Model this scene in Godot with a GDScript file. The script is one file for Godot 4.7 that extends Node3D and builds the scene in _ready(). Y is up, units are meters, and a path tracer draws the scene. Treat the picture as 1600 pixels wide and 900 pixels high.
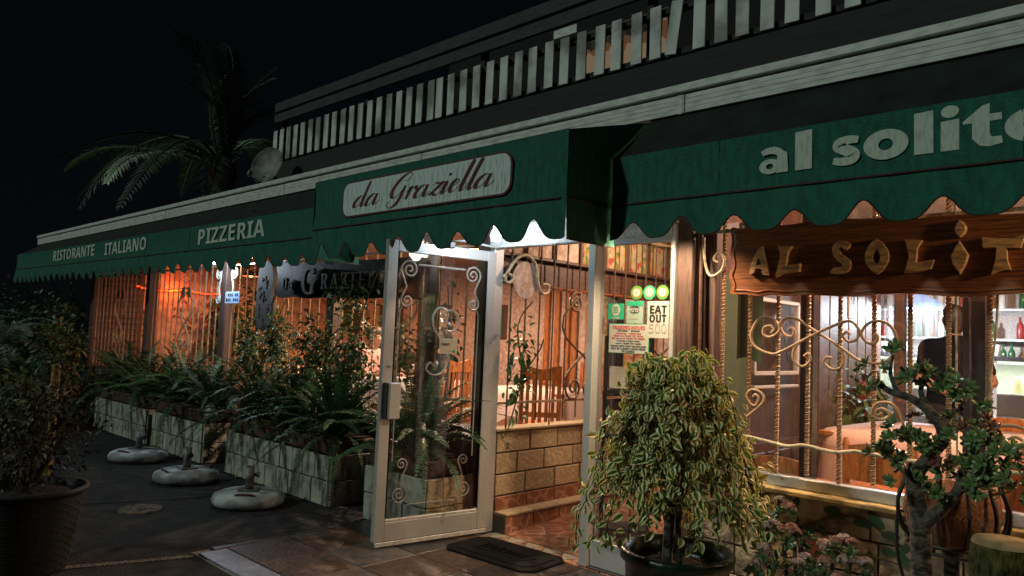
extends Node3D
# A restaurant front at night: green scalloped awnings, an open glass door, a barred window on a lit room.

var mats := {}
var texs := {}
var rng := RandomNumberGenerator.new()
const FACADE := -4.14


func V(x: float, y: float) -> Vector2:
	return Vector2(x, y)


func P(x: float, y: float, z: float) -> Vector3:
	return Vector3(x, y, z)


func lin(r: float, g: float, b: float) -> Color:
	return Color(r, g, b).linear_to_srgb()


# ---------- textures and materials ----------
func noise_tex(key: String, kind: int, freq: float, octaves: int, stops: Array, nrm := false, bump := 4.0, size := 256) -> Texture2D:
	if texs.has(key):
		return texs[key]
	var n := FastNoiseLite.new()
	n.seed = hash(key) % 1000
	n.noise_type = kind as FastNoiseLite.NoiseType
	n.frequency = freq
	n.fractal_octaves = octaves
	if octaves <= 1:
		n.fractal_type = FastNoiseLite.FRACTAL_NONE
	if kind == FastNoiseLite.TYPE_CELLULAR and key.begins_with("vein"):
		n.cellular_return_type = FastNoiseLite.RETURN_DISTANCE2_SUB
	if kind == FastNoiseLite.TYPE_CELLULAR and key.begins_with("cell"):
		n.cellular_return_type = FastNoiseLite.RETURN_CELL_VALUE
	var t := NoiseTexture2D.new()
	t.width = size
	t.height = size
	t.seamless = true
	t.noise = n
	if nrm:
		t.as_normal_map = true
		t.bump_strength = bump
	else:
		var g := Gradient.new()
		var off := PackedFloat32Array()
		var col := PackedColorArray()
		for s in stops:
			off.append(s[0])
			col.append(s[1] if s[1] is Color else Color(s[1], s[1], s[1]))
		g.offsets = off
		g.colors = col
		t.color_ramp = g
	texs[key] = t
	return t


func M(key: String, c: Color, rough := 0.7, o := {}) -> StandardMaterial3D:
	if mats.has(key):
		return mats[key]
	var m := StandardMaterial3D.new()
	m.albedo_color = c
	m.roughness = rough
	m.metallic = o.get("metal", 0.0)
	m.metallic_specular = o.get("spec", 0.5)
	if o.has("tex") or o.has("nrm"):
		m.uv1_triplanar = true
		m.uv1_world_triplanar = o.get("world", true)
		var s = o.get("scale", 1.0)
		m.uv1_scale = s if s is Vector3 else Vector3(s, s, s)
	if o.has("tex"):
		m.albedo_texture = o.tex
	if o.has("nrm"):
		m.normal_enabled = true
		m.normal_texture = o.nrm
		m.normal_scale = o.get("nscale", 0.6)
	if o.has("detail"):
		m.detail_enabled = true
		m.detail_albedo = o.detail
		m.detail_blend_mode = BaseMaterial3D.BLEND_MODE_MUL
	if o.has("emit"):
		m.emission_enabled = true
		m.emission = o.emit
		m.emission_energy_multiplier = o.get("power", 1.0)
	if o.has("back"):
		m.backlight_enabled = true
		m.backlight = o.back
		m.cull_mode = BaseMaterial3D.CULL_DISABLED
	if o.has("alpha"):
		m.transparency = BaseMaterial3D.TRANSPARENCY_ALPHA
		m.albedo_color.a = o.alpha
	if o.has("sheen"):
		m.rim_enabled = true
		m.rim = o.sheen
	if o.get("vc", false):
		m.vertex_color_use_as_albedo = true
	mats[key] = m
	return m


# ---------- shapes collected in a SurfaceTool ----------
func T() -> SurfaceTool:
	var st := SurfaceTool.new()
	st.begin(Mesh.PRIMITIVE_TRIANGLES)
	return st


func flat(st: SurfaceTool) -> void:
	st.set_smooth_group(-1)


func tri(st: SurfaceTool, a: Vector3, b: Vector3, c: Vector3) -> void:
	st.add_vertex(a)
	st.add_vertex(b)
	st.add_vertex(c)


func quad(st: SurfaceTool, a: Vector3, b: Vector3, c: Vector3, d: Vector3) -> void:
	tri(st, a, b, c)
	tri(st, a, c, d)


func done(st: SurfaceTool) -> ArrayMesh:
	st.generate_normals()
	return st.commit()


# a box with chamfered edges (bev > 0): centre, size
func box(st: SurfaceTool, c: Vector3, s: Vector3, bev := 0.0, bas := Basis.IDENTITY) -> void:
	st.set_smooth_group(-1)
	var h := s * 0.5
	if bev <= 0.0:
		for ax in 3:
			for sg: float in [-1.0, 1.0]:
				var n := Vector3.ZERO
				n[ax] = sg
				var u := Vector3.ZERO
				u[(ax + 1) % 3] = 1.0
				var w := n.cross(u)
				var hu := u * h[(ax + 1) % 3]
				var hw := Vector3(w.x * h.x, w.y * h.y, w.z * h.z)
				var o := Vector3(n.x * h.x, n.y * h.y, n.z * h.z)
				quad(st, c + bas * (o - hu - hw), c + bas * (o - hu + hw), c + bas * (o + hu + hw), c + bas * (o + hu - hw))
		return
	bev = minf(bev, minf(h.x, minf(h.y, h.z)) * 0.9)
	var f := func(ax: int, sx: float, sy: float, sz: float) -> Vector3:
		var v := Vector3(sx * h.x, sy * h.y, sz * h.z)
		for k in 3:
			if k != ax:
				v[k] -= signf(v[k]) * bev
		return c + bas * v
	for ax in 3:
		for sg: float in [-1.0, 1.0]:
			var q := []
			for k: Array in [[-1.0, -1.0], [-1.0, 1.0], [1.0, 1.0], [1.0, -1.0]]:
				var v := [0.0, 0.0, 0.0]
				v[ax] = sg
				v[(ax + 1) % 3] = k[0]
				v[(ax + 2) % 3] = k[1] * sg
				q.append(f.call(ax, v[0], v[1], v[2]))
			quad(st, q[0], q[1], q[2], q[3])
	for ax in 3:
		var b := (ax + 1) % 3
		var d := (ax + 2) % 3
		for sb: float in [-1.0, 1.0]:
			for sd: float in [-1.0, 1.0]:
				var lo := [0.0, 0.0, 0.0]
				lo[b] = sb
				lo[d] = sd
				var hi := lo.duplicate()
				lo[ax] = -1.0
				hi[ax] = 1.0
				var a0: Vector3 = f.call(b, lo[0], lo[1], lo[2])
				var a1: Vector3 = f.call(d, lo[0], lo[1], lo[2])
				var b0: Vector3 = f.call(b, hi[0], hi[1], hi[2])
				var b1: Vector3 = f.call(d, hi[0], hi[1], hi[2])
				if sb * sd > 0:
					quad(st, a0, b0, b1, a1)
				else:
					quad(st, a0, a1, b1, b0)
	for sx: float in [-1.0, 1.0]:
		for sy: float in [-1.0, 1.0]:
			for sz: float in [-1.0, 1.0]:
				if sx * sy * sz > 0:
					tri(st, f.call(0, sx, sy, sz), f.call(2, sx, sy, sz), f.call(1, sx, sy, sz))
				else:
					tri(st, f.call(0, sx, sy, sz), f.call(1, sx, sy, sz), f.call(2, sx, sy, sz))


func boxm(c: Vector3, s: Vector3, bev := 0.0, bas := Basis.IDENTITY) -> ArrayMesh:
	var st := T()
	box(st, c, s, bev, bas)
	return done(st)


# a tube through points; r is a number or one radius per point
func tube(st: SurfaceTool, pts: Array, r, sides := 6, caps := true, spin := 0.0) -> void:
	var n := pts.size()
	if n < 2:
		return
	var rings := []
	var up := Vector3.UP
	var t0: Vector3 = (pts[1] - pts[0]).normalized()
	if absf(t0.dot(up)) > 0.9:
		up = Vector3.RIGHT
	var side := t0.cross(up).normalized()
	for i in n:
		var t: Vector3 = (pts[mini(i + 1, n - 1)] - pts[maxi(i - 1, 0)]).normalized()
		side = (side - t * side.dot(t)).normalized()
		var w := t.cross(side)
		var rr: float = r[i] if r is Array or r is PackedFloat32Array else r
		var ring := PackedVector3Array()
		for k in sides:
			var a := TAU * (k + 0.5) / sides + spin * i
			ring.append(pts[i] + (side * cos(a) + w * sin(a)) * rr)
		rings.append(ring)
	st.set_smooth_group(-1 if sides <= 4 else 1)
	for i in n - 1:
		for k in sides:
			var k2 := (k + 1) % sides
			quad(st, rings[i][k], rings[i][k2], rings[i + 1][k2], rings[i + 1][k])
	if caps:
		st.set_smooth_group(-1)
		for k in range(1, sides - 1):
			tri(st, rings[0][0], rings[0][k + 1], rings[0][k])
			tri(st, rings[n - 1][0], rings[n - 1][k], rings[n - 1][k + 1])


func tubem(pts: Array, r, sides := 6, spin := 0.0) -> ArrayMesh:
	var st := T()
	tube(st, pts, r, sides, true, spin)
	return done(st)


# a turned shape: profile points are (radius, height)
func lathe(st: SurfaceTool, prof: Array, segs := 20, at := Transform3D.IDENTITY, arc := TAU) -> void:
	st.set_smooth_group(2)
	for i in prof.size() - 1:
		for k in segs:
			var a := arc * k / segs
			var b := arc * (k + 1) / segs
			var p: Vector2 = prof[i]
			var q: Vector2 = prof[i + 1]
			var v0 := at * Vector3(cos(a) * p.x, p.y, sin(a) * p.x)
			var v1 := at * Vector3(cos(b) * p.x, p.y, sin(b) * p.x)
			var v2 := at * Vector3(cos(b) * q.x, q.y, sin(b) * q.x)
			var v3 := at * Vector3(cos(a) * q.x, q.y, sin(a) * q.x)
			if p.x > 0.0001:
				tri(st, v0, v1, v2)
			if q.x > 0.0001:
				tri(st, v0, v2, v3)


func lathem(prof: Array, segs := 20, at := Transform3D.IDENTITY, arc := TAU) -> ArrayMesh:
	var st := T()
	lathe(st, prof, segs, at, arc)
	return done(st)


# a polygon in x and y, pushed out along z from 0 to depth, its front edge cut back by bev
func prism(st: SurfaceTool, poly: Array, depth: float, at := Transform3D.IDENTITY, bev := 0.0) -> void:
	st.set_smooth_group(-1)
	var pts := PackedVector2Array(poly)
	if Geometry2D.is_polygon_clockwise(pts):
		pts.reverse()
	var front := pts
	if bev > 0.0:
		var ins := Geometry2D.offset_polygon(pts, -bev)
		if ins.size() == 1 and ins[0].size() == pts.size():
			front = align(pts, ins[0])
		else:
			bev = 0.0
	var idx := Geometry2D.triangulate_polygon(front)
	for i in range(0, idx.size(), 3):
		var a := front[idx[i]]
		var b := front[idx[i + 1]]
		var c := front[idx[i + 2]]
		if (b - a).cross(c - a) > 0:
			var t := b
			b = c
			c = t
		tri(st, at * Vector3(a.x, a.y, depth), at * Vector3(b.x, b.y, depth), at * Vector3(c.x, c.y, depth))
	idx = Geometry2D.triangulate_polygon(pts)
	for i in range(0, idx.size(), 3):
		var a := pts[idx[i]]
		var b := pts[idx[i + 1]]
		var c := pts[idx[i + 2]]
		if (b - a).cross(c - a) < 0:
			var t := b
			b = c
			c = t
		tri(st, at * Vector3(a.x, a.y, 0), at * Vector3(b.x, b.y, 0), at * Vector3(c.x, c.y, 0))
	var n := pts.size()
	var d1 := depth - bev
	for i in n:
		var j := (i + 1) % n
		quad(st, at * Vector3(pts[i].x, pts[i].y, 0), at * Vector3(pts[i].x, pts[i].y, d1), at * Vector3(pts[j].x, pts[j].y, d1), at * Vector3(pts[j].x, pts[j].y, 0))
		if bev > 0.0:
			quad(st, at * Vector3(pts[i].x, pts[i].y, d1), at * Vector3(front[i].x, front[i].y, depth), at * Vector3(front[j].x, front[j].y, depth), at * Vector3(pts[j].x, pts[j].y, d1))


func align(a: PackedVector2Array, b: PackedVector2Array) -> PackedVector2Array:
	var best := 0
	for k in b.size():
		if b[k].distance_squared_to(a[0]) < b[best].distance_squared_to(a[0]):
			best = k
	var out := PackedVector2Array()
	for k in b.size():
		out.append(b[(best + k) % b.size()])
	return out


func prismm(poly: Array, depth: float, at := Transform3D.IDENTITY, bev := 0.0) -> ArrayMesh:
	var st := T()
	prism(st, poly, depth, at, bev)
	return done(st)


func disc(r: float, depth: float, at := Transform3D.IDENTITY, n := 28) -> ArrayMesh:
	var poly := []
	for k in n:
		poly.append(Vector2(cos(TAU * k / n), sin(TAU * k / n)) * r)
	return prismm(poly, depth, at)


func at3(o: Vector3, bas := Basis.IDENTITY) -> Transform3D:
	return Transform3D(bas, o)


# smooth curve through points
func smooth(pts: Array, per := 4, closed := false) -> Array:
	var out := []
	var n := pts.size()
	for i in (n if closed else n - 1):
		var p0 = pts[(i - 1 + n) % n] if closed else pts[maxi(i - 1, 0)]
		var p1 = pts[i]
		var p2 = pts[(i + 1) % n]
		var p3 = pts[(i + 2) % n] if closed else pts[mini(i + 2, n - 1)]
		for k in per:
			out.append(p1.cubic_interpolate(p2, p0, p3, float(k) / per))
	if not closed:
		out.append(pts[n - 1])
	return out


func lift(pts: Array, z: float) -> Array:
	var out := []
	for p in pts:
		out.append(Vector3(p.x, p.y, z))
	return out


func onx(pts: Array, x: float) -> Array:
	var out := []
	for p in pts:
		out.append(Vector3(x, p.y, p.x))
	return out


func spiral(c: Vector2, r0: float, r1: float, a0: float, a1: float, n := 18) -> Array:
	var out := []
	for i in n + 1:
		var t := float(i) / n
		var a := lerpf(a0, a1, t)
		out.append(c + Vector2(cos(a), sin(a)) * lerpf(r0, r1, t))
	return out


# ---------- nodes ----------
func thing(called: String, label: String, category: String, at := Vector3.ZERO, turn := 0.0, group := "") -> Node3D:
	var o := Node3D.new()
	o.name = called
	add_child(o, true)
	o.position = at
	o.rotation.y = turn
	tag(o, label, category, group)
	return o


func tag(o: Node, label: String, category: String, group := "") -> void:
	o.set_meta("label", label)
	o.set_meta("category", category)
	if group:
		o.set_meta("group", group)


func part(called: String, mesh: Mesh, m: Material, parent: Node = self, at := Transform3D.IDENTITY) -> MeshInstance3D:
	var o := MeshInstance3D.new()
	o.name = called
	o.mesh = mesh
	o.material_override = m
	o.transform = at
	parent.add_child(o, true)
	return o


func struct(called: String, mesh: Mesh, m: Material) -> MeshInstance3D:
	var o := part(called, mesh, m)
	o.set_meta("kind", "structure")
	return o


func stuff(called: String, mesh: Mesh, m: Material, parent: Node, xs: Array, tints := []) -> MultiMeshInstance3D:
	var mm := MultiMesh.new()
	mm.transform_format = MultiMesh.TRANSFORM_3D
	mm.use_colors = tints.size() > 0
	mm.mesh = mesh
	mm.instance_count = xs.size()
	for i in xs.size():
		mm.set_instance_transform(i, xs[i])
		if tints.size() > 0:
			mm.set_instance_color(i, tints[i])
	var o := MultiMeshInstance3D.new()
	o.name = called
	o.multimesh = mm
	if m:
		o.material_override = m
	o.set_meta("kind", "stuff")
	parent.add_child(o, true)
	return o


func copy(o: Node3D, at: Vector3, turn: float, label: String) -> Node3D:
	var c: Node3D = o.duplicate()
	add_child(c, true)
	c.position = at
	c.rotation.y = turn
	c.set_meta("label", label)
	return c


func lamp(called: String, at: Vector3, c: Color, energy: float, parent: Node, size := 0.04) -> OmniLight3D:
	var l := OmniLight3D.new()
	l.name = called
	l.light_color = c
	l.light_energy = energy
	l.omni_range = 14.0
	l.omni_attenuation = 2.0
	l.light_size = size
	l.shadow_enabled = true
	parent.add_child(l, true)
	l.position = at
	return l


# lettering of a given width and height (its lower left corner at the origin of xf), as one part
func words(called: String, s: String, font: Font, w: float, h: float, depth: float, m: Material, parent: Node, xf: Transform3D) -> MeshInstance3D:
	var tm := TextMesh.new()
	tm.text = s
	tm.font = font
	tm.font_size = 48
	tm.pixel_size = 0.01
	tm.depth = 0.1
	tm.curve_step = 1.0
	var a := tm.get_aabb()
	var k := Vector3(w / maxf(a.size.x, 0.001), h / maxf(a.size.y, 0.001), depth / maxf(a.size.z, 0.001))
	var fit := Transform3D(Basis.from_scale(k), Vector3(-a.position.x * k.x, -a.position.y * k.y, -a.position.z * k.z))
	return part(called, tm, m, parent, xf * fit)


func font_of(family: String, weight := 400, bold := 0.0, slant := 0.0) -> Font:
	var f := SystemFont.new()
	f.font_names = PackedStringArray([family])
	f.font_weight = weight
	if bold == 0.0 and slant == 0.0:
		return f
	var v := FontVariation.new()
	v.base_font = f
	v.variation_embolden = bold
	if slant != 0.0:
		v.variation_transform = Transform2D(Vector2(1, slant), Vector2(0, 1), Vector2.ZERO)
	return v


# ---------- plants ----------
func leaf_mesh(l: float, w: float, fold: float, droop: float, segs := 4) -> ArrayMesh:
	var st := T()
	st.set_smooth_group(3)
	for i in segs:
		var t0 := float(i) / segs
		var t1 := float(i + 1) / segs
		var e := func(t: float, s: float) -> Vector3:
			var ww := w * 0.5 * pow(sin(PI * pow(t, 0.75)), 0.8) if t > 0.0 and t < 1.0 else 0.0
			return Vector3(s * ww, fold * absf(s) * ww - droop * t * t * l, t * l)
		for s: float in [-1.0, 1.0]:
			var a: Vector3 = e.call(t0, 0.0)
			var b: Vector3 = e.call(t1, 0.0)
			var c: Vector3 = e.call(t1, s)
			var d: Vector3 = e.call(t0, s)
			if s > 0:
				quad(st, a, b, c, d)
			else:
				quad(st, a, d, c, b)
	return done(st)


# a feather-shaped frond along +z rising then arching over
func frond_mesh(l: float, rise: float, fall: float, pairs: int, leaflet: float, wide: float, sd: int, vee := 0.2, sweep := 0.5) -> ArrayMesh:
	var r := RandomNumberGenerator.new()
	r.seed = sd
	var st := T()
	var spine := []
	for i in 15:
		var t := i / 14.0
		spine.append(Vector3(sin(t * 2.0 + sd) * 0.03 * l * t, rise * l * t - fall * l * t * t, l * t * (1.0 - 0.18 * t * (rise + fall))))
	var rad := []
	for i in 15:
		rad.append(lerpf(0.009, 0.002, i / 14.0) * l * 1.2)
	tube(st, spine, rad, 4, false)
	st.set_smooth_group(-1)
	for i in pairs:
		var t := lerpf(0.08, 0.99, (i + r.randf() * 0.4) / pairs)
		var f := t * 14.0
		var k := mini(int(f), 13)
		var p: Vector3 = spine[k].lerp(spine[k + 1], f - k)
		var dir: Vector3 = (spine[k + 1] - spine[k]).normalized()
		var side := dir.cross(Vector3.UP).normalized()
		var up := side.cross(dir)
		var ln := leaflet * pow(sin(PI * (0.12 + 0.86 * t)), 0.7) * r.randf_range(0.85, 1.1)
		for s: float in [-1.0, 1.0]:
			var d := (side * s + dir * (sweep + 0.3 * t) + up * (vee + r.randf_range(-0.18, 0.12))).normalized()
			var w := d.cross(up).normalized() * wide * 0.5
			var m := p + d * ln * 0.4
			var tip := p + d * ln + Vector3.DOWN * ln * r.randf_range(0.08, 0.3)
			tri(st, p, m + w, m - w)
			tri(st, m + w, tip, m - w)
	return done(st)


func cloud(called: String, parent: Node, mesh: Mesh, m: Material, balls: Array, count: int, sd: int, lo: float, hi: float, hang := 0.0, shell := 0.45) -> MultiMeshInstance3D:
	var r := RandomNumberGenerator.new()
	r.seed = sd
	var total := 0.0
	for b in balls:
		total += b[1].x * b[1].y + b[1].y * b[1].z
	var xs := []
	var tints := []
	for b in balls:
		var n := int(count * (b[1].x * b[1].y + b[1].y * b[1].z) / total)
		for i in n:
			var d := Vector3(r.randfn(), r.randfn(), r.randfn()).normalized()
			var q := d * pow(r.randf(), shell) * (0.8 + 0.35 * sin(d.x * 5.0 + sd) * sin(d.y * 6.0 + d.z * 4.0))
			var p: Vector3 = b[0] + Vector3(q.x * b[1].x, q.y * b[1].y, q.z * b[1].z)
			var dir := (d + Vector3(r.randfn(), r.randfn(), r.randfn()) * 0.7 + Vector3.DOWN * hang).normalized()
			var bas := Basis.looking_at(-dir, Vector3(r.randfn() * 0.5, 1, r.randfn() * 0.5).normalized()).scaled_local(Vector3.ONE * r.randf_range(lo, hi))
			xs.append(Transform3D(bas, p))
			var v := r.randf_range(0.6, 1.25)
			tints.append(Color(v * r.randf_range(0.85, 1.2), v, v * r.randf_range(0.75, 1.1)))
	return stuff(called, mesh, m, parent, xs, tints)


# ---------- bodies: tapered capsules joined by a smooth minimum, meshed as surface nets ----------
func body(bones: Array, cell: float, k: float) -> ArrayMesh:
	var lo := Vector3.INF
	var hi := -Vector3.INF
	for b in bones:
		var r := maxf(b[2], b[3]) + k + cell * 2
		for e in 2:
			lo = lo.min(b[e] - Vector3.ONE * r)
			hi = hi.max(b[e] + Vector3.ONE * r)
	var n := Vector3i(((hi - lo) / cell).ceil()) + Vector3i.ONE
	var f := PackedFloat32Array()
	f.resize(n.x * n.y * n.z)
	f.fill(1.0)
	for b in bones:
		var a: Vector3 = b[0]
		var ab: Vector3 = b[1] - b[0]
		var l2 := maxf(ab.length_squared(), 1e-9)
		var sq: Vector3 = b[4] if b.size() > 4 else Vector3.ONE
		var r := maxf(b[2], b[3]) + k + cell * 2
		var i0 := Vector3i(((b[0] as Vector3).min(b[1]) - Vector3.ONE * r - lo) / cell).clamp(Vector3i.ZERO, n - Vector3i.ONE)
		var i1 := Vector3i(((b[0] as Vector3).max(b[1]) + Vector3.ONE * r - lo) / cell).clamp(Vector3i.ZERO, n - Vector3i.ONE)
		for z in range(i0.z, i1.z + 1):
			for y in range(i0.y, i1.y + 1):
				for x in range(i0.x, i1.x + 1):
					var p := lo + Vector3(x, y, z) * cell
					var t := clampf((p - a).dot(ab) / l2, 0.0, 1.0)
					var d := ((p - a - ab * t) * sq).length() - lerpf(b[2], b[3], t)
					var at := x + n.x * (y + n.y * z)
					var o := f[at]
					var h := maxf(k - absf(o - d), 0.0) / k
					f[at] = minf(o, d) - h * h * k * 0.25
	var verts := PackedVector3Array()
	var ids := {}
	var sx := 1
	var sy := n.x
	var sz := n.x * n.y
	for z in n.z - 1:
		for y in n.y - 1:
			for x in n.x - 1:
				var at := x + sy * y + sz * z
				var neg := 0
				var v := [f[at], f[at + sx], f[at + sy], f[at + sx + sy], f[at + sz], f[at + sx + sz], f[at + sy + sz], f[at + sx + sy + sz]]
				for q in 8:
					neg += 1 if v[q] < 0 else 0
				if neg == 0 or neg == 8:
					continue
				var sum := Vector3.ZERO
				var c := 0
				for e: Array in [[0, 1], [2, 3], [4, 5], [6, 7], [0, 2], [1, 3], [4, 6], [5, 7], [0, 4], [1, 5], [2, 6], [3, 7]]:
					var va: float = v[e[0]]
					var vb: float = v[e[1]]
					if (va < 0) != (vb < 0):
						var t := va / (va - vb)
						var pa := Vector3(e[0] & 1, (e[0] >> 1) & 1, e[0] >> 2)
						var pb := Vector3(e[1] & 1, (e[1] >> 1) & 1, e[1] >> 2)
						sum += pa.lerp(pb, t)
						c += 1
				ids[at] = verts.size()
				verts.append(lo + (Vector3(x, y, z) + sum / c) * cell)
	var st := T()
	st.set_smooth_group(1)
	for at: int in ids:
		for ax: Array in [[sx, sy, sz], [sy, sz, sx], [sz, sx, sy]]:
			var a: int = ax[0]
			var b: int = ax[1]
			var c: int = ax[2]
			if (f[at] < 0) == (f[at + a] < 0) or not (ids.has(at - b) and ids.has(at - c) and ids.has(at - b - c)):
				continue
			var q := [verts[ids[at]], verts[ids[at - b]], verts[ids[at - b - c]], verts[ids[at - c]]]
			if f[at] < 0:
				quad(st, q[0], q[3], q[2], q[1])
			else:
				quad(st, q[0], q[1], q[2], q[3])
	return done(st)


func _ready() -> void:
	# the camera, the night sky, the weak street light from behind the viewer, the exposure
	var cam := Camera3D.new()
	cam.name = "camera"
	cam.fov = 42.58
	cam.near = 0.05
	cam.far = 400.0
	cam.rotation_order = EULER_ORDER_YXZ
	add_child(cam)
	cam.position = Vector3(0, 1.5, 0)
	cam.rotation_degrees = Vector3(3.866, 43.92, 2.415)
	cam.current = true
	var env := Environment.new()
	env.background_mode = Environment.BG_SKY
	var sky := Sky.new()
	var sm := ProceduralSkyMaterial.new()
	sm.sky_top_color = Color(0.015, 0.018, 0.03)
	sm.sky_horizon_color = Color(0.022, 0.028, 0.036)
	sm.sky_curve = 0.2
	sm.ground_bottom_color = Color(0.012, 0.013, 0.015)
	sm.ground_horizon_color = Color(0.02, 0.022, 0.026)
	sm.sun_angle_max = 1.0
	sky.sky_material = sm
	env.sky = sky
	env.background_energy_multiplier = 1.0
	env.tonemap_mode = Environment.TONE_MAPPER_LINEAR
	env.tonemap_exposure = 1.15
	env.sdfgi_enabled = true
	env.ssao_enabled = true
	env.ssil_enabled = true
	var we := WorldEnvironment.new()
	we.name = "world_environment"
	we.environment = env
	add_child(we)
	var sun := DirectionalLight3D.new()
	sun.name = "street_light_from_across_the_road"
	sun.light_energy = 0.22
	sun.light_color = Color(0.93, 1.0, 0.95)
	sun.light_angular_distance = 3.0
	sun.shadow_enabled = true
	add_child(sun)
	sun.look_at_from_position(Vector3.ZERO, Vector3(0.34, -0.7, -1.0))
	materials()
	ground()
	building()
	left_front()
	entrance()
	right_front()
	awnings()
	balcony()
	dining_room()
	bar_room()
	people()
	planters()
	bases()
	palm_and_hedge()
	pot_plants()
	signs()
	small_lamps()


func materials() -> void:
	var S := FastNoiseLite.TYPE_SIMPLEX_SMOOTH
	var C := FastNoiseLite.TYPE_CELLULAR
	var grain := noise_tex("grain", S, 0.09, 4, [[0.2, 0.8], [0.8, 1.0]])
	var stain := noise_tex("stain", S, 0.015, 5, [[0.22, 0.6], [0.5, 0.88], [0.75, 1.0]])
	var grime := noise_tex("grime", S, 0.02, 5, [[0.25, 0.4], [0.45, 0.82], [0.7, 1.0]])
	var moss := noise_tex("moss_stain", S, 0.022, 4, [[0.2, 0.6], [0.42, 0.9], [0.6, 1.0]])
	var gritn := noise_tex("grit_n", S, 0.2, 3, [], true, 6.0)
	var lumpn := noise_tex("lump_n", S, 0.05, 4, [], true, 8.0)
	var speck := noise_tex("speck", S, 0.35, 3, [[0.3, 0.55], [0.6, 1.0], [0.78, 1.6]])
	var wood := noise_tex("wood", S, 0.03, 5, [[0.25, 0.68], [0.48, 0.97], [0.55, 0.82], [0.75, 1.0]])
	var rusty := noise_tex("rusty", S, 0.02, 5, [[0.3, lin(0.055, 0.056, 0.062)], [0.48, lin(0.1, 0.086, 0.075)], [0.56, lin(0.14, 0.095, 0.07)], [0.72, lin(0.075, 0.074, 0.078)]])
	var streak := noise_tex("streak", S, 0.05, 4, [[0.2, 0.78], [0.5, 1.0]])
	var weave := noise_tex("weave_n", S, 0.4, 2, [], true, 5.0)
	# ground
	M("asphalt", lin(0.019, 0.02, 0.025), 0.85, {"tex": speck, "scale": 1.3, "nrm": gritn, "nscale": 0.7, "detail": stain})
	M("road_paint", lin(0.28, 0.27, 0.24), 0.9, {"tex": noise_tex("worn", S, 0.12, 4, [[0.42, 0.1], [0.52, 1.0]]), "scale": 2.0})
	M("slate0", Color(1, 1, 1), 0.42, {"tex": rusty, "scale": 1.1, "nrm": lumpn, "nscale": 0.12})
	M("slate1", Color(0.55, 0.57, 0.63), 0.36, {"tex": rusty, "scale": 0.8, "nrm": lumpn, "nscale": 0.12})
	M("slate2", Color(0.85, 0.72, 0.6), 0.48, {"tex": rusty, "scale": 1.7, "nrm": lumpn, "nscale": 0.15})
	M("edge_tile", lin(0.27, 0.3, 0.4), 0.3, {"tex": grain, "scale": 1.0})
	M("grout", lin(0.34, 0.3, 0.26), 0.9, {"tex": grain, "scale": 3.0})
	var vein := noise_tex("vein", C, 0.028, 1, [[0.0, lin(0.62, 0.4, 0.28)], [0.09, lin(0.52, 0.3, 0.2)], [0.16, lin(0.36, 0.17, 0.1)], [0.7, lin(0.3, 0.135, 0.08)]])
	M("terracotta0", Color(1, 1, 1), 0.28, {"tex": vein, "scale": 1.3, "nrm": lumpn, "nscale": 0.15})
	M("terracotta1", Color(0.88, 0.82, 0.8), 0.32, {"tex": vein, "scale": 1.15, "nrm": lumpn, "nscale": 0.15})
	M("cream_tile", lin(0.5, 0.44, 0.34), 0.3, {"tex": grain, "scale": 2.0})
	# walls
	M("plaster_orange", lin(0.55, 0.35, 0.24), 0.9, {"tex": streak, "scale": 0.35, "nrm": lumpn, "nscale": 0.3})
	M("plaster_pink", lin(0.62, 0.46, 0.38), 0.9, {"tex": grain, "scale": 0.5, "nrm": lumpn, "nscale": 0.3})
	M("plaster_beige", lin(0.5, 0.38, 0.26), 0.9, {"tex": stain, "scale": 0.8, "nrm": lumpn, "nscale": 0.3})
	M("plaster_dark", lin(0.11, 0.085, 0.07), 0.9, {"tex": grain, "scale": 0.8})
	M("ceiling", lin(0.5, 0.4, 0.3), 0.9, {"tex": grain, "scale": 1.0})
	M("white_paint", lin(0.62, 0.63, 0.62), 0.5, {"tex": grime, "scale": Vector3(0.7, 2.0, 2.0), "nrm": lumpn, "nscale": 0.1})
	M("gutter_paint", lin(0.6, 0.62, 0.58), 0.55, {"tex": noise_tex("gutterstain", S, 0.03, 4, [[0.2, 0.86], [0.6, 1.0]]), "scale": Vector3(0.8, 3.0, 3.0)})
	M("upper_dark", lin(0.012, 0.012, 0.013), 0.95, {"tex": grain, "scale": 1.0})
	M("dark_timber", lin(0.018, 0.02, 0.019), 0.8, {"tex": wood, "scale": Vector3(0.4, 5.0, 5.0)})
	M("board_timber", lin(0.04, 0.047, 0.045), 0.8, {"tex": wood, "scale": Vector3(0.5, 5.0, 5.0)})
	for i in 3:
		var k: float = [1.0, 0.8, 0.92][i]
		M("sand%d" % i, lin(0.6 * k, 0.45 * k, 0.28 * k), 0.85, {"tex": grain, "scale": 0.9 + 0.3 * i, "nrm": lumpn, "nscale": 0.2})
		M("tile_stone%d" % i, lin(0.41 * k, 0.4 * k, 0.335 * k), 0.85, {"tex": moss, "scale": Vector3(0.75 + 0.3 * i, 0.45 + 0.2 * i, 0.75 + 0.3 * i), "nrm": lumpn, "nscale": 0.25})
		M("mural_block%d" % i, lin(0.46 * k, 0.37 * k, 0.25 * k), 0.85, {"tex": stain, "scale": 0.8 + 0.35 * i, "nrm": lumpn, "nscale": 0.5})
	M("mortar", lin(0.2, 0.155, 0.11), 0.95, {"tex": grain, "scale": 3.0})
	M("mortar_dark", lin(0.07, 0.07, 0.06), 0.95, {"tex": grain, "scale": 3.0})
	M("trough", lin(0.085, 0.032, 0.02), 0.75, {"tex": stain, "scale": 1.5, "nrm": lumpn})
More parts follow.
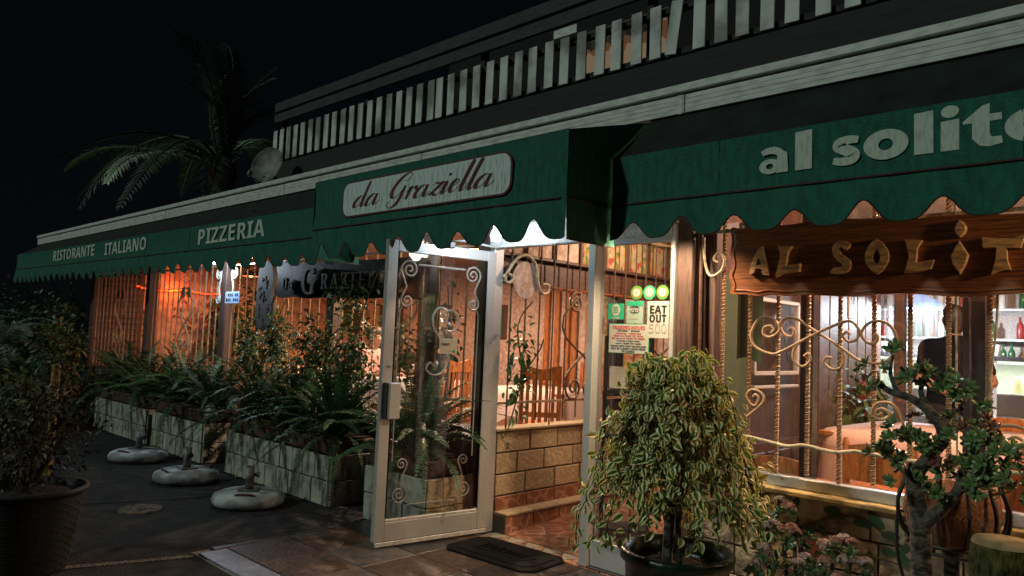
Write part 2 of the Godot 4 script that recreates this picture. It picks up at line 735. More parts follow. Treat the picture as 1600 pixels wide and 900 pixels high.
	M("soil", lin(0.02, 0.014, 0.01), 1.0, {"tex": speck, "scale": 3.0, "nrm": lumpn, "nscale": 1.0})
	# metal and glass
	M("aluminium", lin(0.58, 0.59, 0.6), 0.4, {"metal": 0.4, "tex": noise_tex("brushed", S, 0.06, 3, [[0.2, 0.94], [0.8, 1.0]]), "scale": Vector3(3, 3, 3)})
	M("soffit_grey", lin(0.2, 0.2, 0.2), 0.7, {"tex": grain, "scale": 1.0})
	M("back_bar", lin(0.42, 0.38, 0.36), 0.7, {"tex": grain, "scale": 2.0})
	M("aluminium_white", lin(0.7, 0.7, 0.68), 0.45, {"tex": grain, "scale": 1.0})
	M("white_iron", lin(0.55, 0.53, 0.5), 0.5, {"tex": grain, "scale": 3.0})
	M("bronze_iron", lin(0.46, 0.3, 0.18), 0.5, {"tex": grain, "scale": 3.0})
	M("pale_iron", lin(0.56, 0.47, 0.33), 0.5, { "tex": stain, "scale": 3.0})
	M("black_iron", lin(0.02, 0.018, 0.017), 0.5, {"tex": grain, "scale": 4.0})
	M("dark_steel", lin(0.03, 0.03, 0.036), 0.4, {})
	M("chrome", lin(0.6, 0.6, 0.6), 0.2, {"metal": 1.0})
	M("glass", Color(0.12, 0.14, 0.13), 0.02, {"alpha": 0.04})
	M("glass_dim", Color(0.25, 0.22, 0.2), 0.03, {"alpha": 0.14})
	M("bottle_green", lin(0.02, 0.1, 0.035), 0.08, {})
	M("bottle_amber", lin(0.2, 0.075, 0.02), 0.08, {})
	M("bottle_clear", lin(0.6, 0.62, 0.6), 0.06, {})
	M("bottle_red", lin(0.27, 0.035, 0.03), 0.15, {})
	# fabrics
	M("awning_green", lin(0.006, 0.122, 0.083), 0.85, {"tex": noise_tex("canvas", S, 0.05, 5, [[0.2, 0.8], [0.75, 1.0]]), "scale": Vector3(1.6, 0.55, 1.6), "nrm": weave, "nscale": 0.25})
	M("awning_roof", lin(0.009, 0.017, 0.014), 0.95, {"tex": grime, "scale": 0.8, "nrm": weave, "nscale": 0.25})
	M("slat_paint", lin(0.62, 0.64, 0.6), 0.6, {"tex": stain, "scale": 0.5})
	M("piping", lin(0.05, 0.018, 0.015), 0.8, {})
	M("letter_white", lin(0.5, 0.58, 0.5), 0.8, {"tex": noise_tex("letterworn", S, 0.07, 4, [[0.2, 0.9], [0.5, 1.0]]), "scale": Vector3(2.5, 0.8, 2.5)})
	M("plaque_white", lin(0.62, 0.7, 0.7), 0.8, {"tex": streak, "scale": Vector3(4.0, 0.45, 4.0)})
	M("maroon", lin(0.13, 0.016, 0.022), 0.7, {"tex": grain, "scale": 4.0})
	M("cloth_white", lin(0.72, 0.62, 0.58), 0.9, {"nrm": weave, "scale": 3.0, "nscale": 0.2, "sheen": 0.2})
	M("cloth_peach", lin(0.76, 0.53, 0.46), 0.9, {"nrm": weave, "scale": 3.0, "nscale": 0.2, "sheen": 0.2})
	M("curtain_green", lin(0.05, 0.085, 0.035), 0.9, {"tex": grain, "scale": Vector3(5, 0.5, 5)})
	M("curtain_pale", lin(0.66, 0.55, 0.45), 0.9, {"tex": grain, "scale": Vector3(5, 0.5, 5)})
	M("shirt_black", lin(0.007, 0.008, 0.014), 1.0, {"spec": 0.1, "nrm": weave, "scale": 5.0, "nscale": 0.3})
	M("shirt_pink", lin(0.6, 0.3, 0.28), 0.9, {"nrm": weave, "scale": 5.0, "nscale": 0.3})
	M("trousers", lin(0.015, 0.015, 0.018), 0.9, {})
	M("skin", lin(0.42, 0.22, 0.14), 0.55, {"tex": grain, "scale": 6.0})
	M("hair", lin(0.01, 0.008, 0.007), 0.6, {"tex": grain, "scale": 8.0})
	M("paper", lin(0.7, 0.68, 0.6), 0.8, {"tex": grain, "scale": 4.0})
	M("rubber", lin(0.01, 0.01, 0.011), 0.85, {"spec": 0.25, "tex": speck, "scale": 3.0, "nrm": gritn, "nscale": 0.6})
	M("plastic_pot", lin(0.009, 0.012, 0.011), 0.75, {"tex": grain, "scale": 2.0})
	M("green_pot", lin(0.012, 0.03, 0.022), 0.35, {"tex": stain, "scale": 2.0, "nrm": lumpn, "nscale": 0.2})
	M("coco", lin(0.3, 0.14, 0.075), 1.0, {"tex": wood, "scale": Vector3(6, 0.8, 6), "nrm": gritn, "nscale": 1.0})
	# woods
	M("sign_wood", lin(0.3, 0.1, 0.036), 0.4, {"tex": wood, "scale": Vector3(0.4, 10.0, 10.0), "nrm": lumpn, "nscale": 0.08})
	M("sign_letter", lin(0.75, 0.44, 0.22), 0.45, {"tex": wood, "scale": Vector3(1.0, 5.0, 5.0)})
	M("sign_dark", lin(0.018, 0.015, 0.014), 0.4, {"tex": wood, "scale": Vector3(0.5, 5.0, 5.0), "nrm": lumpn, "nscale": 0.04, "spec": 0.35})
	M("sign_dark_letter", lin(0.1, 0.08, 0.062), 0.45, {"tex": wood, "scale": 3.0})
	M("grey_slab", lin(0.075, 0.068, 0.07), 0.7, {"tex": wood, "scale": Vector3(6.0, 0.6, 6.0), "nrm": lumpn, "nscale": 0.15})
	M("post_wood", lin(0.09, 0.05, 0.04), 0.6, {"tex": wood, "scale": Vector3(6.0, 0.5, 6.0)})
	M("beam_wood", lin(0.1, 0.045, 0.028), 0.55, {"tex": wood, "scale": Vector3(5.0, 5.0, 0.5)})
	M("chair_wood", lin(0.52, 0.19, 0.055), 0.4, {"tex": wood, "scale": Vector3(5.0, 0.6, 5.0)})
	M("chair_red", lin(0.28, 0.075, 0.025), 0.4, {"tex": wood, "scale": Vector3(5.0, 0.6, 5.0)})
	M("log", lin(0.2, 0.2, 0.09), 0.95, {"tex": noise_tex("moss", S, 0.03, 5, [[0.3, lin(0.08, 0.1, 0.03)], [0.48, lin(0.7, 0.62, 0.28)], [0.6, lin(0.35, 0.3, 0.2)], [0.75, lin(0.12, 0.1, 0.06)]]), "scale": Vector3(3.0, 0.7, 3.0), "nrm": lumpn, "nscale": 1.0})
	M("log_end", lin(0.42, 0.3, 0.15), 0.9, {"tex": stain, "scale": 3.0})
	M("bark", lin(0.14, 0.12, 0.1), 0.9, {"tex": grime, "scale": 4.0, "nrm": lumpn, "nscale": 1.2})
	M("twig", lin(0.07, 0.05, 0.03), 0.9, {})
	M("concrete", lin(0.5, 0.54, 0.57), 0.8, {"tex": stain, "scale": 1.1, "nrm": gritn, "nscale": 0.25})
	M("galvanised", lin(0.22, 0.22, 0.21), 0.6, {"metal": 0.4, "tex": stain, "scale": 3.0})
	M("rust", lin(0.13, 0.045, 0.025), 0.85, {"tex": stain, "scale": 5.0})
	M("manhole", lin(0.16, 0.125, 0.085), 0.8, {"tex": grime, "scale": 3.0})
	M("yellow_pole", lin(0.4, 0.28, 0.04), 0.6, {"tex": grime, "scale": 4.0})
	# foliage
	M("fern", lin(0.038, 0.1, 0.032), 0.5, {"back": lin(0.03, 0.08, 0.015), "tex": grain, "scale": 3.0})
	M("fern_light", lin(0.06, 0.14, 0.05), 0.5, {"back": lin(0.04, 0.1, 0.02), "tex": grain, "scale": 3.0})
	M("fern_dark", lin(0.03, 0.085, 0.03), 0.5, {"back": lin(0.02, 0.05, 0.01), "tex": grain, "scale": 3.0})
	M("vine", lin(0.06, 0.105, 0.035), 0.42, {"back": lin(0.03, 0.07, 0.012), "vc": true})
	M("hedge", lin(0.075, 0.12, 0.045), 0.5, {"back": lin(0.02, 0.04, 0.01), "vc": true})
	M("red_leaf", lin(0.05, 0.045, 0.026), 0.5, {"back": lin(0.04, 0.025, 0.01), "vc": true})
	M("palm", lin(0.3, 0.38, 0.25), 0.45, {"back": lin(0.04, 0.07, 0.02)})  # brighter leaf for the fronds that catch light, painted into the colour
	M("palm_unlit", lin(0.045, 0.06, 0.042), 0.5, {"back": lin(0.015, 0.025, 0.01)})
	M("cycad", lin(0.2, 0.3, 0.27), 0.45, {"back": lin(0.03, 0.05, 0.03)})
	M("ficus_green", lin(0.13, 0.22, 0.05), 0.35, {"back": lin(0.04, 0.09, 0.01)})
	M("ficus_dry", lin(0.36, 0.24, 0.1), 0.5, {"back": lin(0.12, 0.08, 0.02)})
	M("ficus_cream", lin(0.75, 0.7, 0.33), 0.4, {"back": lin(0.2, 0.2, 0.05)})
	M("jade", lin(0.065, 0.13, 0.055), 0.3, {"vc": true})
	M("jade_red", lin(0.22, 0.09, 0.05), 0.35, {"vc": true})
	M("blossom", lin(0.62, 0.4, 0.36), 0.7, {"vc": true})
	M("leaf_litter", lin(0.16, 0.12, 0.06), 0.9, {"vc": true})
	# print
	M("print_black", lin(0.01, 0.01, 0.012), 0.6, {})
	M("print_red", lin(0.4, 0.03, 0.03), 0.6, {})
	M("print_grey", lin(0.3, 0.3, 0.3), 0.6, {})
	M("sticker_white", lin(0.42, 0.44, 0.41), 0.5, {})
	M("sticker_pale", lin(0.28, 0.4, 0.34), 0.5, {})
	M("sticker_green", lin(0.03, 0.32, 0.12), 0.5, {})
	M("sticker_teal", lin(0.02, 0.33, 0.18), 0.5, {})
	M("sticker_lime", lin(0.06, 0.25, 0.04), 0.5, {})
	M("sticker_rust", lin(0.4, 0.14, 0.05), 0.5, {})
	M("sign_paper", lin(0.6, 0.52, 0.34), 0.6, {})
	M("sign_blue", lin(0.3, 0.4, 0.62), 0.5, {})
	M("blue_plastic", lin(0.03, 0.05, 0.25), 0.5, {})
	M("yellow_plastic", lin(0.6, 0.42, 0.02), 0.5, {})
	M("stained_glass", Color(0.8, 0.78, 0.76), 0.25, {"tex": noise_tex("cell", C, 0.035, 1, [[0.0, lin(0.62, 0.5, 0.3)], [0.5, lin(0.55, 0.45, 0.25)], [0.58, lin(0.5, 0.06, 0.04)], [0.68, lin(0.6, 0.5, 0.3)], [0.78, lin(0.1, 0.25, 0.06)], [0.88, lin(0.62, 0.33, 0.06)], [1.0, lin(0.6, 0.55, 0.4)]]), "scale": 2.2})
	# lamps
	M("glow_cool", Color(1, 1, 1), 0.5, {"emit": Color(0.85, 0.93, 1.0), "power": 6.0})
	M("glow_globe", Color(1, 1, 1), 0.5, {"emit": Color(1.0, 0.97, 0.9), "power": 1.6})
	M("glow_warm", Color(1, 1, 1), 0.5, {"emit": Color(1.0, 0.72, 0.42), "power": 4.0})
	M("glow_orange", Color(1, 0.6, 0.3), 0.5, {"emit": Color(1.0, 0.23, 0.07), "power": 2.2})
	M("glow_blue", Color(0.7, 0.85, 1), 0.5, {"emit": Color(0.45, 0.72, 1.0), "power": 0.9})
	M("glow_window", Color(0.75, 0.65, 0.55), 0.8, {"emit": Color(0.85, 0.62, 0.45), "power": 0.1, "tex": grain, "scale": Vector3(6, 0.4, 6)})
	M("glow_case", Color(0.9, 1, 0.95), 0.5, {"emit": Color(0.88, 1.0, 0.9), "power": 1.3})


# ---------- the ground ----------
func ground() -> void:
	var pm := PlaneMesh.new()
	pm.size = Vector2(300, 300)
	struct("asphalt_ground", pm, mats.asphalt)
	var st := T()
	st.set_smooth_group(-1)
	var a := Vector3(-5.2, 0.004, -1.1)
	var b := Vector3(-4.84, 0.004, -2.15)
	var s := Vector3(0.03, 0, 0.012)
	quad(st, a - s, b - s, b + s, a + s)
	struct("painted_road_line", done(st), mats.road_paint)
	# slate patio in front of the door: grout bed, tiles, a pale edge
	var patio := struct("patio", boxm(Vector3(-2.2, -0.01, -3.12), Vector3(5.44, 0.028, 1.9)), mats.grout)
	var r := RandomNumberGenerator.new()
	r.seed = 5
	var kinds := ["slate0", "slate1", "slate2"]
	var shapes := []
	for i in 3:
		shapes.append(boxm(Vector3.ZERO, Vector3(0.444, 0.014, 0.444), 0.003))
	var half := boxm(Vector3.ZERO, Vector3(0.444, 0.014, 0.206), 0.003)
	for i in 7:
		for k in 4:
			if i > 5 and k < 2:
				continue
			var o := part("slate_tile", shapes[(i + k) % 3] if k < 3 else half, mats[kinds[r.randi() % 3]], patio, at3(Vector3(-4.62 + 0.45 * i, 0.009 + r.randf() * 0.002, -2.605 - 0.45 * k if k < 3 else -3.836)))
			o.rotation.y = r.randf_range(-0.004, 0.004)
	for i in 8:
		part("edge_tile", boxm(Vector3.ZERO, Vector3(0.236, 0.014, 0.19), 0.003), mats.edge_tile, patio, at3(Vector3(-4.72 + 0.241 * i, 0.0085, -2.28)))
	for i in 3:
		part("side_tile", boxm(Vector3.ZERO, Vector3(0.06, 0.014, 0.6), 0.003), mats.slate1, patio, at3(Vector3(-4.885, 0.0085, -2.6 - 0.605 * i)))
	# round cover in the tarmac
	st = T()
	lathe(st, [V(0.165, 0.0), V(0.165, 0.012), V(0.14, 0.016), V(0.135, 0.01), V(0.05, 0.012), V(0.045, 0.02), V(0.0, 0.021)], 28)
	var mh := part("manhole_cover", done(st), mats.manhole, self, at3(Vector3(-6.28, 0, -2.34)))
	tag(mh, "round rusty manhole cover set in the dark tarmac", "manhole cover")
	# fallen leaves and grit
	var bits := []
	var tints := []
	for i in 240:
		var x := r.randf_range(-10.5, -4.9)
		bits.append(Transform3D(Basis(Vector3.UP, r.randf() * TAU).scaled(Vector3.ONE * r.randf_range(0.3, 1.0)), Vector3(x, 0.006, r.randf_range(-3.5, -1.4))))
		var v := r.randf_range(0.4, 1.6)
		tints.append(Color(v, v, v * 0.9))
	stuff("leaf_litter", leaf_mesh(0.025, 0.014, 0.3, 0.1, 2), mats.leaf_litter, self, bits, tints)


# rows of blocks on a face: u runs along it, n points out of it
func blocks(parent: Node, o: Vector3, u: Vector3, n: Vector3, length: float, rows: Array, bl: float, keys: Array, sd: int, name := "block", gap := 0.012, proud := 0.012) -> void:
	var r := RandomNumberGenerator.new()
	r.seed = sd
	var y := 0.0
	for k in rows.size():
		var h: float = rows[k]
		var x := 0.0
		var first := true
		while x < length - 0.02:
			var w := bl * (r.randf_range(0.45, 0.75) if first and k % 2 == 1 else r.randf_range(0.85, 1.15))
			first = false
			if x + w > length - bl * 0.35:
				w = length - x
			var c := o + u * (x + w * 0.5) + Vector3.UP * (y + h * 0.5) + n * (proud * r.randf_range(0.35, 0.6))
			var bas := Basis(u, Vector3.UP, n)
			part(name, boxm(Vector3.ZERO, Vector3(w - gap, h - gap, proud), 0.004), mats[keys[r.randi() % keys.size()]], parent, Transform3D(bas, c))
			x += w
		y += h


# ---------- the building ----------
func building() -> void:
	var b := thing("restaurant_building", "long low restaurant building with white gutter and dark timber posts", "restaurant")
	var wall := func(called: String, c: Vector3, s: Vector3, m: String) -> void:
		part(called, boxm(c, s), mats[m], b)
	wall.call("roof_slab", P(-6.9, 2.9, -6.9), P(19.8, 0.2, 5.7), "plaster_dark")
	wall.call("soffit", P(-10.4, 2.775, -4.05), P(12.6, 0.03, 0.34), "plaster_dark")
	wall.call("white_soffit", P(-3.2, 2.385, -3.85), P(1.9, 0.02, 0.46), "soffit_grey")
	wall.call("lintel", P(-9.0, 2.57, -4.24), P(9.64, 0.36, 0.16), "plaster_dark")
	wall.call("lintel", P(0.3, 2.57, -4.26), P(5.36, 0.36, 0.16), "plaster_beige")
	wall.call("front_wall", P(-9.0, 0.38, -4.24), P(9.64, 0.76, 0.16), "plaster_dark")
	wall.call("front_wall", P(0.3, 0.35, -4.24), P(5.3, 0.7, 0.2), "plaster_dark")
	wall.call("end_wall", P(-13.9, 1.4, -6.75), P(0.16, 2.75, 4.7), "plaster_orange")
	wall.call("end_wall", P(2.9, 1.4, -6.75), P(0.16, 2.75, 5.1), "plaster_beige")
	wall.call("back_wall", P(-11.9, 1.4, -8.58), P(3.9, 2.75, 0.16), "plaster_orange")
	wall.call("back_wall", P(-7.05, 1.4, -8.58), P(5.8, 2.75, 0.16), "plaster_pink")
	wall.call("back_wall", P(0.3, 1.4, -9.3), P(5.4, 2.75, 0.16), "plaster_beige")
	wall.call("passage_end_wall", P(-3.3, 1.4, -7.7), P(1.7, 2.75, 0.12), "plaster_pink")
	wall.call("ceiling", P(-9.0, 2.72, -6.45), P(9.7, 0.05, 4.3), "ceiling")
	wall.call("ceiling", P(-3.3, 2.72, -6.0), P(1.6, 0.05, 3.5), "ceiling")
	wall.call("ceiling", P(0.2, 2.72, -6.75), P(5.3, 0.05, 4.9), "ceiling")
	# partition between the passage and the bar room: panelled below, panelled frames above
	wall.call("partition", P(-2.46, 0.5, -5.2), P(0.07, 0.62, 1.9), "beam_wood")
	wall.call("partition", P(-2.46, 2.35, -5.2), P(0.07, 0.7, 1.9), "beam_wood")
	wall.call("partition", P(-2.46, 1.4, -4.6), P(0.06, 1.2, 0.7), "curtain_green")
	wall.call("partition", P(-2.46, 1.4, -6.95), P(0.07, 2.6, 1.6), "beam_wood")
	wall.call("partition", P(-2.5, 1.4, -5.55), P(0.02, 1.2, 1.2), "post_wood")  # dark sheet added behind the partition window so its glass reads dark
	for k in 7:
		part("panel_board", boxm(Vector3.ZERO, P(0.02, 2.2, 0.2), 0.006), mats.beam_wood, b, at3(P(-2.415, 1.4, -6.3 - 0.22 * k)))
	for k in 4:
		part("panel_board", boxm(Vector3.ZERO, P(0.02, 0.5, 0.4), 0.006), mats.post_wood, b, at3(P(-2.415, 0.5, -4.6 - 0.43 * k)))
	# gutter: a cap strip over a ribbed fascia, in lengths
	var g := part("gutter", boxm(P(-6.85, 3.078, -3.96), P(19.7, 0.052, 0.14), 0.006), mats.gutter_paint, b)
	var xs := [-16.7, -13.6, -10.4, -7.2, -4.9, -2.36, 0.6, 3.0]
	for i in 7:
		var x0: float = xs[i]
		var x1: float = xs[i + 1]
		var st := T()
		for k in 4:
			box(st, P((x0 + x1) / 2, 2.938 + 0.029 * k, -3.955 - 0.001 * (k % 2)), P(x1 - x0 - 0.008, 0.028, 0.09), 0.0015)
		part("fascia_length", done(st), mats.gutter_paint, g)
		part("joint_strap", boxm(P(x1 - 0.03, 2.98, -3.912), P(0.03, 0.12, 0.008)), mats.gutter_paint, g)
	part("end_bracket", boxm(P(-16.6, 2.86, -4.0), P(0.12, 0.12, 0.1)), mats.rust, b)
	# dark timber posts along the front
	for x: float in [-13.66, -11.24, -8.8, -6.42, -4.24]:
		part("post", boxm(P(x, 1.35, -4.12), P(0.13, 2.46, 0.13), 0.008), mats.post_wood, b)
	part("corner_panel", boxm(P(-5.05, 1.35, -4.2), P(0.24, 2.3, 0.06), 0.006), mats.dark_steel, b)
	part("door_post", boxm(P(-2.4, 1.25, -4.1), P(0.11, 2.32, 0.14), 0.006), mats.post_wood, b)
	for x in 9:
		part("rafter_tail", boxm(P(-15.9 + 1.4 * x, 2.7, -3.95), P(0.07, 0.1, 0.5), 0.006), mats.dark_timber, b)
	# floors
	struct("dining_floor", boxm(P(-9.0, 0.1, -6.4), P(9.7, 0.2, 4.4)), mats.terracotta1)
	struct("bar_floor", boxm(P(0.25, 0.1, -6.75), P(5.4, 0.2, 4.9)), mats.terracotta1)
	var flo := T()
	flo.set_smooth_group(-1)
	quad(flo, P(-4.1, 0.004, -4.0), P(-4.1, 0.2, -7.7), P(-2.45, 0.2, -7.7), P(-2.45, 0.004, -4.0))
	quad(flo, P(-4.1, -0.02, -4.0), P(-2.45, -0.02, -4.0), P(-2.45, 0.004, -4.0), P(-4.1, 0.004, -4.0))
	var fl := struct("entrance_floor", done(flo), mats.grout)
	# tiles set at 45 degrees on the sloping floor, cut by its edges
	var slope := Basis(Vector3.RIGHT, Vector3(0, 1, 0), Vector3(0, -0.053, 1.0))
	var rect := PackedVector2Array([V(-4.04, -4.12), V(-2.5, -4.12), V(-2.5, -7.0), V(-4.04, -7.0)])
	var r := RandomNumberGenerator.new()
	r.seed = 11
	var q := 0.305
	for i in range(-14, 15):
		for k in range(-14, 15):
			var c := V(-3.27, -4.12) + V((i - k) * q * 0.7071, (i + k) * q * 0.7071)
			var d := q * 0.7071 - 0.0055
			for bit in Geometry2D.intersect_polygons(PackedVector2Array([c + V(d, 0), c + V(0, d), c - V(d, 0), c - V(0, d)]), rect):
				var poly := []
				for p in bit:
					poly.append(V(p.x, -p.y))
				var up := Basis(Vector3.RIGHT, Vector3(0, 0.053, -1.0), Vector3.UP)
				part("floor_tile", prismm(poly, 0.008, at3(P(0, -0.208, 0), up)), mats["terracotta%d" % (r.randi() % 2)], fl)
	# zigzag row of cream and terracotta triangles at the threshold
	for i in 9:
		var x := -4.03 + 0.17 * i
		var up := at3(P(0, 0.005, 0), Basis(Vector3.RIGHT, Vector3(0, 0, -1), Vector3.UP))
		part("cream_triangle", prismm([V(x + 0.004, 4.11), V(x + 0.166, 4.11), V(x + 0.085, 3.965)], 0.012, up), mats.cream_tile, fl)
		part("floor_tile", prismm([V(x + 0.004, 3.955), V(x + 0.166, 3.955), V(x + 0.085, 4.1)], 0.0115, at3(P(0.085, 0.005, 0), up.basis)), mats["terracotta%d" % (i % 2)], fl)


# ---------- iron work ----------
func twist(l: float, r := 0.0105, pitch := 0.075) -> ArrayMesh:
	var n := int(l / 0.0125)
	var pts := []
	for i in n + 1:
		pts.append(P(0, l * i / n, 0))
	return tubem(pts, r, 4, TAU * l / n / pitch)


# a lyre of two mirrored scrolls, w wide and h high, standing on the origin in x and y
func lyre(w: float, h: float, sg: float) -> Array:
	var a := spiral(V(sg * w * 0.2, h * 0.86), 0.01, w * 0.17, 2.0 if sg > 0 else 1.1, 14.88 if sg > 0 else -11.68, 40)
	a.append_array([V(sg * w * 0.5, h * 0.74), V(sg * w * 0.42, h * 0.56), V(0.0, h * 0.42), V(-sg * w * 0.36, h * 0.26)])
	var e := spiral(V(-sg * w * 0.2, h * 0.14), w * 0.2, 0.01, PI * 0.85 if sg > 0 else PI * 0.15, PI * 0.85 + 10.5 if sg > 0 else PI * 0.15 - 10.5, 30)
	a.append_array(e)
	return a


func scroll_s(w: float, h: float, sg: float) -> Array:
	var a := spiral(V(sg * w * 0.0, h * 0.78), 0.006, w * 0.42, 4.0 if sg > 0 else -0.8, 15.88 if sg > 0 else -12.68, 40)
	a.append_array([V(-sg * w * 0.12, h * 0.44)])
	a.append_array(spiral(V(-sg * w * 0.08, h * 0.16), w * 0.3, 0.006, PI * 0.8 if sg > 0 else PI * 0.2, PI * 0.8 + 10.0 if sg > 0 else PI * 0.2 - 10.0, 30))
	return a


func left_front() -> void:
	var xs := [-13.6, -11.17, -8.73, -6.35, -4.3]
	var says := ["iron grille of twisted bars in the farthest bay from the entrance", "pale twisted bar grille with lyre scroll before the orange wall", "iron grille behind vines and the dark carved sign", "vine covered iron grille seen through the open glass door"]
	var rod := twist(1.5)
	for bay in 4:
		var t := thing("window_grille", says[bay], "grille", Vector3.ZERO, 0.0, "grilles along the dining room front")
		var x0: float = xs[bay] + 0.09
		var x1: float = xs[bay + 1] - 0.16
		var n := int((x1 - x0) / 0.165)
		for i in n + 1:
			var x := lerpf(x0, x1, float(i) / n)
			var pale := bay == 1 and x > -10.2 or bay == 0  # bars the lamp catches take a paler iron, light put into their colour
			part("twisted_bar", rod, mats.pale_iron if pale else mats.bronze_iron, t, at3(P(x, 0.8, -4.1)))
		for y: float in [0.98, 2.24]:
			part("rail", boxm(P((x0 + x1) / 2, y, -4.1), P(x1 - x0 + 0.12, 0.022, 0.012)), mats.bronze_iron, t)
		var mid: float = [-12.4, -9.95, -7.5, -5.3][bay]
		for sg: float in [-1.0, 1.0]:
			part("lyre_scroll", tubem(lift(smooth(lyre(0.42, 0.95, sg), 3), 0.0), 0.011, 6), mats.bronze_iron, t, at3(P(mid, 1.1, -4.085)))
			if bay == 1 or bay == 2:
				var at: float = x1 - 0.08 if bay == 1 else x0 + 0.1
				if (bay == 1) == (sg < 0):
					part("corner_scroll", tubem(lift(smooth(scroll_s(0.2, 0.5, sg), 3), 0.0), 0.012, 6), mats.white_iron, t, at3(P(at, 1.74, -4.07)))
	# low wall and grille on the left of the passage, seen through the doorway
	var w := thing("low_stone_wall", "low sandstone block wall with tiled ledge on the left of the doorway", "wall", Vector3.ZERO)
	part("core", boxm(P(-4.14, 0.4, -5.7), P(0.13, 0.75, 3.2)), mats.mortar, w)
	var r := RandomNumberGenerator.new()
	blocks(w, P(-4.07, 0.275, -4.12), P(0, 0, -1), P(1, 0, 0), 2.9, [0.165, 0.165, 0.165], 0.34, ["sand0", "sand1", "sand2"], 3)
	part("cap", boxm(P(-4.12, 0.782, -5.6), P(0.17, 0.02, 3.0), 0.005), mats.sand1, w)
	blocks(w, P(-4.06, 0.165, -4.12), P(0, 0, -1), P(1, 0, 0), 2.9, [0.11], 0.32, ["terracotta1"], 4, "skirting_tile", 0.006)
	part("ledge_core", boxm(P(-4.0, 0.07, -5.4), P(0.12, 0.15, 2.56)), mats.mortar, w)
	for i in 8:
		part("ledge_tile", boxm(Vector3.ZERO, P(0.145, 0.02, 0.31), 0.004), mats["sand%d" % (i % 3)], w, at3(P(-3.995, 0.158, -4.275 - 0.317 * i)))
		part("riser_tile", boxm(Vector3.ZERO, P(0.012, 0.13, 0.31), 0.003), mats["terracotta%d" % (i % 2)], w, at3(P(-3.936, 0.077, -4.275 - 0.317 * i)))
	part("ledge_end", boxm(P(-4.0, 0.08, -4.113), P(0.125, 0.13, 0.012), 0.003), mats.mortar_dark, w)
	var g := thing("passage_grille", "iron grille with lyre scrolls above the sandstone wall inside the doorway", "grille")
	var bar := twist(1.72, 0.0085)
	var dull := M("dull_iron", lin(0.16, 0.1, 0.06), 0.55, {"tex": texs.grain, "scale": 3.0})
	for i in 15:
		part("twisted_bar", bar, dull, g, at3(P(-4.06, 0.84 if i % 3 else 0.79, -4.21 - 0.172 * i)))
	part("rail", boxm(P(-4.06, 0.99, -5.5), P(0.012, 0.02, 2.8)), mats.bronze_iron, g)
	part("rail", boxm(P(-4.06, 2.5, -5.5), P(0.012, 0.02, 2.8)), mats.bronze_iron, g)
	for c: float in [-5.12, -6.35]:
		for sg: float in [-1.0, 1.0]:
			var pts := []
			for p in smooth(lyre(0.56, 1.02, sg), 2):
				pts.append(P(-4.04, 0.95 + p.y, c + p.x))
			part("lyre_scroll", tubem(pts, 0.0105, 6), dull, g)
	# the pale leaf scroll with a round disc in the corner by the door
	var leaf := smooth([V(-0.34, 0.0), V(-0.28, 0.03), V(-0.22, 0.0), V(-0.27, -0.04), V(-0.31, 0.0), V(-0.2, 0.15), V(-0.08, 0.2), V(0.03, 0.14), V(0.07, 0.0), V(0.12, -0.09), V(0.2, -0.08), V(0.2, -0.02), V(0.14, -0.02)], 4)
	var lp := []
	for p in leaf:
		lp.append(P(-4.035, 1.97 + p.y, -4.42 - p.x))
	part("leaf_scroll", tubem(lp, 0.014, 6), mats.pale_iron, g)
	part("scroll_disc", disc(0.15, 0.012, Transform3D(Basis(Vector3.UP, PI / 2), P(-4.06, 1.97, -4.36)), 32), mats.plaster_pink, g)
	# the brown beam and stained glass lights over the passage grille
	var bm := thing("passage_beam", "dark brown beam above the passage grille with stained glass lights on it", "beam")
	part("beam", boxm(P(-4.16, 2.04, -5.75), P(0.09, 0.22, 3.3), 0.008), mats.beam_wood, bm)
	part("moulding", boxm(P(-4.13, 2.165, -5.75), P(0.13, 0.03, 3.3), 0.006), mats.beam_wood, bm)
	part("moulding", boxm(P(-4.13, 1.935, -5.75), P(0.11, 0.02, 3.3), 0.004), mats.chair_red, bm)
	for i in 9:
		var z := -4.28 - 0.36 * i
		if i > 2:
			part("stained_pane", boxm(P(-4.16, 2.4, z), P(0.012, 0.42, 0.3)), mats.stained_glass, bm)
		else:
			part("plaster_panel", boxm(P(-4.16, 2.4, z), P(0.02, 0.42, 0.335)), mats.plaster_pink, bm)
		part("mullion", boxm(P(-4.16, 2.4, z - 0.18), P(0.05, 0.44, 0.045)), mats.beam_wood, bm)
	for z: float in [-5.72, -6.98]:
		part("upright", boxm(P(-4.13, 1.36, z), P(0.12, 1.12, 0.12), 0.006), mats.black_iron, bm)


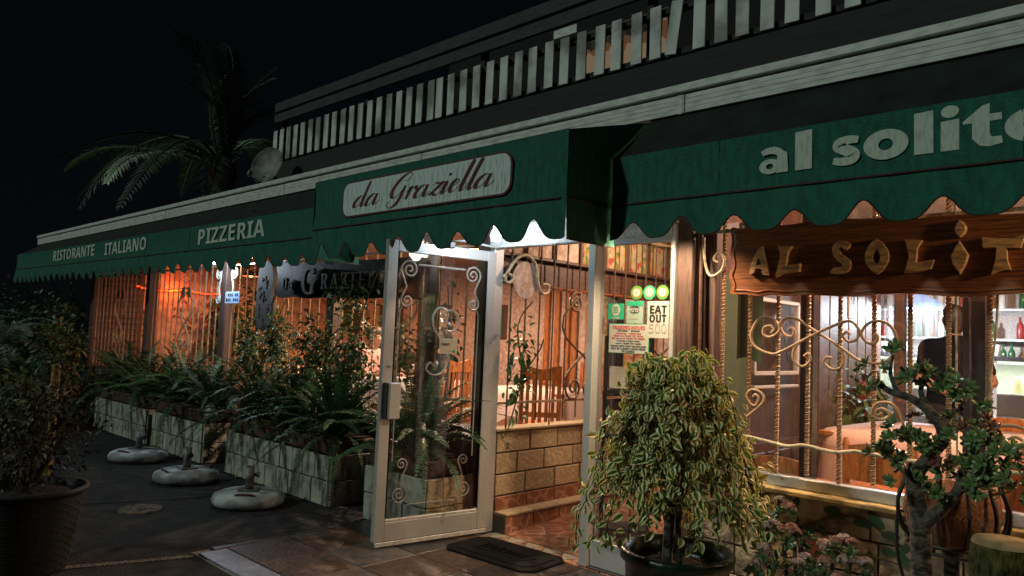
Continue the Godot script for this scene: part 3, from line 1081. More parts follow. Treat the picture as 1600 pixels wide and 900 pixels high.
# ---------- the doorway ----------
func entrance() -> void:
	var f := thing("door_frame", "aluminium door frame with glass sidelight right of the doorway", "door frame")
	var al: Material = mats.aluminium
	part("jamb", boxm(P(-4.085, 1.14, -4.06), P(0.055, 2.24, 0.1), 0.004), al, f)
	part("mullion", boxm(P(-3.075, 1.14, -4.02), P(0.06, 2.24, 0.11), 0.004), al, f)
	part("jamb", boxm(P(-2.472, 1.14, -4.03), P(0.028, 2.24, 0.05), 0.004), al, f)
	part("header", boxm(P(-3.3, 2.235, -4.05), P(1.63, 0.09, 0.1), 0.004), mats.aluminium_white, f)
	part("fanlight_panel", boxm(P(-3.3, 2.33, -4.07), P(1.63, 0.09, 0.03)), mats.aluminium_white, f)
	part("bottom_rail", boxm(P(-2.766, 0.1, -4.03), P(0.556, 0.15, 0.055), 0.004), al, f)
	part("bottom_sill", boxm(P(-2.79, 0.012, -4.02), P(0.54, 0.024, 0.11)), mats.dark_steel, f)
	part("glazing_bead", boxm(P(-2.766, 0.187, -4.008), P(0.556, 0.02, 0.02), 0.003), al, f)
	part("glazing_bead", boxm(P(-2.766, 2.17, -4.03), P(0.556, 0.04, 0.045), 0.003), al, f)
	part("pane", boxm(P(-2.765, 1.17, -4.03), P(0.57, 1.98, 0.006)), mats.glass, f)
	for x: float in [-3.56, -3.25]:
		part("header_slot", boxm(P(x, 2.186, -4.0), P(0.26, 0.006, 0.012)), mats.dark_steel, f)
	# the open leaf
	var d := thing("glass_door", "open aluminium framed glass door with white scrolls on it", "door", P(-4.07, 0.0, -4.03), deg_to_rad(-100.0))
	var wd := 0.935
	part("hinge_stile", boxm(P(0.0425, 1.11, 0), P(0.08, 2.1, 0.045), 0.004), al, d)
	part("lock_stile", boxm(P(wd - 0.0425, 1.11, 0), P(0.08, 2.1, 0.045), 0.004), al, d)
	part("top_rail", boxm(P(wd / 2, 2.12, 0), P(wd - 0.165, 0.08, 0.043), 0.004), al, d)
	part("bottom_rail", boxm(P(wd / 2, 0.125, 0), P(wd - 0.165, 0.13, 0.043), 0.004), al, d)
	part("kick_strip", boxm(P(wd / 2, 0.045, -0.03), P(wd - 0.02, 0.03, 0.012), 0.003), mats.aluminium_white, d)
	part("glazing_bead", boxm(P(wd / 2, 0.2, -0.012), P(wd - 0.17, 0.018, 0.02), 0.004), mats.aluminium_white, d)
	for x: float in [0.088, wd - 0.088]:
		part("gasket", boxm(P(x, 1.15, -0.008), P(0.012, 1.86, 0.02)), mats.rubber, d)
	part("pane", boxm(P(wd / 2, 1.14, 0), P(wd - 0.165, 1.9, 0.006)), mats.glass, d)
	var h := part("pull_handle", boxm(P(wd - 0.085, 1.03, -0.055), P(0.085, 0.25, 0.05), 0.005), al, d)
	part("handle_plate", boxm(P(wd - 0.03, 1.03, -0.035), P(0.025, 0.25, 0.035), 0.003), mats.dark_steel, h)
	part("lock", lathem([V(0, 0.0), V(0.012, 0.0), V(0.012, 0.012), V(0.0, 0.014)], 12, at3(P(wd - 0.05, 1.27, -0.022), Basis(Vector3.RIGHT, -PI / 2))), mats.chrome, d)
	for sg: float in [-1.0, 1.0]:
		var x := wd / 2 - sg * 0.27
		part("top_scroll", tubem(lift(scroll_s(0.17, 0.36, sg), 0.0), 0.008, 6), mats.white_iron, d, at3(P(x, 1.68, 0.012)))
		var low := []
		for p in scroll_s(0.15, 0.34, -sg):
			low.append(P(p.x, 0.36 - p.y, 0))
		part("low_scroll", tubem(low, 0.006, 6), mats.white_iron, d, at3(P(x, 0.27, 0.012)))
		part("upright_rod", tubem([P(x - sg * 0.065, 0.6, 0.012), P(x - sg * 0.065, 1.66, 0.012), P(x - sg * 0.045, 1.7, 0.012)], 0.005, 5), mats.white_iron, d)
	part("top_rod", tubem([P(wd / 2 - 0.2, 2.0, 0.012), P(wd / 2 + 0.2, 2.0, 0.012)], 0.009, 5), mats.white_iron, d)
	part("low_rod", tubem([P(wd / 2 - 0.2, 0.29, 0.012), P(wd / 2 + 0.2, 0.29, 0.012)], 0.005, 5), mats.white_iron, d)
	# white scroll and the card hanging on the pane
	var heart := smooth([V(0.0, 0.08), V(-0.02, 0.16), V(0.06, 0.2), V(0.12, 0.13), V(0.1, 0.02), V(0.02, -0.08), V(-0.04, -0.2), V(0.0, -0.32), V(0.1, -0.35), V(0.16, -0.3), V(0.13, -0.25), V(0.09, -0.28)], 5)
	var hp := []
	for p in heart:
		hp.append(P(0.42 + p.x * 0.9, 1.52 + p.y * 0.9, 0.012))
	part("centre_scroll", tubem(hp, 0.008, 6), mats.white_iron, d)
	var ring := []
	for p in spiral(V(0.38, 1.6), 0.09, 0.07, 0.3, 5.2, 20):
		ring.append(P(p.x, p.y, 0.012))
	part("centre_scroll", tubem(ring, 0.007, 6), mats.white_iron, d)
	# closer arm at the head of the door
	part("closer_arm", tubem([P(0.02, 2.19, -0.05), P(0.36, 2.2, -0.1), P(0.4, 2.2, -0.04)], 0.009, 5), al, d)
	part("closer_shoe", boxm(P(0.42, 2.17, -0.03), P(0.05, 0.05, 0.03), 0.005), mats.dark_steel, d)
	var c := thing("open_card", "small cream card reading Open hung on the glass door", "sign", d.transform * P(0.405, 1.42, -0.02), d.rotation.y)
	part("card", boxm(Vector3.ZERO, P(0.155, 0.115, 0.004), 0.001), mats.sign_paper, c)
	part("sucker", lathem([V(0.0, 0.014), V(0.012, 0.012), V(0.02, 0.0), V(0.0, 0.0)], 12, at3(P(0.0, 0.155, 0.008), Basis(Vector3.RIGHT, -PI / 2))), mats.sticker_white, c)
	part("string", tubem([P(-0.04, 0.055, 0), P(0, 0.155, -0.005), P(0.04, 0.055, 0)], 0.0012, 3), mats.print_grey, c)
	var back := Basis(Vector3.UP, PI)
	words("lettering", "Open", font_of("Droid Sans", 700), 0.066, 0.028, 0.001, mats.print_black, c, Transform3D(back, P(0.06, -0.002, -0.003)))
	part("logo_dot", lathem([V(0, 0.001), V(0.011, 0.001), V(0.011, 0), V(0, 0)], 14, at3(P(-0.05, -0.035, -0.0025), Basis(Vector3.RIGHT, -PI / 2))), mats.sticker_teal, c)
	part("small_print", boxm(P(-0.012, -0.035, -0.0026), P(0.04, 0.004, 0.0008)), mats.print_grey, c)
	# door mat with raised border and writing
	var m := thing("door_mat", "black rubber welcome mat with cut corners before the doorway", "door mat", P(-3.58, 0.017, -3.75), deg_to_rad(3.0))
	var flatb := Basis(Vector3.RIGHT, -PI / 2)
	var oct := func(a: float, b: float, k: float) -> Array:
		return [V(-a + k, -b), V(a - k, -b), V(a, -b + k), V(a, b - k), V(a - k, b), V(-a + k, b), V(-a, b - k), V(-a, -b + k)]
	part("mat_base", prismm(oct.call(0.4, 0.225, 0.07), 0.014, at3(Vector3.ZERO, flatb), 0.004), mats.rubber, m)
	part("mat_field", prismm(oct.call(0.34, 0.165, 0.05), 0.006, at3(P(0, 0.014, 0), flatb), 0.003), mats.rubber, m)
	part("mat_panel", prismm(oct.call(0.25, 0.075, 0.03), 0.004, at3(P(0, 0.02, 0), flatb), 0.002), mats.rubber, m)
	words("lettering", "Welcome", font_of("Droid Serif", 400, 0.0, 0.25), 0.4, 0.1, 0.006, mats.rubber, m, at3(P(-0.2, 0.025, 0.04), flatb))
	# black wire rack with leaflets behind the sidelight
	var rk := thing("leaflet_rack", "black metal leaflet rack standing behind the sidelight glass", "rack", P(-3.3, 0.05, -4.75), deg_to_rad(38))
	for x: float in [-0.17, 0.17]:
		for z: float in [-0.12, 0.12]:
			part("upright", boxm(P(x, 0.75, z), P(0.025, 1.5, 0.025), 0.003), mats.black_iron, rk)
	for k in 5:
		part("shelf", boxm(P(0, 0.06 + 0.34 * k, 0), P(0.36, 0.02, 0.26), 0.003), mats.black_iron, rk)
		if k > 1:
			var lf := part("leaflet_stack", boxm(P(-0.08, 0.16 + 0.34 * k - 0.34, 0.05), P(0.12, 0.17, 0.05), 0.003, Basis(Vector3.RIGHT, -0.2)), mats.paper, rk)
			part("leaflet_stack", boxm(P(0.07, 0.15 + 0.34 * k - 0.34, 0.05), P(0.11, 0.15, 0.05), 0.003, Basis(Vector3.RIGHT, -0.2)), mats.sticker_rust, rk)
			lf.set_meta("label", "pale leaflets")


# ---------- the window front on the right ----------
func right_front() -> void:
	var w := thing("painted_low_wall", "low block wall under the right window painted with a vine mural", "wall")
	blocks(w, P(-2.33, 0.0, -4.14), P(1, 0, 0), P(0, 0, 1), 3.4, [0.18, 0.17, 0.18, 0.165], 0.34, ["mural_block0", "mural_block1", "mural_block2"], 8, "block", 0.01, 0.02)
	var cap := T()
	box(cap, P(-0.63, 0.712, -4.13), P(3.44, 0.03, 0.13), 0.006)
	part("sill", done(cap), M("sill_yellow", lin(0.5, 0.36, 0.14), 0.6, {"tex": texs.stain, "scale": 1.5}), w)
	# the painted vine: stems, leaves and flowers a brush stroke thick
	var leafm := M("mural_leaf", lin(0.03, 0.085, 0.035), 0.85, {"tex": texs.grain, "scale": 5.0})
	var stemm := M("mural_stem", lin(0.07, 0.045, 0.025), 0.85)
	var flowm := M("mural_flower", lin(0.32, 0.09, 0.05), 0.85, {"tex": texs.grain, "scale": 6.0})
	var r := RandomNumberGenerator.new()
	r.seed = 21
	var stems := [[V(-2.25, 0.5), V(-2.1, 0.56), V(-1.9, 0.62), V(-1.72, 0.66)], [V(-1.75, 0.48), V(-1.55, 0.6), V(-1.38, 0.64), V(-1.2, 0.55), V(-1.05, 0.5)], [V(-1.6, 0.4), V(-1.4, 0.45), V(-1.2, 0.45), V(-1.0, 0.36), V(-0.8, 0.3)], [V(-0.8, 0.6), V(-0.5, 0.5), V(-0.2, 0.6), V(0.2, 0.5)]]
	for s in stems:
		var pts := smooth(s, 6)
		part("painted_stem", tubem(lift(pts, -4.118), 0.006, 4), stemm, w)
		for i in range(1, pts.size(), 2):
			var p: Vector2 = pts[i] + V(r.randf_range(-0.03, 0.03), r.randf_range(-0.05, 0.05))
			var poly := []
			var a := r.randf() * TAU
			var l := r.randf_range(0.03, 0.05)
			for k in 8:
				var t := TAU * k / 8.0
				poly.append(p + V(cos(t) * l, sin(t) * l * 0.5).rotated(a))
			part("painted_leaf", prismm(poly, 0.001 + 0.0004 * (i % 4), at3(P(0, 0, -4.1185))), leafm, w)
	for c: Vector2 in [V(-2.15, 0.63), V(-1.8, 0.62), V(-1.62, 0.45), V(-1.0, 0.6), V(-0.3, 0.45)]:
		for k in 5:
			var a := TAU * k / 5.0 + c.x
			var poly := []
			for j in 7:
				var t := TAU * j / 7.0
				poly.append(c + V(0.026, 0).rotated(a) + V(cos(t) * 0.022, sin(t) * 0.016).rotated(a))
			part("painted_petal", prismm(poly, 0.0012 + 0.0003 * k, at3(P(0, 0, -4.118))), flowm, w)
	# window frame and glass
	var f := thing("front_window", "wide window with aluminium sill frame behind twisted iron bars", "window")
	part("bottom_frame", boxm(P(-0.55, 0.757, -4.175), P(3.6, 0.06, 0.06), 0.004), mats.aluminium, f)
	part("top_frame", boxm(P(-0.55, 2.4, -4.21), P(3.6, 0.06, 0.06), 0.004), mats.post_wood, f)
	part("side_frame", boxm(P(-2.3, 1.58, -4.2), P(0.1, 1.6, 0.1), 0.004), mats.post_wood, f)
	part("post", boxm(P(-1.74, 1.58, -4.33), P(0.075, 1.66, 0.08), 0.004), mats.dark_steel, f)
	part("post", boxm(P(-0.9, 1.58, -4.33), P(0.1, 1.66, 0.08), 0.004), mats.dark_steel, f)
	part("pane", boxm(P(-2.0, 1.58, -4.2), P(0.5, 1.6, 0.006)), mats.glass_dim, f)
	part("pane", boxm(P(0.2, 1.58, -4.2), P(3.8, 1.6, 0.006)), mats.glass, f)
	var pipe := part("drain_pipe", tubem([P(-2.325, 0.72, -4.09), P(-2.315, 1.4, -4.085), P(-2.325, 2.4, -4.09)], 0.012, 6), mats.beam_wood, f)
	pipe.set_meta("label", "thin brown conduit beside the door post")
	# bars and scrolls
	var g := thing("window_scroll_grille", "copper brown twisted bars with crossing scrolls on the right window", "grille")
	var bar := twist(1.68, 0.0145, 0.085)
	for i in 16:
		var o := part("twisted_bar", bar, mats.bronze_iron, g, at3(P(-2.17 + 0.172 * i, 0.8 + (0.02 if i % 2 else 0.0), -4.1)))
		o.rotation.y = 0.3 * i
	var paths := [
		[V(-1.862, 1.589), V(-1.843, 1.609), V(-1.863, 1.632), V(-1.901, 1.62), V(-1.904, 1.583), V(-1.862, 1.568), V(-1.808, 1.612), V(-1.853, 1.674), V(-1.93, 1.673), V(-1.979, 1.586), V(-1.955, 1.512), V(-1.871, 1.475), V(-1.811, 1.481), V(-1.68, 1.553), V(-1.579, 1.607), V(-1.491, 1.647), V(-1.424, 1.665), V(-1.381, 1.621), V(-1.39, 1.572), V(-1.432, 1.556), V(-1.461, 1.585), V(-1.441, 1.608), V(-1.425, 1.591)],
		[V(-1.76, 1.611), V(-1.744, 1.624), V(-1.728, 1.603), V(-1.743, 1.575), V(-1.786, 1.586), V(-1.808, 1.628), V(-1.777, 1.675), V(-1.713, 1.673), V(-1.65, 1.631), V(-1.569, 1.582), V(-1.49, 1.534), V(-1.392, 1.465), V(-1.349, 1.454), V(-1.29, 1.448), V(-1.233, 1.473), V(-1.197, 1.531)],
		[V(-1.68, 1.553), V(-1.721, 1.51), V(-1.725, 1.448), V(-1.678, 1.41), V(-1.632, 1.443), V(-1.643, 1.483), V(-1.668, 1.466)],
		[V(-1.495, 1.534), V(-1.46, 1.481), V(-1.469, 1.422), V(-1.517, 1.404), V(-1.562, 1.436), V(-1.548, 1.467), V(-1.518, 1.464)],
		[V(-2.128, 1.187), V(-2.104, 1.2), V(-2.083, 1.18), V(-2.094, 1.152), V(-2.121, 1.153)],
		[V(-1.96, 1.218), V(-1.949, 1.234), V(-1.927, 1.215), V(-1.948, 1.171), V(-1.982, 1.184), V(-2.0, 1.23), V(-1.967, 1.26), V(-1.916, 1.248), V(-1.896, 1.212), V(-1.92, 1.171), V(-2.0, 1.1)],
		[V(-1.304, 1.589), V(-1.292, 1.598), V(-1.287, 1.572), V(-1.308, 1.549), V(-1.346, 1.561), V(-1.368, 1.601), V(-1.342, 1.646), V(-1.3, 1.667), V(-1.242, 1.657), V(-1.201, 1.601), V(-1.197, 1.531), V(-1.225, 1.478), V(-1.26, 1.4)],
		[V(-1.264, 1.196), V(-1.288, 1.18), V(-1.297, 1.201), V(-1.264, 1.218), V(-1.231, 1.199), V(-1.239, 1.172), V(-1.28, 1.164), V(-1.313, 1.191), V(-1.289, 1.241), V(-1.231, 1.251), V(-1.191, 1.22), V(-1.167, 1.163), V(-1.158, 1.096)],
		[V(-0.796, 1.149), V(-0.758, 1.185), V(-0.705, 1.195), V(-0.65, 1.18), V(-0.62, 1.13), V(-0.64, 1.09), V(-0.698, 1.078), V(-0.728, 1.092), V(-0.728, 1.122), V(-0.69, 1.144), V(-0.661, 1.13)],
		[V(-0.4, 1.5), V(-0.3, 1.6), V(-0.2, 1.52), V(-0.3, 1.42), V(-0.42, 1.5), V(-0.3, 1.7), V(-0.1, 1.62), V(0.1, 1.5), V(0.3, 1.42)],
		[V(-2.3, 2.17), V(-2.29, 2.02), V(-2.25, 1.93), V(-2.18, 1.96), V(-2.16, 2.03), V(-2.2, 2.07), V(-2.23, 2.03), V(-2.2, 2.01)],
	]
	for i in paths.size():
		part("scroll", tubem(lift(smooth(paths[i], 5), -4.085 if i % 2 else -4.078), 0.0085, 5), mats.pale_iron if i == 10 else mats.bronze_iron, g)
	part("hanging_cable", tubem(smooth([P(-0.93, 2.3, -4.06), P(-0.925, 1.6, -4.06), P(-0.92, 0.98, -4.06)], 4), 0.005, 5), mats.pale_iron, g)
	part("hanging_cable", tubem(smooth([P(-0.75, 2.3, -4.06), P(-0.755, 1.7, -4.05), P(-0.785, 1.35, -4.05), P(-0.77, 0.98, -4.06)], 4), 0.006, 5), mats.pale_iron, g)
	part("top_rail", boxm(P(-1.0, 2.2, -4.09), P(2.7, 0.022, 0.012)), mats.pale_iron, g)
	part("wavy_rail", tubem(lift(smooth([V(-2.3, 0.972), V(-2.12, 0.978), V(-2.011, 0.987), V(-1.917, 0.981), V(-1.826, 0.969), V(-1.749, 0.963), V(-1.674, 0.98), V(-1.59, 0.973), V(-1.498, 0.965), V(-1.4, 0.983), V(-1.305, 0.981), V(-1.213, 0.97), V(-1.0, 0.978), V(-0.8, 0.97), V(-0.6, 0.983), V(0.3, 0.97)], 4), -4.088), 0.0105, 6), mats.pale_iron, g)


# ---------- awnings ----------
# scalloped canvas: sloping top, upright face, valance with rounded lobes; gaps at xg + k * period
func awning(t: Node3D, x0: float, x1: float, zf: float, yt: float, yf: float, ytip: float, gap: float, xg: float, period: float, zb: float, yb: float, roof: String, tilt := 0.0) -> void:
	var green: Material = mats.awning_green
	var n := int((x1 - x0) / 0.02)
	var low := func(x: float) -> float:
		var f := absf(fposmod((x - xg) / period + 0.5, 1.0) - 0.5) * 2.0
		return ytip + 0.006 * sin(x * 1.7) + gap * (1.0 + 0.12 * sin(roundf((x - xg) / period) * 1.9)) * pow(0.5 + 0.5 * cos(PI * minf(f * 1.06, 1.0)), 2.1) + tilt * (x - x1)
	var wave := func(x: float, d: float) -> float:
		return zf + d * (0.014 * sin(x * TAU / period * 1.0 + 1.0 + 0.6 * sin(x * 1.3)) + 0.01 * sin(x * 3.3)) + 0.014 * d
	var st := T()
	st.set_smooth_group(1)
	var fold := []
	var edge := []
	for i in n:
		var xa := lerpf(x0, x1, float(i) / n)
		var xb := lerpf(x0, x1, float(i + 1) / n)
		for k in 4:
			var p := func(x: float, s: float) -> Vector3:
				var y0: float = yf + tilt * (x - x1)
				var y1: float = low.call(x)
				return P(x, lerpf(y0, y1, s), wave.call(x, s))
			quad(st, p.call(xa, k / 4.0), p.call(xb, k / 4.0), p.call(xb, (k + 1) / 4.0), p.call(xa, (k + 1) / 4.0))
		edge.append(P(xa, low.call(xa), wave.call(xa, 1.0)))
		if i % 5 == 0:
			fold.append(P(xa, yf + tilt * (xa - x1) - 0.003, zf + 0.006))
	part("valance", done(st), green, t)
	st = T()
	st.set_smooth_group(1)
	var cols := int((x1 - x0) / 0.2)
	for i in cols:
		for k in 3:
			var p := func(u: int, s: float) -> Vector3:
				var x := lerpf(x0, x1, float(u) / cols)
				return P(x, lerpf(yt, yf, s) + tilt * (x - x1), zf - 0.012 * sin(s * PI) * (0.6 + 0.4 * sin(x * 3.1)) + 0.004 * sin(x * 9.0 + s * 4.0) * sin(s * PI))
			quad(st, p.call(i, k / 3.0), p.call(i + 1, k / 3.0), p.call(i + 1, (k + 1) / 3.0), p.call(i, (k + 1) / 3.0))
	part("face_panel", done(st), green, t)
	st = T()
	st.set_smooth_group(1)
	for i in cols:
		for k in 4:
			var p := func(u: int, s: float) -> Vector3:
				var x := lerpf(x0, x1, float(u) / cols)
				return P(x, lerpf(yt, yb, s) + tilt * (x - x1) * (1.0 - s) - 0.02 * sin(s * PI) * (0.7 + 0.3 * sin(x * 2.3)), lerpf(zf, zb, s))
			quad(st, p.call(i, (k + 1) / 4.0), p.call(i + 1, (k + 1) / 4.0), p.call(i + 1, k / 4.0), p.call(i, k / 4.0))
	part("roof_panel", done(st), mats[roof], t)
	var sx := x1 - 0.75
	while sx > x0 + 0.2:
		var sp := []
		for k in 7:
			var s := k / 6.0
			sp.append(P(sx + 0.004 * sin(k * 2.0), lerpf(yt, yf, s) + tilt * (sx - x1), zf - 0.012 * sin(s * PI) * (0.6 + 0.4 * sin(sx * 3.1)) + 0.001))
		part("seam", tubem(sp, 0.003, 4), mats.awning_green, t)
		sx -= 1.36
	part("fold_piping", tubem(fold, 0.006, 4), mats.piping, t)
	part("edge_piping", tubem(edge, 0.0045, 4), mats.piping, t)
	for y: float in [yf, yt]:
		part("frame_tube", tubem([P(x0 + 0.02, y - tilt * (x1 - x0), zf - 0.022), P(x1 - 0.02, y, zf - 0.022)], 0.012, 6), mats.dark_steel, t)


func cheek(t: Node3D, x: float, zf: float, yt: float, yf: float, ytip: float, zb: float, yb: float) -> void:
	var st := T()
	st.set_smooth_group(-1)
	quad(st, P(x, yt, zf), P(x, yf, zf), P(x, yf, zb), P(x, yb, zb))
	var n := 12
	for i in n:
		var a := float(i) / n
		var b := float(i + 1) / n
		var z0 := lerpf(zf, zb, a)
		var z1 := lerpf(zf, zb, b)
		quad(st, P(x, yf, z0), P(x + 0.01, ytip + 0.07 * pow(absf(sin(a * PI * 1.3 + 0.3)), 6.0) * 0.0, z0), P(x + 0.01, ytip, z1), P(x, yf, z1))
	part("cheek_panel", done(st), mats.awning_green, t)
	part("fold_piping", tubem([P(x + 0.006, yf - 0.003, zf), P(x + 0.006, yf - 0.003, zb)], 0.006, 4), mats.piping, t)
	part("edge_piping", tubem([P(x + 0.012, ytip, zf), P(x + 0.012, ytip, zb)], 0.0045, 4), mats.piping, t)


func awnings() -> void:
	var bold := font_of("Droid Sans", 700)
	var a := thing("awning", "long green awning lettered ristorante italiano and pizzeria", "awning", Vector3.ZERO, 0.0, "green scalloped awnings")
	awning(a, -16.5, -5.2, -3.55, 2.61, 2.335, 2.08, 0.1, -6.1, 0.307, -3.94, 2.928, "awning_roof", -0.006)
	cheek(a, -16.5, -3.55, 2.68, 2.4, 2.14, -4.0, 2.9)
	var lay := func(s: String, x0: float, x1: float, y: float, h: float) -> void:
		words("lettering", s, bold, x1 - x0, h, 0.002, mats.letter_white, a, at3(P(x0, y - 0.006 * (x0 + 5.2), -3.548), Basis(Vector3.RIGHT, 0.0)))
	lay.call("RISTORANTE", -14.1, -12.02, 2.405, 0.165)
	lay.call("ITALIANO", -11.57, -10.0, 2.4, 0.17)
	lay.call("PIZZERIA", -8.42, -6.87, 2.39, 0.175)
	var b := thing("awning", "deep green box awning over the door with a white script plaque", "awning", Vector3.ZERO, 0.0, "green scalloped awnings")
	awning(b, -5.3, -2.64, -3.15, 2.69, 2.305, 2.065, 0.11, -3.18, 0.32, -3.94, 2.93, "awning_green")
	cheek(b, -2.64, -3.15, 2.69, 2.305, 2.065, -3.6, 2.82)
	cheek(b, -5.3, -3.15, 2.69, 2.305, 2.065, -3.6, 2.82)
	var st: SurfaceTool
	for x: float in [-2.645, -5.295]:
		st = T()
		st.set_smooth_group(-1)
		quad(st, P(x, 2.82, -3.6), P(x, 2.3, -3.6), P(x, 2.6, -4.0), P(x, 2.935, -4.0))
		part("cheek_gusset", done(st), mats.awning_green, b)
	# plaque with rounded ends and a maroon outline, and its script
	var rr := func(x0: float, y0: float, x1: float, y1: float, r: float) -> Array:
		var out := []
		for c: Array in [[V(x1 - r, y0 + r), -PI / 2], [V(x1 - r, y1 - r), 0.0], [V(x0 + r, y1 - r), PI / 2], [V(x0 + r, y0 + r), PI]]:
			for k in 7:
				var t: float = c[1] + PI / 2 * k / 6.0
				out.append(c[0] + V(cos(t), sin(t)) * r)
		return out
	var zp := -3.146
	part("plaque_outline", prismm(rr.call(-4.88, 2.362, -3.065, 2.635, 0.085), 0.003, at3(P(0, 0, zp))), mats.maroon, b)
	part("plaque", prismm(rr.call(-4.865, 2.374, -3.08, 2.623, 0.075), 0.0045, at3(P(0, 0, zp))), mats.plaque_white, b)
	script(b, P(-4.74, 2.432, zp + 0.006), 1.5, 0.081, mats.maroon)
	var c := thing("awning", "green awning on the right lettered al solito", "awning", Vector3.ZERO, 0.0, "green scalloped awnings")
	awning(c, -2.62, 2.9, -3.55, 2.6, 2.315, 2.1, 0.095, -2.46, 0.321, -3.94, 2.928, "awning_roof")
	cheek(c, 2.9, -3.55, 2.6, 2.315, 2.1, -4.0, 2.9)
	for w: Array in [["a", -1.695, -1.545, 0.13], ["l", -1.512, -1.425, 0.195], ["s", -1.335, -1.195, 0.13], ["o", -1.185, -1.0, 0.135], ["l", -0.975, -0.895, 0.19], ["i", -0.872, -0.795, 0.135], ["t", -0.785, -0.64, 0.135], ["o", -0.63, -0.445, 0.135]]:
		fat_letter(c, w[0], P(w[1], 2.385, -3.549), w[2] - w[1], w[3], mats.letter_white)


# heavy rounded lower case letters; each stroke lies a hair in front of the last
func fat_letter(parent: Node3D, ch: String, o: Vector3, w: float, h: float, m: Material) -> void:
	var st := T()
	st.set_smooth_group(-1)
	var lay := [0.0]
	var f := func(q: Vector2) -> Vector3:
		return o + P(q.x * w, q.y * h, lay[0])
	var ring := func(c: Vector2, a: Vector2, b: Vector2) -> void:
		for k in 28:
			var u := V(cos(TAU * k / 28.0), sin(TAU * k / 28.0))
			var v := V(cos(TAU * (k + 1) / 28.0), sin(TAU * (k + 1) / 28.0))
			quad(st, f.call(c + u * a), f.call(c + u * b), f.call(c + v * b), f.call(c + v * a))
		lay[0] += 0.0006
	var fill := func(poly: Array) -> void:
		var pts := PackedVector2Array(poly)
		var idx := Geometry2D.triangulate_polygon(pts)
		for k in range(0, idx.size(), 3):
			tri(st, f.call(pts[idx[k]]), f.call(pts[idx[k + 1]]), f.call(pts[idx[k + 2]]))
		lay[0] += 0.0006
	var stroke := func(path: Array, t0: float, t1: float) -> void:
		var pts := smooth(path, 6)
		for k in pts.size() - 1:
			var q := []
			for e in 2:
				var i: int = k + e
				var d: Vector2 = (pts[mini(i + 1, pts.size() - 1)] - pts[maxi(i - 1, 0)]).normalized()
				var t := lerpf(t0, t1, sin(PI * i / (pts.size() - 1.0)))
				q.append(pts[i] + V(-d.y, d.x) * t)
				q.append(pts[i] - V(-d.y, d.x) * t)
			quad(st, f.call(q[0]), f.call(q[2]), f.call(q[3]), f.call(q[1]))
		lay[0] += 0.0006
	match ch:
		"l":
			fill.call([V(0.02, 0), V(0.98, 0), V(0.96, 1.0), V(0.0, 0.98)])
		"i":
			fill.call([V(0.04, 0), V(0.96, 0), V(0.96, 1.0), V(0.04, 0.97)])
			ring.call(V(0.5, 1.27), V(0.0, 0.0), V(0.45, 0.2))
		"o":
			ring.call(V(0.5, 0.5), V(0.17, 0.2), V(0.52, 0.52))
		"a":
			stroke.call([V(0.08, 0.82), V(0.3, 0.9), V(0.56, 0.88), V(0.76, 0.7), V(0.78, 0.45)], 0.1, 0.14)
			fill.call([V(0.58, 0.0), V(1.0, 0.0), V(0.96, 0.7), V(0.9, 0.82), V(0.62, 0.66)])
			ring.call(V(0.36, 0.28), V(0.13, 0.11), V(0.37, 0.3))
		"s":
			stroke.call([V(0.88, 0.84), V(0.6, 0.88), V(0.3, 0.82), V(0.24, 0.66), V(0.5, 0.5), V(0.74, 0.34), V(0.68, 0.16), V(0.38, 0.1), V(0.06, 0.16)], 0.12, 0.2)
		"t":
			fill.call([V(0.24, 0.28), V(0.42, 0.04), V(0.66, -0.02), V(1.0, 0.04), V(0.98, 0.26), V(0.72, 0.28), V(0.68, 0.42), V(0.68, 0.78), V(0.98, 0.78), V(0.98, 1.0), V(0.68, 1.0), V(0.68, 1.34), V(0.5, 1.3), V(0.0, 0.86), V(0.0, 0.78), V(0.24, 0.78)])
	part("letter", done(st), m, parent)


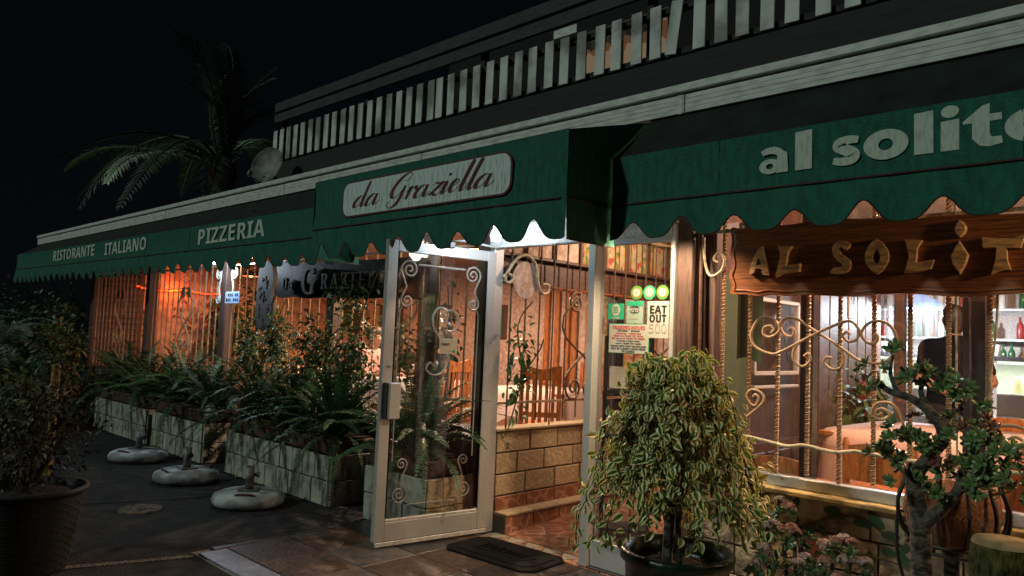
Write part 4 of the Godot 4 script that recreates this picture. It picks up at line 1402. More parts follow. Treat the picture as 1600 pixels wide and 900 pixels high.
# a copperplate hand: pen paths, thick where the pen moves down, leaning to the right
func script(parent: Node3D, o: Vector3, width: float, xh: float, m: Material) -> void:
	var bowl := [V(0.84, 0.8), V(0.62, 1.0), V(0.3, 0.82), V(0.08, 0.4), V(0.16, 0.05), V(0.38, 0.03), V(0.68, 0.4), V(0.88, 0.85)]
	var glyphs := {
		"d": [bowl, [V(1.0, 2.25), V(0.92, 1.4), V(0.84, 0.35), V(0.92, 0.03), V(1.1, 0.1), V(1.25, 0.35)]],
		"a": [bowl, [V(0.9, 0.98), V(0.84, 0.5), V(0.84, 0.12), V(0.98, 0.02), V(1.15, 0.15), V(1.3, 0.4)]],
		"G": [[V(1.2, 1.62), V(1.5, 1.72), V(1.62, 2.05), V(1.4, 2.3), V(0.95, 2.1), V(0.5, 1.55), V(0.3, 0.9), V(0.42, 0.4), V(0.75, 0.3), V(1.1, 0.65), V(1.3, 1.2)], [V(1.34, 1.25), V(1.28, 0.6), V(1.12, -0.15), V(0.7, -0.55), V(0.3, -0.42), V(0.2, -0.1), V(0.4, 0.02)]],
		"r": [[V(0.05, 0.6), V(0.25, 0.95), V(0.3, 0.98), V(0.26, 0.5), V(0.18, 0.0)], [V(0.25, 0.5), V(0.5, 0.92), V(0.7, 1.0), V(0.76, 0.86), V(0.7, 0.74)]],
		"z": [[V(0.1, 0.85), V(0.3, 1.0), V(0.55, 0.9), V(0.85, 0.98), V(0.5, 0.5), V(0.05, 0.02)], [V(0.05, 0.05), V(0.25, 0.16), V(0.5, 0.0), V(0.72, -0.04), V(0.92, 0.25)]],
		"i": [[V(0.0, 0.45), V(0.25, 0.98), V(0.22, 0.5), V(0.2, 0.12), V(0.32, 0.0), V(0.58, 0.35)], [V(0.33, 1.55), V(0.36, 1.5), V(0.33, 1.44), V(0.3, 1.5), V(0.33, 1.55)]],
		"e": [[V(0.0, 0.35), V(0.4, 0.55), V(0.62, 0.8), V(0.45, 1.0), V(0.2, 0.75), V(0.12, 0.35), V(0.28, 0.02), V(0.5, 0.05), V(0.78, 0.4)]],
		"l": [[V(0.0, 0.4), V(0.35, 1.2), V(0.52, 2.1), V(0.45, 2.25), V(0.33, 1.6), V(0.22, 0.5), V(0.24, 0.08), V(0.38, 0.0), V(0.62, 0.35)]],
	}
	var adv := {"d": 1.22, "a": 1.26, "G": 1.62, "r": 0.82, "z": 0.9, "i": 0.6, "e": 0.76, "l": 0.6, " ": 0.75}
	var total := 0.0
	for ch in "da Graziella":
		total += adv[ch]
	var kx := width / total
	var pen := 0.0
	for ch in "da Graziella":
		if ch != " ":
			var st := T()
			st.set_smooth_group(-1)
			for path in glyphs[ch]:
				var pts := smooth(path, 6)
				var lft := []
				var rgt := []
				for i in pts.size():
					var d: Vector2 = (pts[mini(i + 1, pts.size() - 1)] - pts[maxi(i - 1, 0)]).normalized()
					var down := clampf(-d.y * 1.2, 0.0, 1.0)
					var e := sin(PI * clampf((i + 0.6) / (pts.size() + 0.2), 0.0, 1.0))
					var w := lerpf(0.034, 0.155, pow(down, 1.3)) * (0.45 + 0.55 * pow(e, 0.5))
					if path.size() == 5 and path[0] == path[4]:
						w = 0.09
					var nrm := V(-d.y, d.x)
					var f := func(q: Vector2) -> Vector3:
						return o + P((pen + q.x + q.y * 0.34) * kx, q.y * xh, 0)
					lft.append(f.call(pts[i] + nrm * w))
					rgt.append(f.call(pts[i] - nrm * w))
				for i in pts.size() - 1:
					quad(st, lft[i], lft[i + 1], rgt[i + 1], rgt[i])
			part("script_letter", done(st), m, parent)
		pen += adv[ch]


# ---------- the balcony over the front ----------
func balcony() -> void:
	var b := thing("balcony", "dark balcony with a row of pale upright slats above the gutter", "balcony")
	part("base_wall", boxm(P(-3.1, 3.3, -4.66), P(11.5, 0.62, 0.1)), mats.dark_timber, b)
	part("top_board", boxm(P(-3.1, 4.35, -4.62), P(11.5, 0.12, 0.035), 0.004), mats.board_timber, b)
	part("lower_board", boxm(P(-3.1, 4.205, -4.62), P(11.5, 0.11, 0.035), 0.004), mats.board_timber, b)
	part("slat_rail", boxm(P(-3.1, 3.66, -4.66), P(11.5, 0.05, 0.05), 0.004), mats.dark_timber, b)
	part("slat_rail", boxm(P(-3.1, 4.0, -4.66), P(11.5, 0.05, 0.05), 0.004), mats.dark_timber, b)
	for i in 7:
		part("stanchion", boxm(P(-8.75 + 1.87 * i, 3.98, -4.7), P(0.06, 0.85, 0.06), 0.004), mats.dark_timber, b)
	var xs := [-8.77, -8.61, -8.44, -8.27, -8.1, -7.92, -7.75, -7.57, -7.4, -7.22, -7.05, -6.88, -6.7, -6.53, -6.35, -6.18, -6.01, -5.84, -5.66, -5.53, -5.36, -5.18, -5.0, -4.82, -4.64, -4.46, -4.29, -4.1, -3.93, -3.75, -3.56, -3.4, -3.21, -3.04, -2.88, -2.67, -2.5, -2.34, -2.16, -1.99, -1.79, -1.61, -1.44, -1.27, -1.1, -0.92, -0.75, -0.58, -0.4, -0.2, 0.0, 0.2]
	var r := RandomNumberGenerator.new()
	r.seed = 33
	var slat := boxm(Vector3.ZERO, P(0.098, 0.405, 0.018), 0.003)
	for i in xs.size():
		var o := part("slat", slat, mats.slat_paint, b, at3(P(xs[i], 3.832 + r.randf_range(-0.004, 0.004), -4.6)))
		o.rotation.z = r.randf_range(-0.012, 0.012)
		if i == 34:
			o.rotation.z = -0.13
			o.set_meta("label", "slat that has slipped askew")
	part("loose_board", boxm(P(-3.92, 4.07, -4.585), P(0.25, 0.075, 0.016), 0.003), mats.gutter_paint, b)
	# the flat behind: floor, back wall with a curtained lit window, end wall
	part("deck", boxm(P(-3.1, 3.06, -6.4), P(11.5, 0.1, 3.4)), mats.plaster_dark, b)
	part("upper_wall", boxm(P(-3.1, 4.5, -7.6), P(11.5, 2.8, 0.15)), mats.upper_dark, b)
	var w := part("lit_window", boxm(P(-5.45, 5.0, -7.5), P(1.3, 1.0, 0.03)), mats.glow_window, b)
	part("window_frame", boxm(P(-5.45, 5.53, -7.47), P(1.4, 0.07, 0.06)), mats.post_wood, w)
	part("window_frame", boxm(P(-5.45, 5.0, -7.47), P(0.05, 1.0, 0.05)), mats.post_wood, w)
	var st := T()
	st.set_smooth_group(1)
	for i in 60:
		for k in 1:
			var xa := -6.1 + 1.3 * i / 60.0
			var xb := xa + 1.3 / 60.0
			quad(st, P(xa, 5.5, -7.4 + 0.02 * sin(i * 1.1)), P(xb, 5.5, -7.4 + 0.02 * sin(i * 1.1 + 1.1)), P(xb, 5.3 + 0.04 * sin(i * 0.4), -7.4 + 0.03 * sin(i * 1.1 + 1.1)), P(xa, 5.3 + 0.04 * sin(i * 0.4), -7.4 + 0.03 * sin(i * 1.1)))
	part("pelmet_curtain", done(st), mats.plaster_dark, w)
	# chairs and a stand left out on the balcony, dark against the window
	for k in 3:
		var c := thing("balcony_chair", ["white framed chair behind the balcony slats left of the lit window", "dark chair before the lit balcony window", "dark chair at the right end of the lit balcony window"][k], "chair", P(-5.0 + 0.85 * k, 3.11, -5.7), 0.6 * k, "chairs on the balcony")
		var m: Material = mats.white_iron if k == 0 else mats.dark_steel
		part("seat", boxm(P(0, 0.44, 0), P(0.42, 0.03, 0.4), 0.008), m, c)
		part("backrest", boxm(P(0, 0.78, -0.19), P(0.42, 0.3, 0.02), 0.008), m, c)
		for x: float in [-0.19, 0.19]:
			part("leg", boxm(P(x, 0.22, 0.18), P(0.03, 0.44, 0.03)), m, c)
			part("leg", boxm(P(x, 0.46, -0.18), P(0.03, 0.92, 0.03)), m, c)
	# satellite dish on the roof edge
	var d := thing("satellite_dish", "grey satellite dish on the roof edge at the end of the balcony", "satellite dish", P(-8.33, 3.02, -4.3))
	var face := Basis(Vector3.UP, 0.45) * Basis(Vector3.RIGHT, PI / 2 - 0.3)
	st = T()
	lathe(st, [V(0.0, 0.0), V(0.08, 0.004), V(0.16, 0.02), V(0.23, 0.045), V(0.235, 0.05), V(0.235, 0.042), V(0.16, 0.01), V(0.0, -0.01)], 32, Transform3D(face.scaled_local(P(0.92, 1, 1.04)), P(0, 0.43, 0)))
	part("reflector", done(st), M("dish_grey", lin(0.2, 0.205, 0.18), 0.6, {"tex": texs.stain, "scale": 2.0}), d)
	part("mast", tubem([P(0, 0, -0.1), P(0, 0.3, -0.1), P(0, 0.43, -0.02)], 0.02, 8), mats.galvanised, d)
	part("feed_arm", tubem([P(0, 0.2, 0.03), P(0.1, 0.25, 0.3)], 0.009, 5), mats.galvanised, d)
	part("feed_horn", tubem([P(0.1, 0.25, 0.3), P(0.08, 0.3, 0.27)], [0.022, 0.03], 10), mats.galvanised, d)
	for k in 3:
		part("bolt", boxm(P(-0.03 + 0.04 * k, 0.29, 0.075), P(0.012, 0.012, 0.012)), mats.dark_steel, d)


# ---------- the dining room on the left ----------
func chair_of(label: String, at: Vector3, turn: float, m: Material, group: String) -> Node3D:
	var c := thing("dining_chair", label, "chair", at, turn, group)
	part("seat", boxm(P(0, 0.45, 0), P(0.42, 0.035, 0.42), 0.01), m, c)
	for x: float in [-0.185, 0.185]:
		part("leg", boxm(P(x, 0.22, 0.18), P(0.04, 0.44, 0.04), 0.004), m, c)
		part("leg", boxm(P(x, 0.5, -0.2), P(0.042, 1.0, 0.036), 0.004, Basis(Vector3.RIGHT, -0.06)), m, c)
	var top := []
	for i in 13:
		var t := i / 12.0
		top.append(V(-0.205 + 0.41 * t, 1.02 + 0.025 * cos(t * TAU * 1.0) + 0.012 * sin(t * PI)))
	for i in 2:
		top.append(V(0.205 - 0.41 * i, 0.9))
	part("crest_rail", prismm(top, 0.024, at3(P(0, 0, -0.245)), 0.003), m, c)
	for k in 5:
		part("back_slat", boxm(P(-0.125 + 0.0625 * k, 0.7, -0.222), P(0.034, 0.46, 0.014), 0.003, Basis(Vector3.RIGHT, -0.06)), m, c)
	part("low_rail", boxm(P(0, 0.56, -0.205), P(0.36, 0.05, 0.02), 0.003), m, c)
	part("stretcher", boxm(P(0, 0.25, 0.0), P(0.38, 0.03, 0.025), 0.003), m, c)
	return c


# a table with its cloth as a thing of its own
func table_of(label: String, cloth_label: String, at: Vector3, turn: float, sx: float, sz: float, cm: Material, sd: int) -> void:
	var t := thing("dining_table", label, "table", at, turn)
	part("table_top", boxm(P(0, 0.73, 0), P(sx, 0.035, sz), 0.006), mats.chair_wood, t)
	for x: float in [-1.0, 1.0]:
		for z: float in [-1.0, 1.0]:
			part("leg", boxm(P(x * (sx / 2 - 0.06), 0.355, z * (sz / 2 - 0.06)), P(0.06, 0.71, 0.06), 0.005), mats.chair_red, t)
	var st := T()
	st.set_smooth_group(1)
	var n := 88
	var ring := func(k: int, lvl: int) -> Vector3:
		var a := TAU * k / n
		var c := cos(a)
		var s := sin(a)
		var q := pow(pow(absf(c), 10.0) + pow(absf(s), 10.0), -0.1)
		var x := c * q * (sx / 2 + 0.006)
		var z := s * q * (sz / 2 + 0.006)
		if lvl == 0:
			return P(x, 0.756, z)
		var corner := pow(absf(sin(2.0 * a)), 3.0)
		var f := lvl / 4.0
		var flare := f * (0.025 + 0.02 * sin(a * 11.0 + sd) + 0.06 * corner)
		return P(x * (1.0 + flare), 0.756 - f * (0.28 + 0.16 * corner), z * (1.0 + flare))
	for k in n:
		tri(st, P(0, 0.757, 0), ring.call(k, 0), ring.call(k + 1, 0))
	for lvl in 4:
		for k in n:
			quad(st, ring.call(k, lvl), ring.call(k, lvl + 1), ring.call(k + 1, lvl + 1), ring.call(k + 1, lvl))
	var c := part("tablecloth", done(st), cm, self, t.transform)
	tag(c, cloth_label, "tablecloth")


func wine_glass(label: String, at: Vector3) -> void:
	var st := T()
	lathe(st, [V(0.0, 0.0), V(0.032, 0.0), V(0.03, 0.004), V(0.005, 0.01), V(0.004, 0.08), V(0.02, 0.1), V(0.034, 0.13), V(0.03, 0.18), V(0.028, 0.18), V(0.031, 0.13), V(0.0, 0.1)], 14)
	var g := part("wine_glass", done(st), M("glass_ware", Color(0.9, 0.9, 0.9), 0.05, {"alpha": 0.25}), self, at3(at))
	tag(g, label, "wine glass")


func dining_room() -> void:
	var cw: Material = mats.chair_wood
	chair_of("orange slat back chair seen through the doorway grille, back to viewer", P(-4.99, 0.2, -5.66), 0.72 + PI, cw, "orange dining chairs")
	chair_of("orange chair across the white table behind the slat back chair", P(-5.3, 0.2, -6.95), 0.5, cw, "orange dining chairs")
	chair_of("orange chair at the right end of the white table by the passage", P(-4.5, 0.2, -6.5), -1.1, cw, "orange dining chairs")
	table_of("wooden table under the white cloth by the passage grille", "white cloth on the table behind the slat back chair", P(-5.45, 0.2, -6.25), 0.15, 1.0, 0.95, mats.cloth_white, 1)
	table_of("wooden table in the dining room behind the vines", "white cloth glimpsed through the vines below the dark sign", P(-7.1, 0.2, -5.7), 0.0, 1.0, 0.9, mats.cloth_white, 2)
	chair_of("orange chair left of the table behind the vines", P(-7.9, 0.2, -5.7), PI / 2, cw, "orange dining chairs")
	chair_of("orange chair behind the glass door, right of the table behind the vines", P(-6.3, 0.2, -5.5), -PI / 2, cw, "orange dining chairs")
	table_of("wooden table at the far end by the orange wall", "white cloth on the table at the far end of the dining room", P(-9.6, 0.2, -5.6), 0.0, 1.0, 0.9, mats.cloth_white, 3)
	chair_of("orange chair at the far table by the orange wall", P(-9.0, 0.2, -5.2), -2.0, cw, "orange dining chairs")
	wine_glass("wine glass on the white table behind the slat back chair", P(-5.3, 0.957, -6.1))
	wine_glass("wine glass on the white cloth beyond the vines", P(-7.0, 0.957, -5.6))
	# wooden door case and art glass window in the back wall
	var d := thing("inner_door_case", "orange timber door case in the pink back wall", "door frame", P(-7.08, 0.2, -8.48))
	for x: float in [-0.3, -0.1, 0.1, 0.24]:
		part("upright", boxm(P(x, 1.05, 0), P(0.09, 2.1, 0.08 + 0.05 * absf(x)), 0.01), cw, d)
	part("head", boxm(P(0, 2.14, 0), P(0.8, 0.1, 0.1), 0.01), cw, d)
	var w := thing("art_glass_window", "leaded art glass window of cream and red pieces in the back wall", "window", P(-6.05, 0.2, -8.47))
	part("frame", boxm(P(0, 1.3, -0.01), P(1.2, 1.7, 0.03)), cw, w)
	for i in 4:
		for k in 5:
			part("glass_piece", boxm(P(-0.43 + 0.285 * i, 0.62 + 0.33 * k, 0.008), P(0.275, 0.32, 0.012), 0.003), mats.stained_glass, w)
	# timber wine shelf below it
	var s := thing("wall_rack", "timber rack of drawers and boxes low on the back wall", "rack", P(-5.5, 0.2, -8.2))
	for k in 5:
		part("shelf", boxm(P(0, 0.1 + 0.2 * k, 0), P(1.6, 0.03, 0.4), 0.004), cw, s)
	for k in 12:
		part("box", boxm(P(-0.65 + 0.26 * (k % 6), 0.2 + 0.4 * int(k / 6.0), 0.06), P(0.2, 0.14, 0.3), 0.006), mats[["sign_wood", "bottle_amber", "paper", "sign_letter"][k % 4]], s)
	# painted vine on the orange end wall
	var vinem := M("wall_vine_paint", lin(0.16, 0.05, 0.022), 0.9)
	var pv := thing("painted_wall_vine", "dark vine painted on the orange end wall of the dining room", "mural", P(-13.815, 0, 0))
	var r := RandomNumberGenerator.new()
	r.seed = 44
	for k in 4:
		var z := -4.9 - 0.75 * k
		var pts := smooth([V(z, 0.7), V(z + 0.15, 1.1), V(z - 0.1, 1.45), V(z + 0.12, 1.8), V(z - 0.08, 2.15)], 6)
		part("painted_stem", tubem(onx(pts, 0.0), 0.008, 4), vinem, pv)
		var st := T()
		for i in range(2, pts.size(), 1):
			var p: Vector2 = pts[i] + V(r.randf_range(-0.12, 0.12), r.randf_range(-0.05, 0.05))
			st.set_smooth_group(-1)
			var a := r.randf() * TAU
			var e := V(0.05, 0).rotated(a)
			var f := V(0, 0.022).rotated(a)
			var c := func(q: Vector2) -> Vector3:
				return P(0.004, q.y, q.x)
			quad(st, c.call(p - e), c.call(p + f), c.call(p + e), c.call(p - f))
		part("painted_leaves", done(st), vinem, pv)
	# shutter, tall plant and pictures that break up the orange walls
	var su := thing("wall_shutter", "dark brown louvred shutter at the far left end of the dining room", "shutter", P(-13.78, 0.2, -4.58))
	part("leaf", boxm(P(0, 1.15, 0), P(0.05, 2.3, 0.66), 0.006), mats.post_wood, su)
	for k in 20:
		part("louvre", boxm(Vector3.ZERO, P(0.012, 0.08, 0.56), 0.003), mats.post_wood, su, Transform3D(Basis(Vector3.BACK, 0.5), P(0.035, 0.2 + 0.1 * k, 0)))
	var tp := thing("indoor_plant", "tall dark indoor plant against the orange end wall", "plant", P(-13.3, 0.2, -6.25))
	part("pot", lathem([V(0.0, 0.0), V(0.18, 0.0), V(0.23, 0.36), V(0.24, 0.38), V(0.2, 0.36), V(0.0, 0.34)], 18), mats.trough, tp)
	part("stem", tubem([P(0, 0.3, 0), P(0.04, 1.0, 0.05), P(0, 1.8, 0)], 0.025, 6), mats.twig, tp)
	cloud("foliage", tp, leaf_mesh(0.16, 0.06, 0.3, 0.5, 3), mats.vine, [[P(0, 1.0, 0), P(0.35, 0.5, 0.5)], [P(0, 1.55, 0), P(0.3, 0.4, 0.45)]], 420, 66, 0.7, 1.3, 0.4)
	for k in 4:
		var pc := thing("framed_picture", ["framed picture nearest the inner door on the back wall", "second framed picture from the inner door on the back wall", "third framed picture from the inner door on the back wall", "framed picture farthest from the inner door on the back wall"][k], "picture", P(-8.6 - 1.35 * k, 1.75, -8.48), 0.0, "pictures on the dining room back wall")
		part("frame", boxm(Vector3.ZERO, P(0.7, 0.55, 0.03), 0.008), mats.beam_wood, pc)
		part("print", boxm(P(0, 0, 0.012), P(0.58, 0.43, 0.012)), mats[["curtain_green", "sign_paper", "maroon", "curtain_green"][k]], pc)
	var cb := thing("sideboard", "dark timber sideboard along the dining room back wall", "sideboard", P(-10.6, 0.2, -8.2))
	part("carcass", boxm(P(0, 0.5, 0), P(1.8, 0.9, 0.45), 0.008), mats.beam_wood, cb)
	for k in 3:
		var dr := part("door", boxm(P(-0.6 + 0.6 * k, 0.48, 0.23), P(0.54, 0.7, 0.02), 0.006), mats.post_wood, cb)
		part("knob", boxm(P(-0.4 + 0.6 * k, 0.5, 0.25), P(0.025, 0.025, 0.025), 0.006), mats.chrome, dr)
	# rope light along the top of the orange wall
	var rl := thing("rope_light", "glowing orange rope light drooping along the top of the orange wall", "rope light")
	var rope := []
	for i in 34:
		var t := i / 33.0
		rope.append(P(-13.7, 2.13 - 0.05 * absf(sin(t * PI * 2.0)) + 0.008 * sin(i * 2.1), -4.75 - 1.7 * t))
	part("tube", tubem(rope, 0.013, 5), mats.glow_orange, rl)
	lamp("rope_glow", P(-13.6, 2.1, -5.4), Color(1.0, 0.42, 0.2), 0.22, rl)
	# house plants in the dining room behind the pale bars
	for k in 2:
		var p := thing("indoor_plant", ["leafy indoor plant behind the pale bars beside the lamp post", "bright leafed indoor plant behind the dark carved sign"][k], "plant", [P(-9.7, 0.2, -5.0), P(-9.9, 0.2, -7.4)][k])
		var st := T()
		lathe(st, [V(0.0, 0.0), V(0.16, 0.0), V(0.2, 0.3), V(0.21, 0.32), V(0.18, 0.31), V(0.0, 0.28)], 18)
		part("pot", done(st), mats.trough, p)
		part("stem", tubem([P(0, 0.28, 0), P(0.03, 0.8, 0.02), P(0, 1.5, 0)], 0.02, 6), mats.twig, p)
		cloud("foliage", p, leaf_mesh(0.14, 0.06, 0.3, 0.4, 3), mats.vine, [[P(0, 1.1, 0), P(0.3, 0.5, 0.3)], [P(0.05, 1.6, 0), P(0.25, 0.35, 0.25)]], 260, 60 + k, 0.7, 1.2, 0.3)
	# pendant lamps
	for i in 4:
		var z: float = [-6.1, -6.1, -6.1, -5.15][i]
		var x: float = [-12.2, -9.6, -7.3, -5.5][i]
		var l := thing("pendant_lamp", ["farthest pendant lamp over the dining room", "pendant lamp over the far dining table", "pendant lamp over the table behind the vines", "pendant lamp over the white table by the passage"][i], "lamp", P(x, 2.7, z), 0.0, "dining room pendant lamps")
		part("cord", tubem([P(0, 0, 0), P(0, -0.2, 0)], 0.005, 5), mats.dark_steel, l)
		part("shade", lathem([V(0.03, -0.18), V(0.06, -0.2), V(0.15, -0.32), V(0.145, -0.32), V(0.05, -0.21)], 20), mats.beam_wood, l)
		part("bulb", lathem([V(0, -0.24), V(0.03, -0.26), V(0.036, -0.3), V(0.02, -0.335), V(0, -0.34)], 12), mats.glow_warm, l)
		lamp("bulb_light", P(0, -0.3, 0), Color(1.0, 0.84, 0.7) if i > 1 else Color(1.0, 0.66, 0.46), [1.7, 2.0, 4.2, 6.0][i], l, 0.03)
	var l2 := thing("ceiling_lamp", "round ceiling lamp in the entrance passage", "lamp", P(-3.3, 2.69, -5.6))
	part("bowl", lathem([V(0.14, 0.0), V(0.13, -0.04), V(0.08, -0.075), V(0.0, -0.09)], 20), mats.glow_globe, l2)
	lamp("bowl_light", P(0, -0.12, 0), Color(1.0, 0.84, 0.7), 2.2, l2)


# ---------- the bar room on the right ----------
func bar_room() -> void:
	table_of("table under the near peach cloth inside the right window", "peach cloth with hanging corner on the nearest table inside the window", P(-1.5, 0.2, -5.95), -0.05, 1.05, 1.35, mats.cloth_peach, 5)
	table_of("table under the peach cloth at the right edge of the window", "peach cloth on the table at the right edge of the window", P(-0.35, 0.2, -5.6), 0.1, 1.0, 1.3, mats.cloth_peach, 6)
	table_of("table under the far peach cloth by the brown pillar", "peach cloth on the far table by the brown pillar", P(-1.1, 0.2, -8.0), 0.0, 0.9, 0.8, mats.cloth_peach, 7)
	var group := "chairs in the bar room"
	for k in 4:
		var c := thing("bar_room_chair", ["broad backed tan chair tucked under the near peach table", "tan chair low in the left corner of the window", "tan chair at the right edge behind the scroll", "tan chair beyond the near peach table"][k], "chair", [P(-1.5, 0.2, -5.12), P(-2.02, 0.2, -4.72), P(-0.62, 0.2, -4.85), P(-1.2, 0.2, -6.85)][k], [PI - 0.15, PI + 0.1, PI + 0.1, 0.2][k], group)
		var hh: float = [0.76, 0.66, 0.8, 0.85][k]
		part("seat", boxm(P(0, 0.45, 0.02), P(0.44, 0.04, 0.42), 0.012), mats.chair_wood, c)
		for x: float in [-0.21, 0.21]:
			part("leg", boxm(P(x, 0.22, 0.2), P(0.04, 0.44, 0.04), 0.004), mats.chair_wood, c)
			part("leg", tubem([P(x, 0.0, -0.2), P(x, hh - 0.04, -0.22), P(x, hh, -0.22)], [0.022, 0.022, 0.012], 8), mats.chair_wood, c)
		var top := [V(-0.2, 0.5), V(0.2, 0.5)]
		for i in 9:
			top.append(V(0.2 - 0.05 * i, hh - 0.05 + 0.03 * sin(PI * i / 8.0)))
		part("back_panel", prismm(top, 0.022, at3(P(0, 0, -0.23)), 0.004), mats.chair_wood, c)
	# saucer and cutlery
	var pl := part("knife", boxm(P(-1.72, 0.962, -5.9), P(0.16, 0.004, 0.014), 0.001, Basis(Vector3.UP, 0.9)), mats.chrome)
	tag(pl, "knife lying on the nearest peach tablecloth", "knife")
	wine_glass("wine glass on the nearest peach tablecloth", P(-1.35, 0.957, -6.3))
	# white framed barred opening in the partition
	var w := thing("partition_window", "white framed window with leaded panes in the left partition", "window", P(-2.43, 1.6, -5.42))
	for y: float in [-0.28, 0.26]:
		part("frame_rail", boxm(P(0, y, 0), P(0.04, 0.03, 0.76), 0.004), mats.white_iron, w)
	part("frame_rail", boxm(P(0, -0.38, 0), P(0.04, 0.022, 0.76), 0.004), mats.white_iron, w)
	for z: float in [-0.37, 0.37]:
		part("frame_stile", boxm(P(0, -0.01, z), P(0.04, 0.54, 0.03), 0.004), mats.white_iron, w)
	part("pane", boxm(P(0, 0, 0), P(0.006, 0.52, 0.72)), mats.glass_dim, w)
	for k in 3:
		part("leaded_diamond", tubem([P(0.01, -0.2, -0.2 + 0.2 * k), P(0.01, 0.0, -0.12 + 0.2 * k), P(0.01, 0.2, -0.2 + 0.2 * k), P(0.01, 0.0, -0.28 + 0.2 * k), P(0.01, -0.2, -0.2 + 0.2 * k)], 0.005, 4), mats.black_iron, w)
	# green curtain in the window corner
	var st := T()
	st.set_smooth_group(1)
	for i in 16:
		var f := func(k: int, y: float) -> Vector3:
			return P(-2.24 + 0.011 * k, y + 0.02 * sin(k * 0.3), -4.42 + 0.022 * sin(k * 0.9) * (2.6 - y) * 0.7)
		quad(st, f.call(i, 2.3), f.call(i + 1, 2.3), f.call(i + 1, 1.42), f.call(i, 1.42))
	var cu := part("curtain", done(st), mats.curtain_green)
	tag(cu, "dark green curtain at the left end of the right window", "curtain")
	# plant, red bin and notice along the panelled wall
	var p := thing("corner_plant", "dark leafy plant in a pot against the panelled wall inside", "plant", P(-2.2, 0.2, -6.7))
	part("pot", lathem([V(0.0, 0.0), V(0.12, 0.0), V(0.16, 0.5), V(0.17, 0.52), V(0.14, 0.5), V(0.0, 0.48)], 16), mats.black_iron, p)
	part("stem", tubem([P(0, 0.45, 0), P(0.02, 0.9, 0)], 0.012, 5), mats.twig, p)
	cloud("foliage", p, leaf_mesh(0.12, 0.05, 0.3, 0.4, 3), mats.vine, [[P(0, 0.85, 0), P(0.24, 0.35, 0.24)]], 140, 71, 0.7, 1.2, 0.3)
	var fe := thing("fire_extinguisher", "red fire extinguisher on the panelled wall beyond the window", "fire extinguisher", P(-2.33, 0.85, -7.05))
	part("cylinder", lathem([V(0.0, 0.0), V(0.07, 0.0), V(0.075, 0.02), V(0.075, 0.34), V(0.05, 0.39), V(0.02, 0.4), V(0.0, 0.4)], 16), mats.bottle_red, fe)
	part("valve", boxm(P(0, 0.43, 0), P(0.05, 0.06, 0.03), 0.006), mats.black_iron, fe)
	part("hose", tubem(smooth([P(0.02, 0.43, 0), P(0.1, 0.5, 0), P(0.12, 0.4, 0.01), P(0.1, 0.1, 0.01)], 4), 0.011, 6), mats.dark_steel, fe)
	var no := thing("notice", "small framed notice on the panelled wall", "notice", P(-2.4, 1.92, -6.92), PI / 2)
	part("sheet", boxm(Vector3.ZERO, P(0.17, 0.24, 0.012), 0.002), mats.paper, no)
	words("lettering", "50", font_of("Droid Sans", 700), 0.1, 0.09, 0.002, mats.print_black, no, at3(P(-0.05, 0.0, 0.007)))
	# pillars
	for k in 2:
		var c := thing("pillar", ["slim brown timber pillar beside the bar lamp", "broad brown timber pillar right of the bar"][k], "pillar", [P(-1.95, 0.2, -6.75), P(-1.05, 0.2, -7.15)][k])
		part("shaft", boxm(P(0, 1.25, 0), P([0.075, 0.16][k], 2.5, 0.1), 0.006), mats.post_wood, c)
		part("foot", boxm(P(0, 0.05, 0), P([0.1, 0.2][k], 0.1, 0.13), 0.006), mats.post_wood, c)
	# the bar: glass display counter, back wall of shelves and bottles
	var b := thing("display_counter", "lit glass fronted display counter along the bar", "counter", P(-1.5, 0.2, -8.25))
	part("plinth", boxm(P(0, 0.25, 0), P(2.9, 0.5, 0.6), 0.006), mats.aluminium, b)
	part("counter_top", boxm(P(0, 1.3, 0), P(2.96, 0.04, 0.66), 0.006), mats.dark_steel, b)
	part("back_panel", boxm(P(0, 0.9, -0.27), P(2.86, 0.76, 0.02)), mats.cloth_white, b)
	part("glass_front", boxm(P(0, 0.9, 0.3), P(2.86, 0.76, 0.006)), mats.glass, b)
	part("light_strip", boxm(P(0, 1.262, 0.12), P(2.8, 0.025, 0.05)), mats.glow_case, b)
	for k in 2:
		part("glass_shelf", boxm(P(0, 0.72 + 0.26 * k, 0.0), P(2.84, 0.012, 0.5)), mats.bottle_clear, b)
	for k in 5:
		part("mullion", boxm(P(-1.43 + 0.715 * k, 0.9, 0.305), P(0.03, 0.78, 0.03), 0.003), mats.aluminium, b)
	var al := AreaLight3D.new()
	al.name = "case_light"
	al.area_size = Vector2(2.7, 0.08)
	al.light_energy = 2.4
	al.light_color = Color(0.88, 1.0, 0.9)
	al.shadow_enabled = true
	b.add_child(al)
	al.position = P(0, 1.245, 0.12)
	al.rotation.x = -PI / 2
	var r := RandomNumberGenerator.new()
	r.seed = 9
	var bt := T()
	lathe(bt, [V(0.0, 0.0), V(0.036, 0.0), V(0.038, 0.01), V(0.038, 0.17), V(0.03, 0.2), V(0.013, 0.225), V(0.012, 0.28), V(0.014, 0.285), V(0.0, 0.29)], 12)
	var bottle := done(bt)
	var kinds := ["bottle_green", "bottle_amber", "bottle_clear", "bottle_red"]
	var what := ["green", "amber", "clear", "red"]
	var sh := thing("back_bar_shelves", "white back bar wall with red edged shelves", "shelves", P(-1.6, 0.2, -9.16))
	part("back_panel", boxm(P(0, 1.55, -0.03), P(3.1, 1.9, 0.02)), mats.back_bar, sh)
	for k in 4:
		part("shelf", boxm(P(0, 1.18 + 0.31 * k, 0.1), P(3.1, 0.025, 0.24), 0.003), mats.bottle_clear if k < 3 else mats.bottle_red, sh)
	part("shelf", boxm(P(0, 2.34, 0.1), P(3.1, 0.025, 0.24), 0.003), mats.bottle_red, sh)
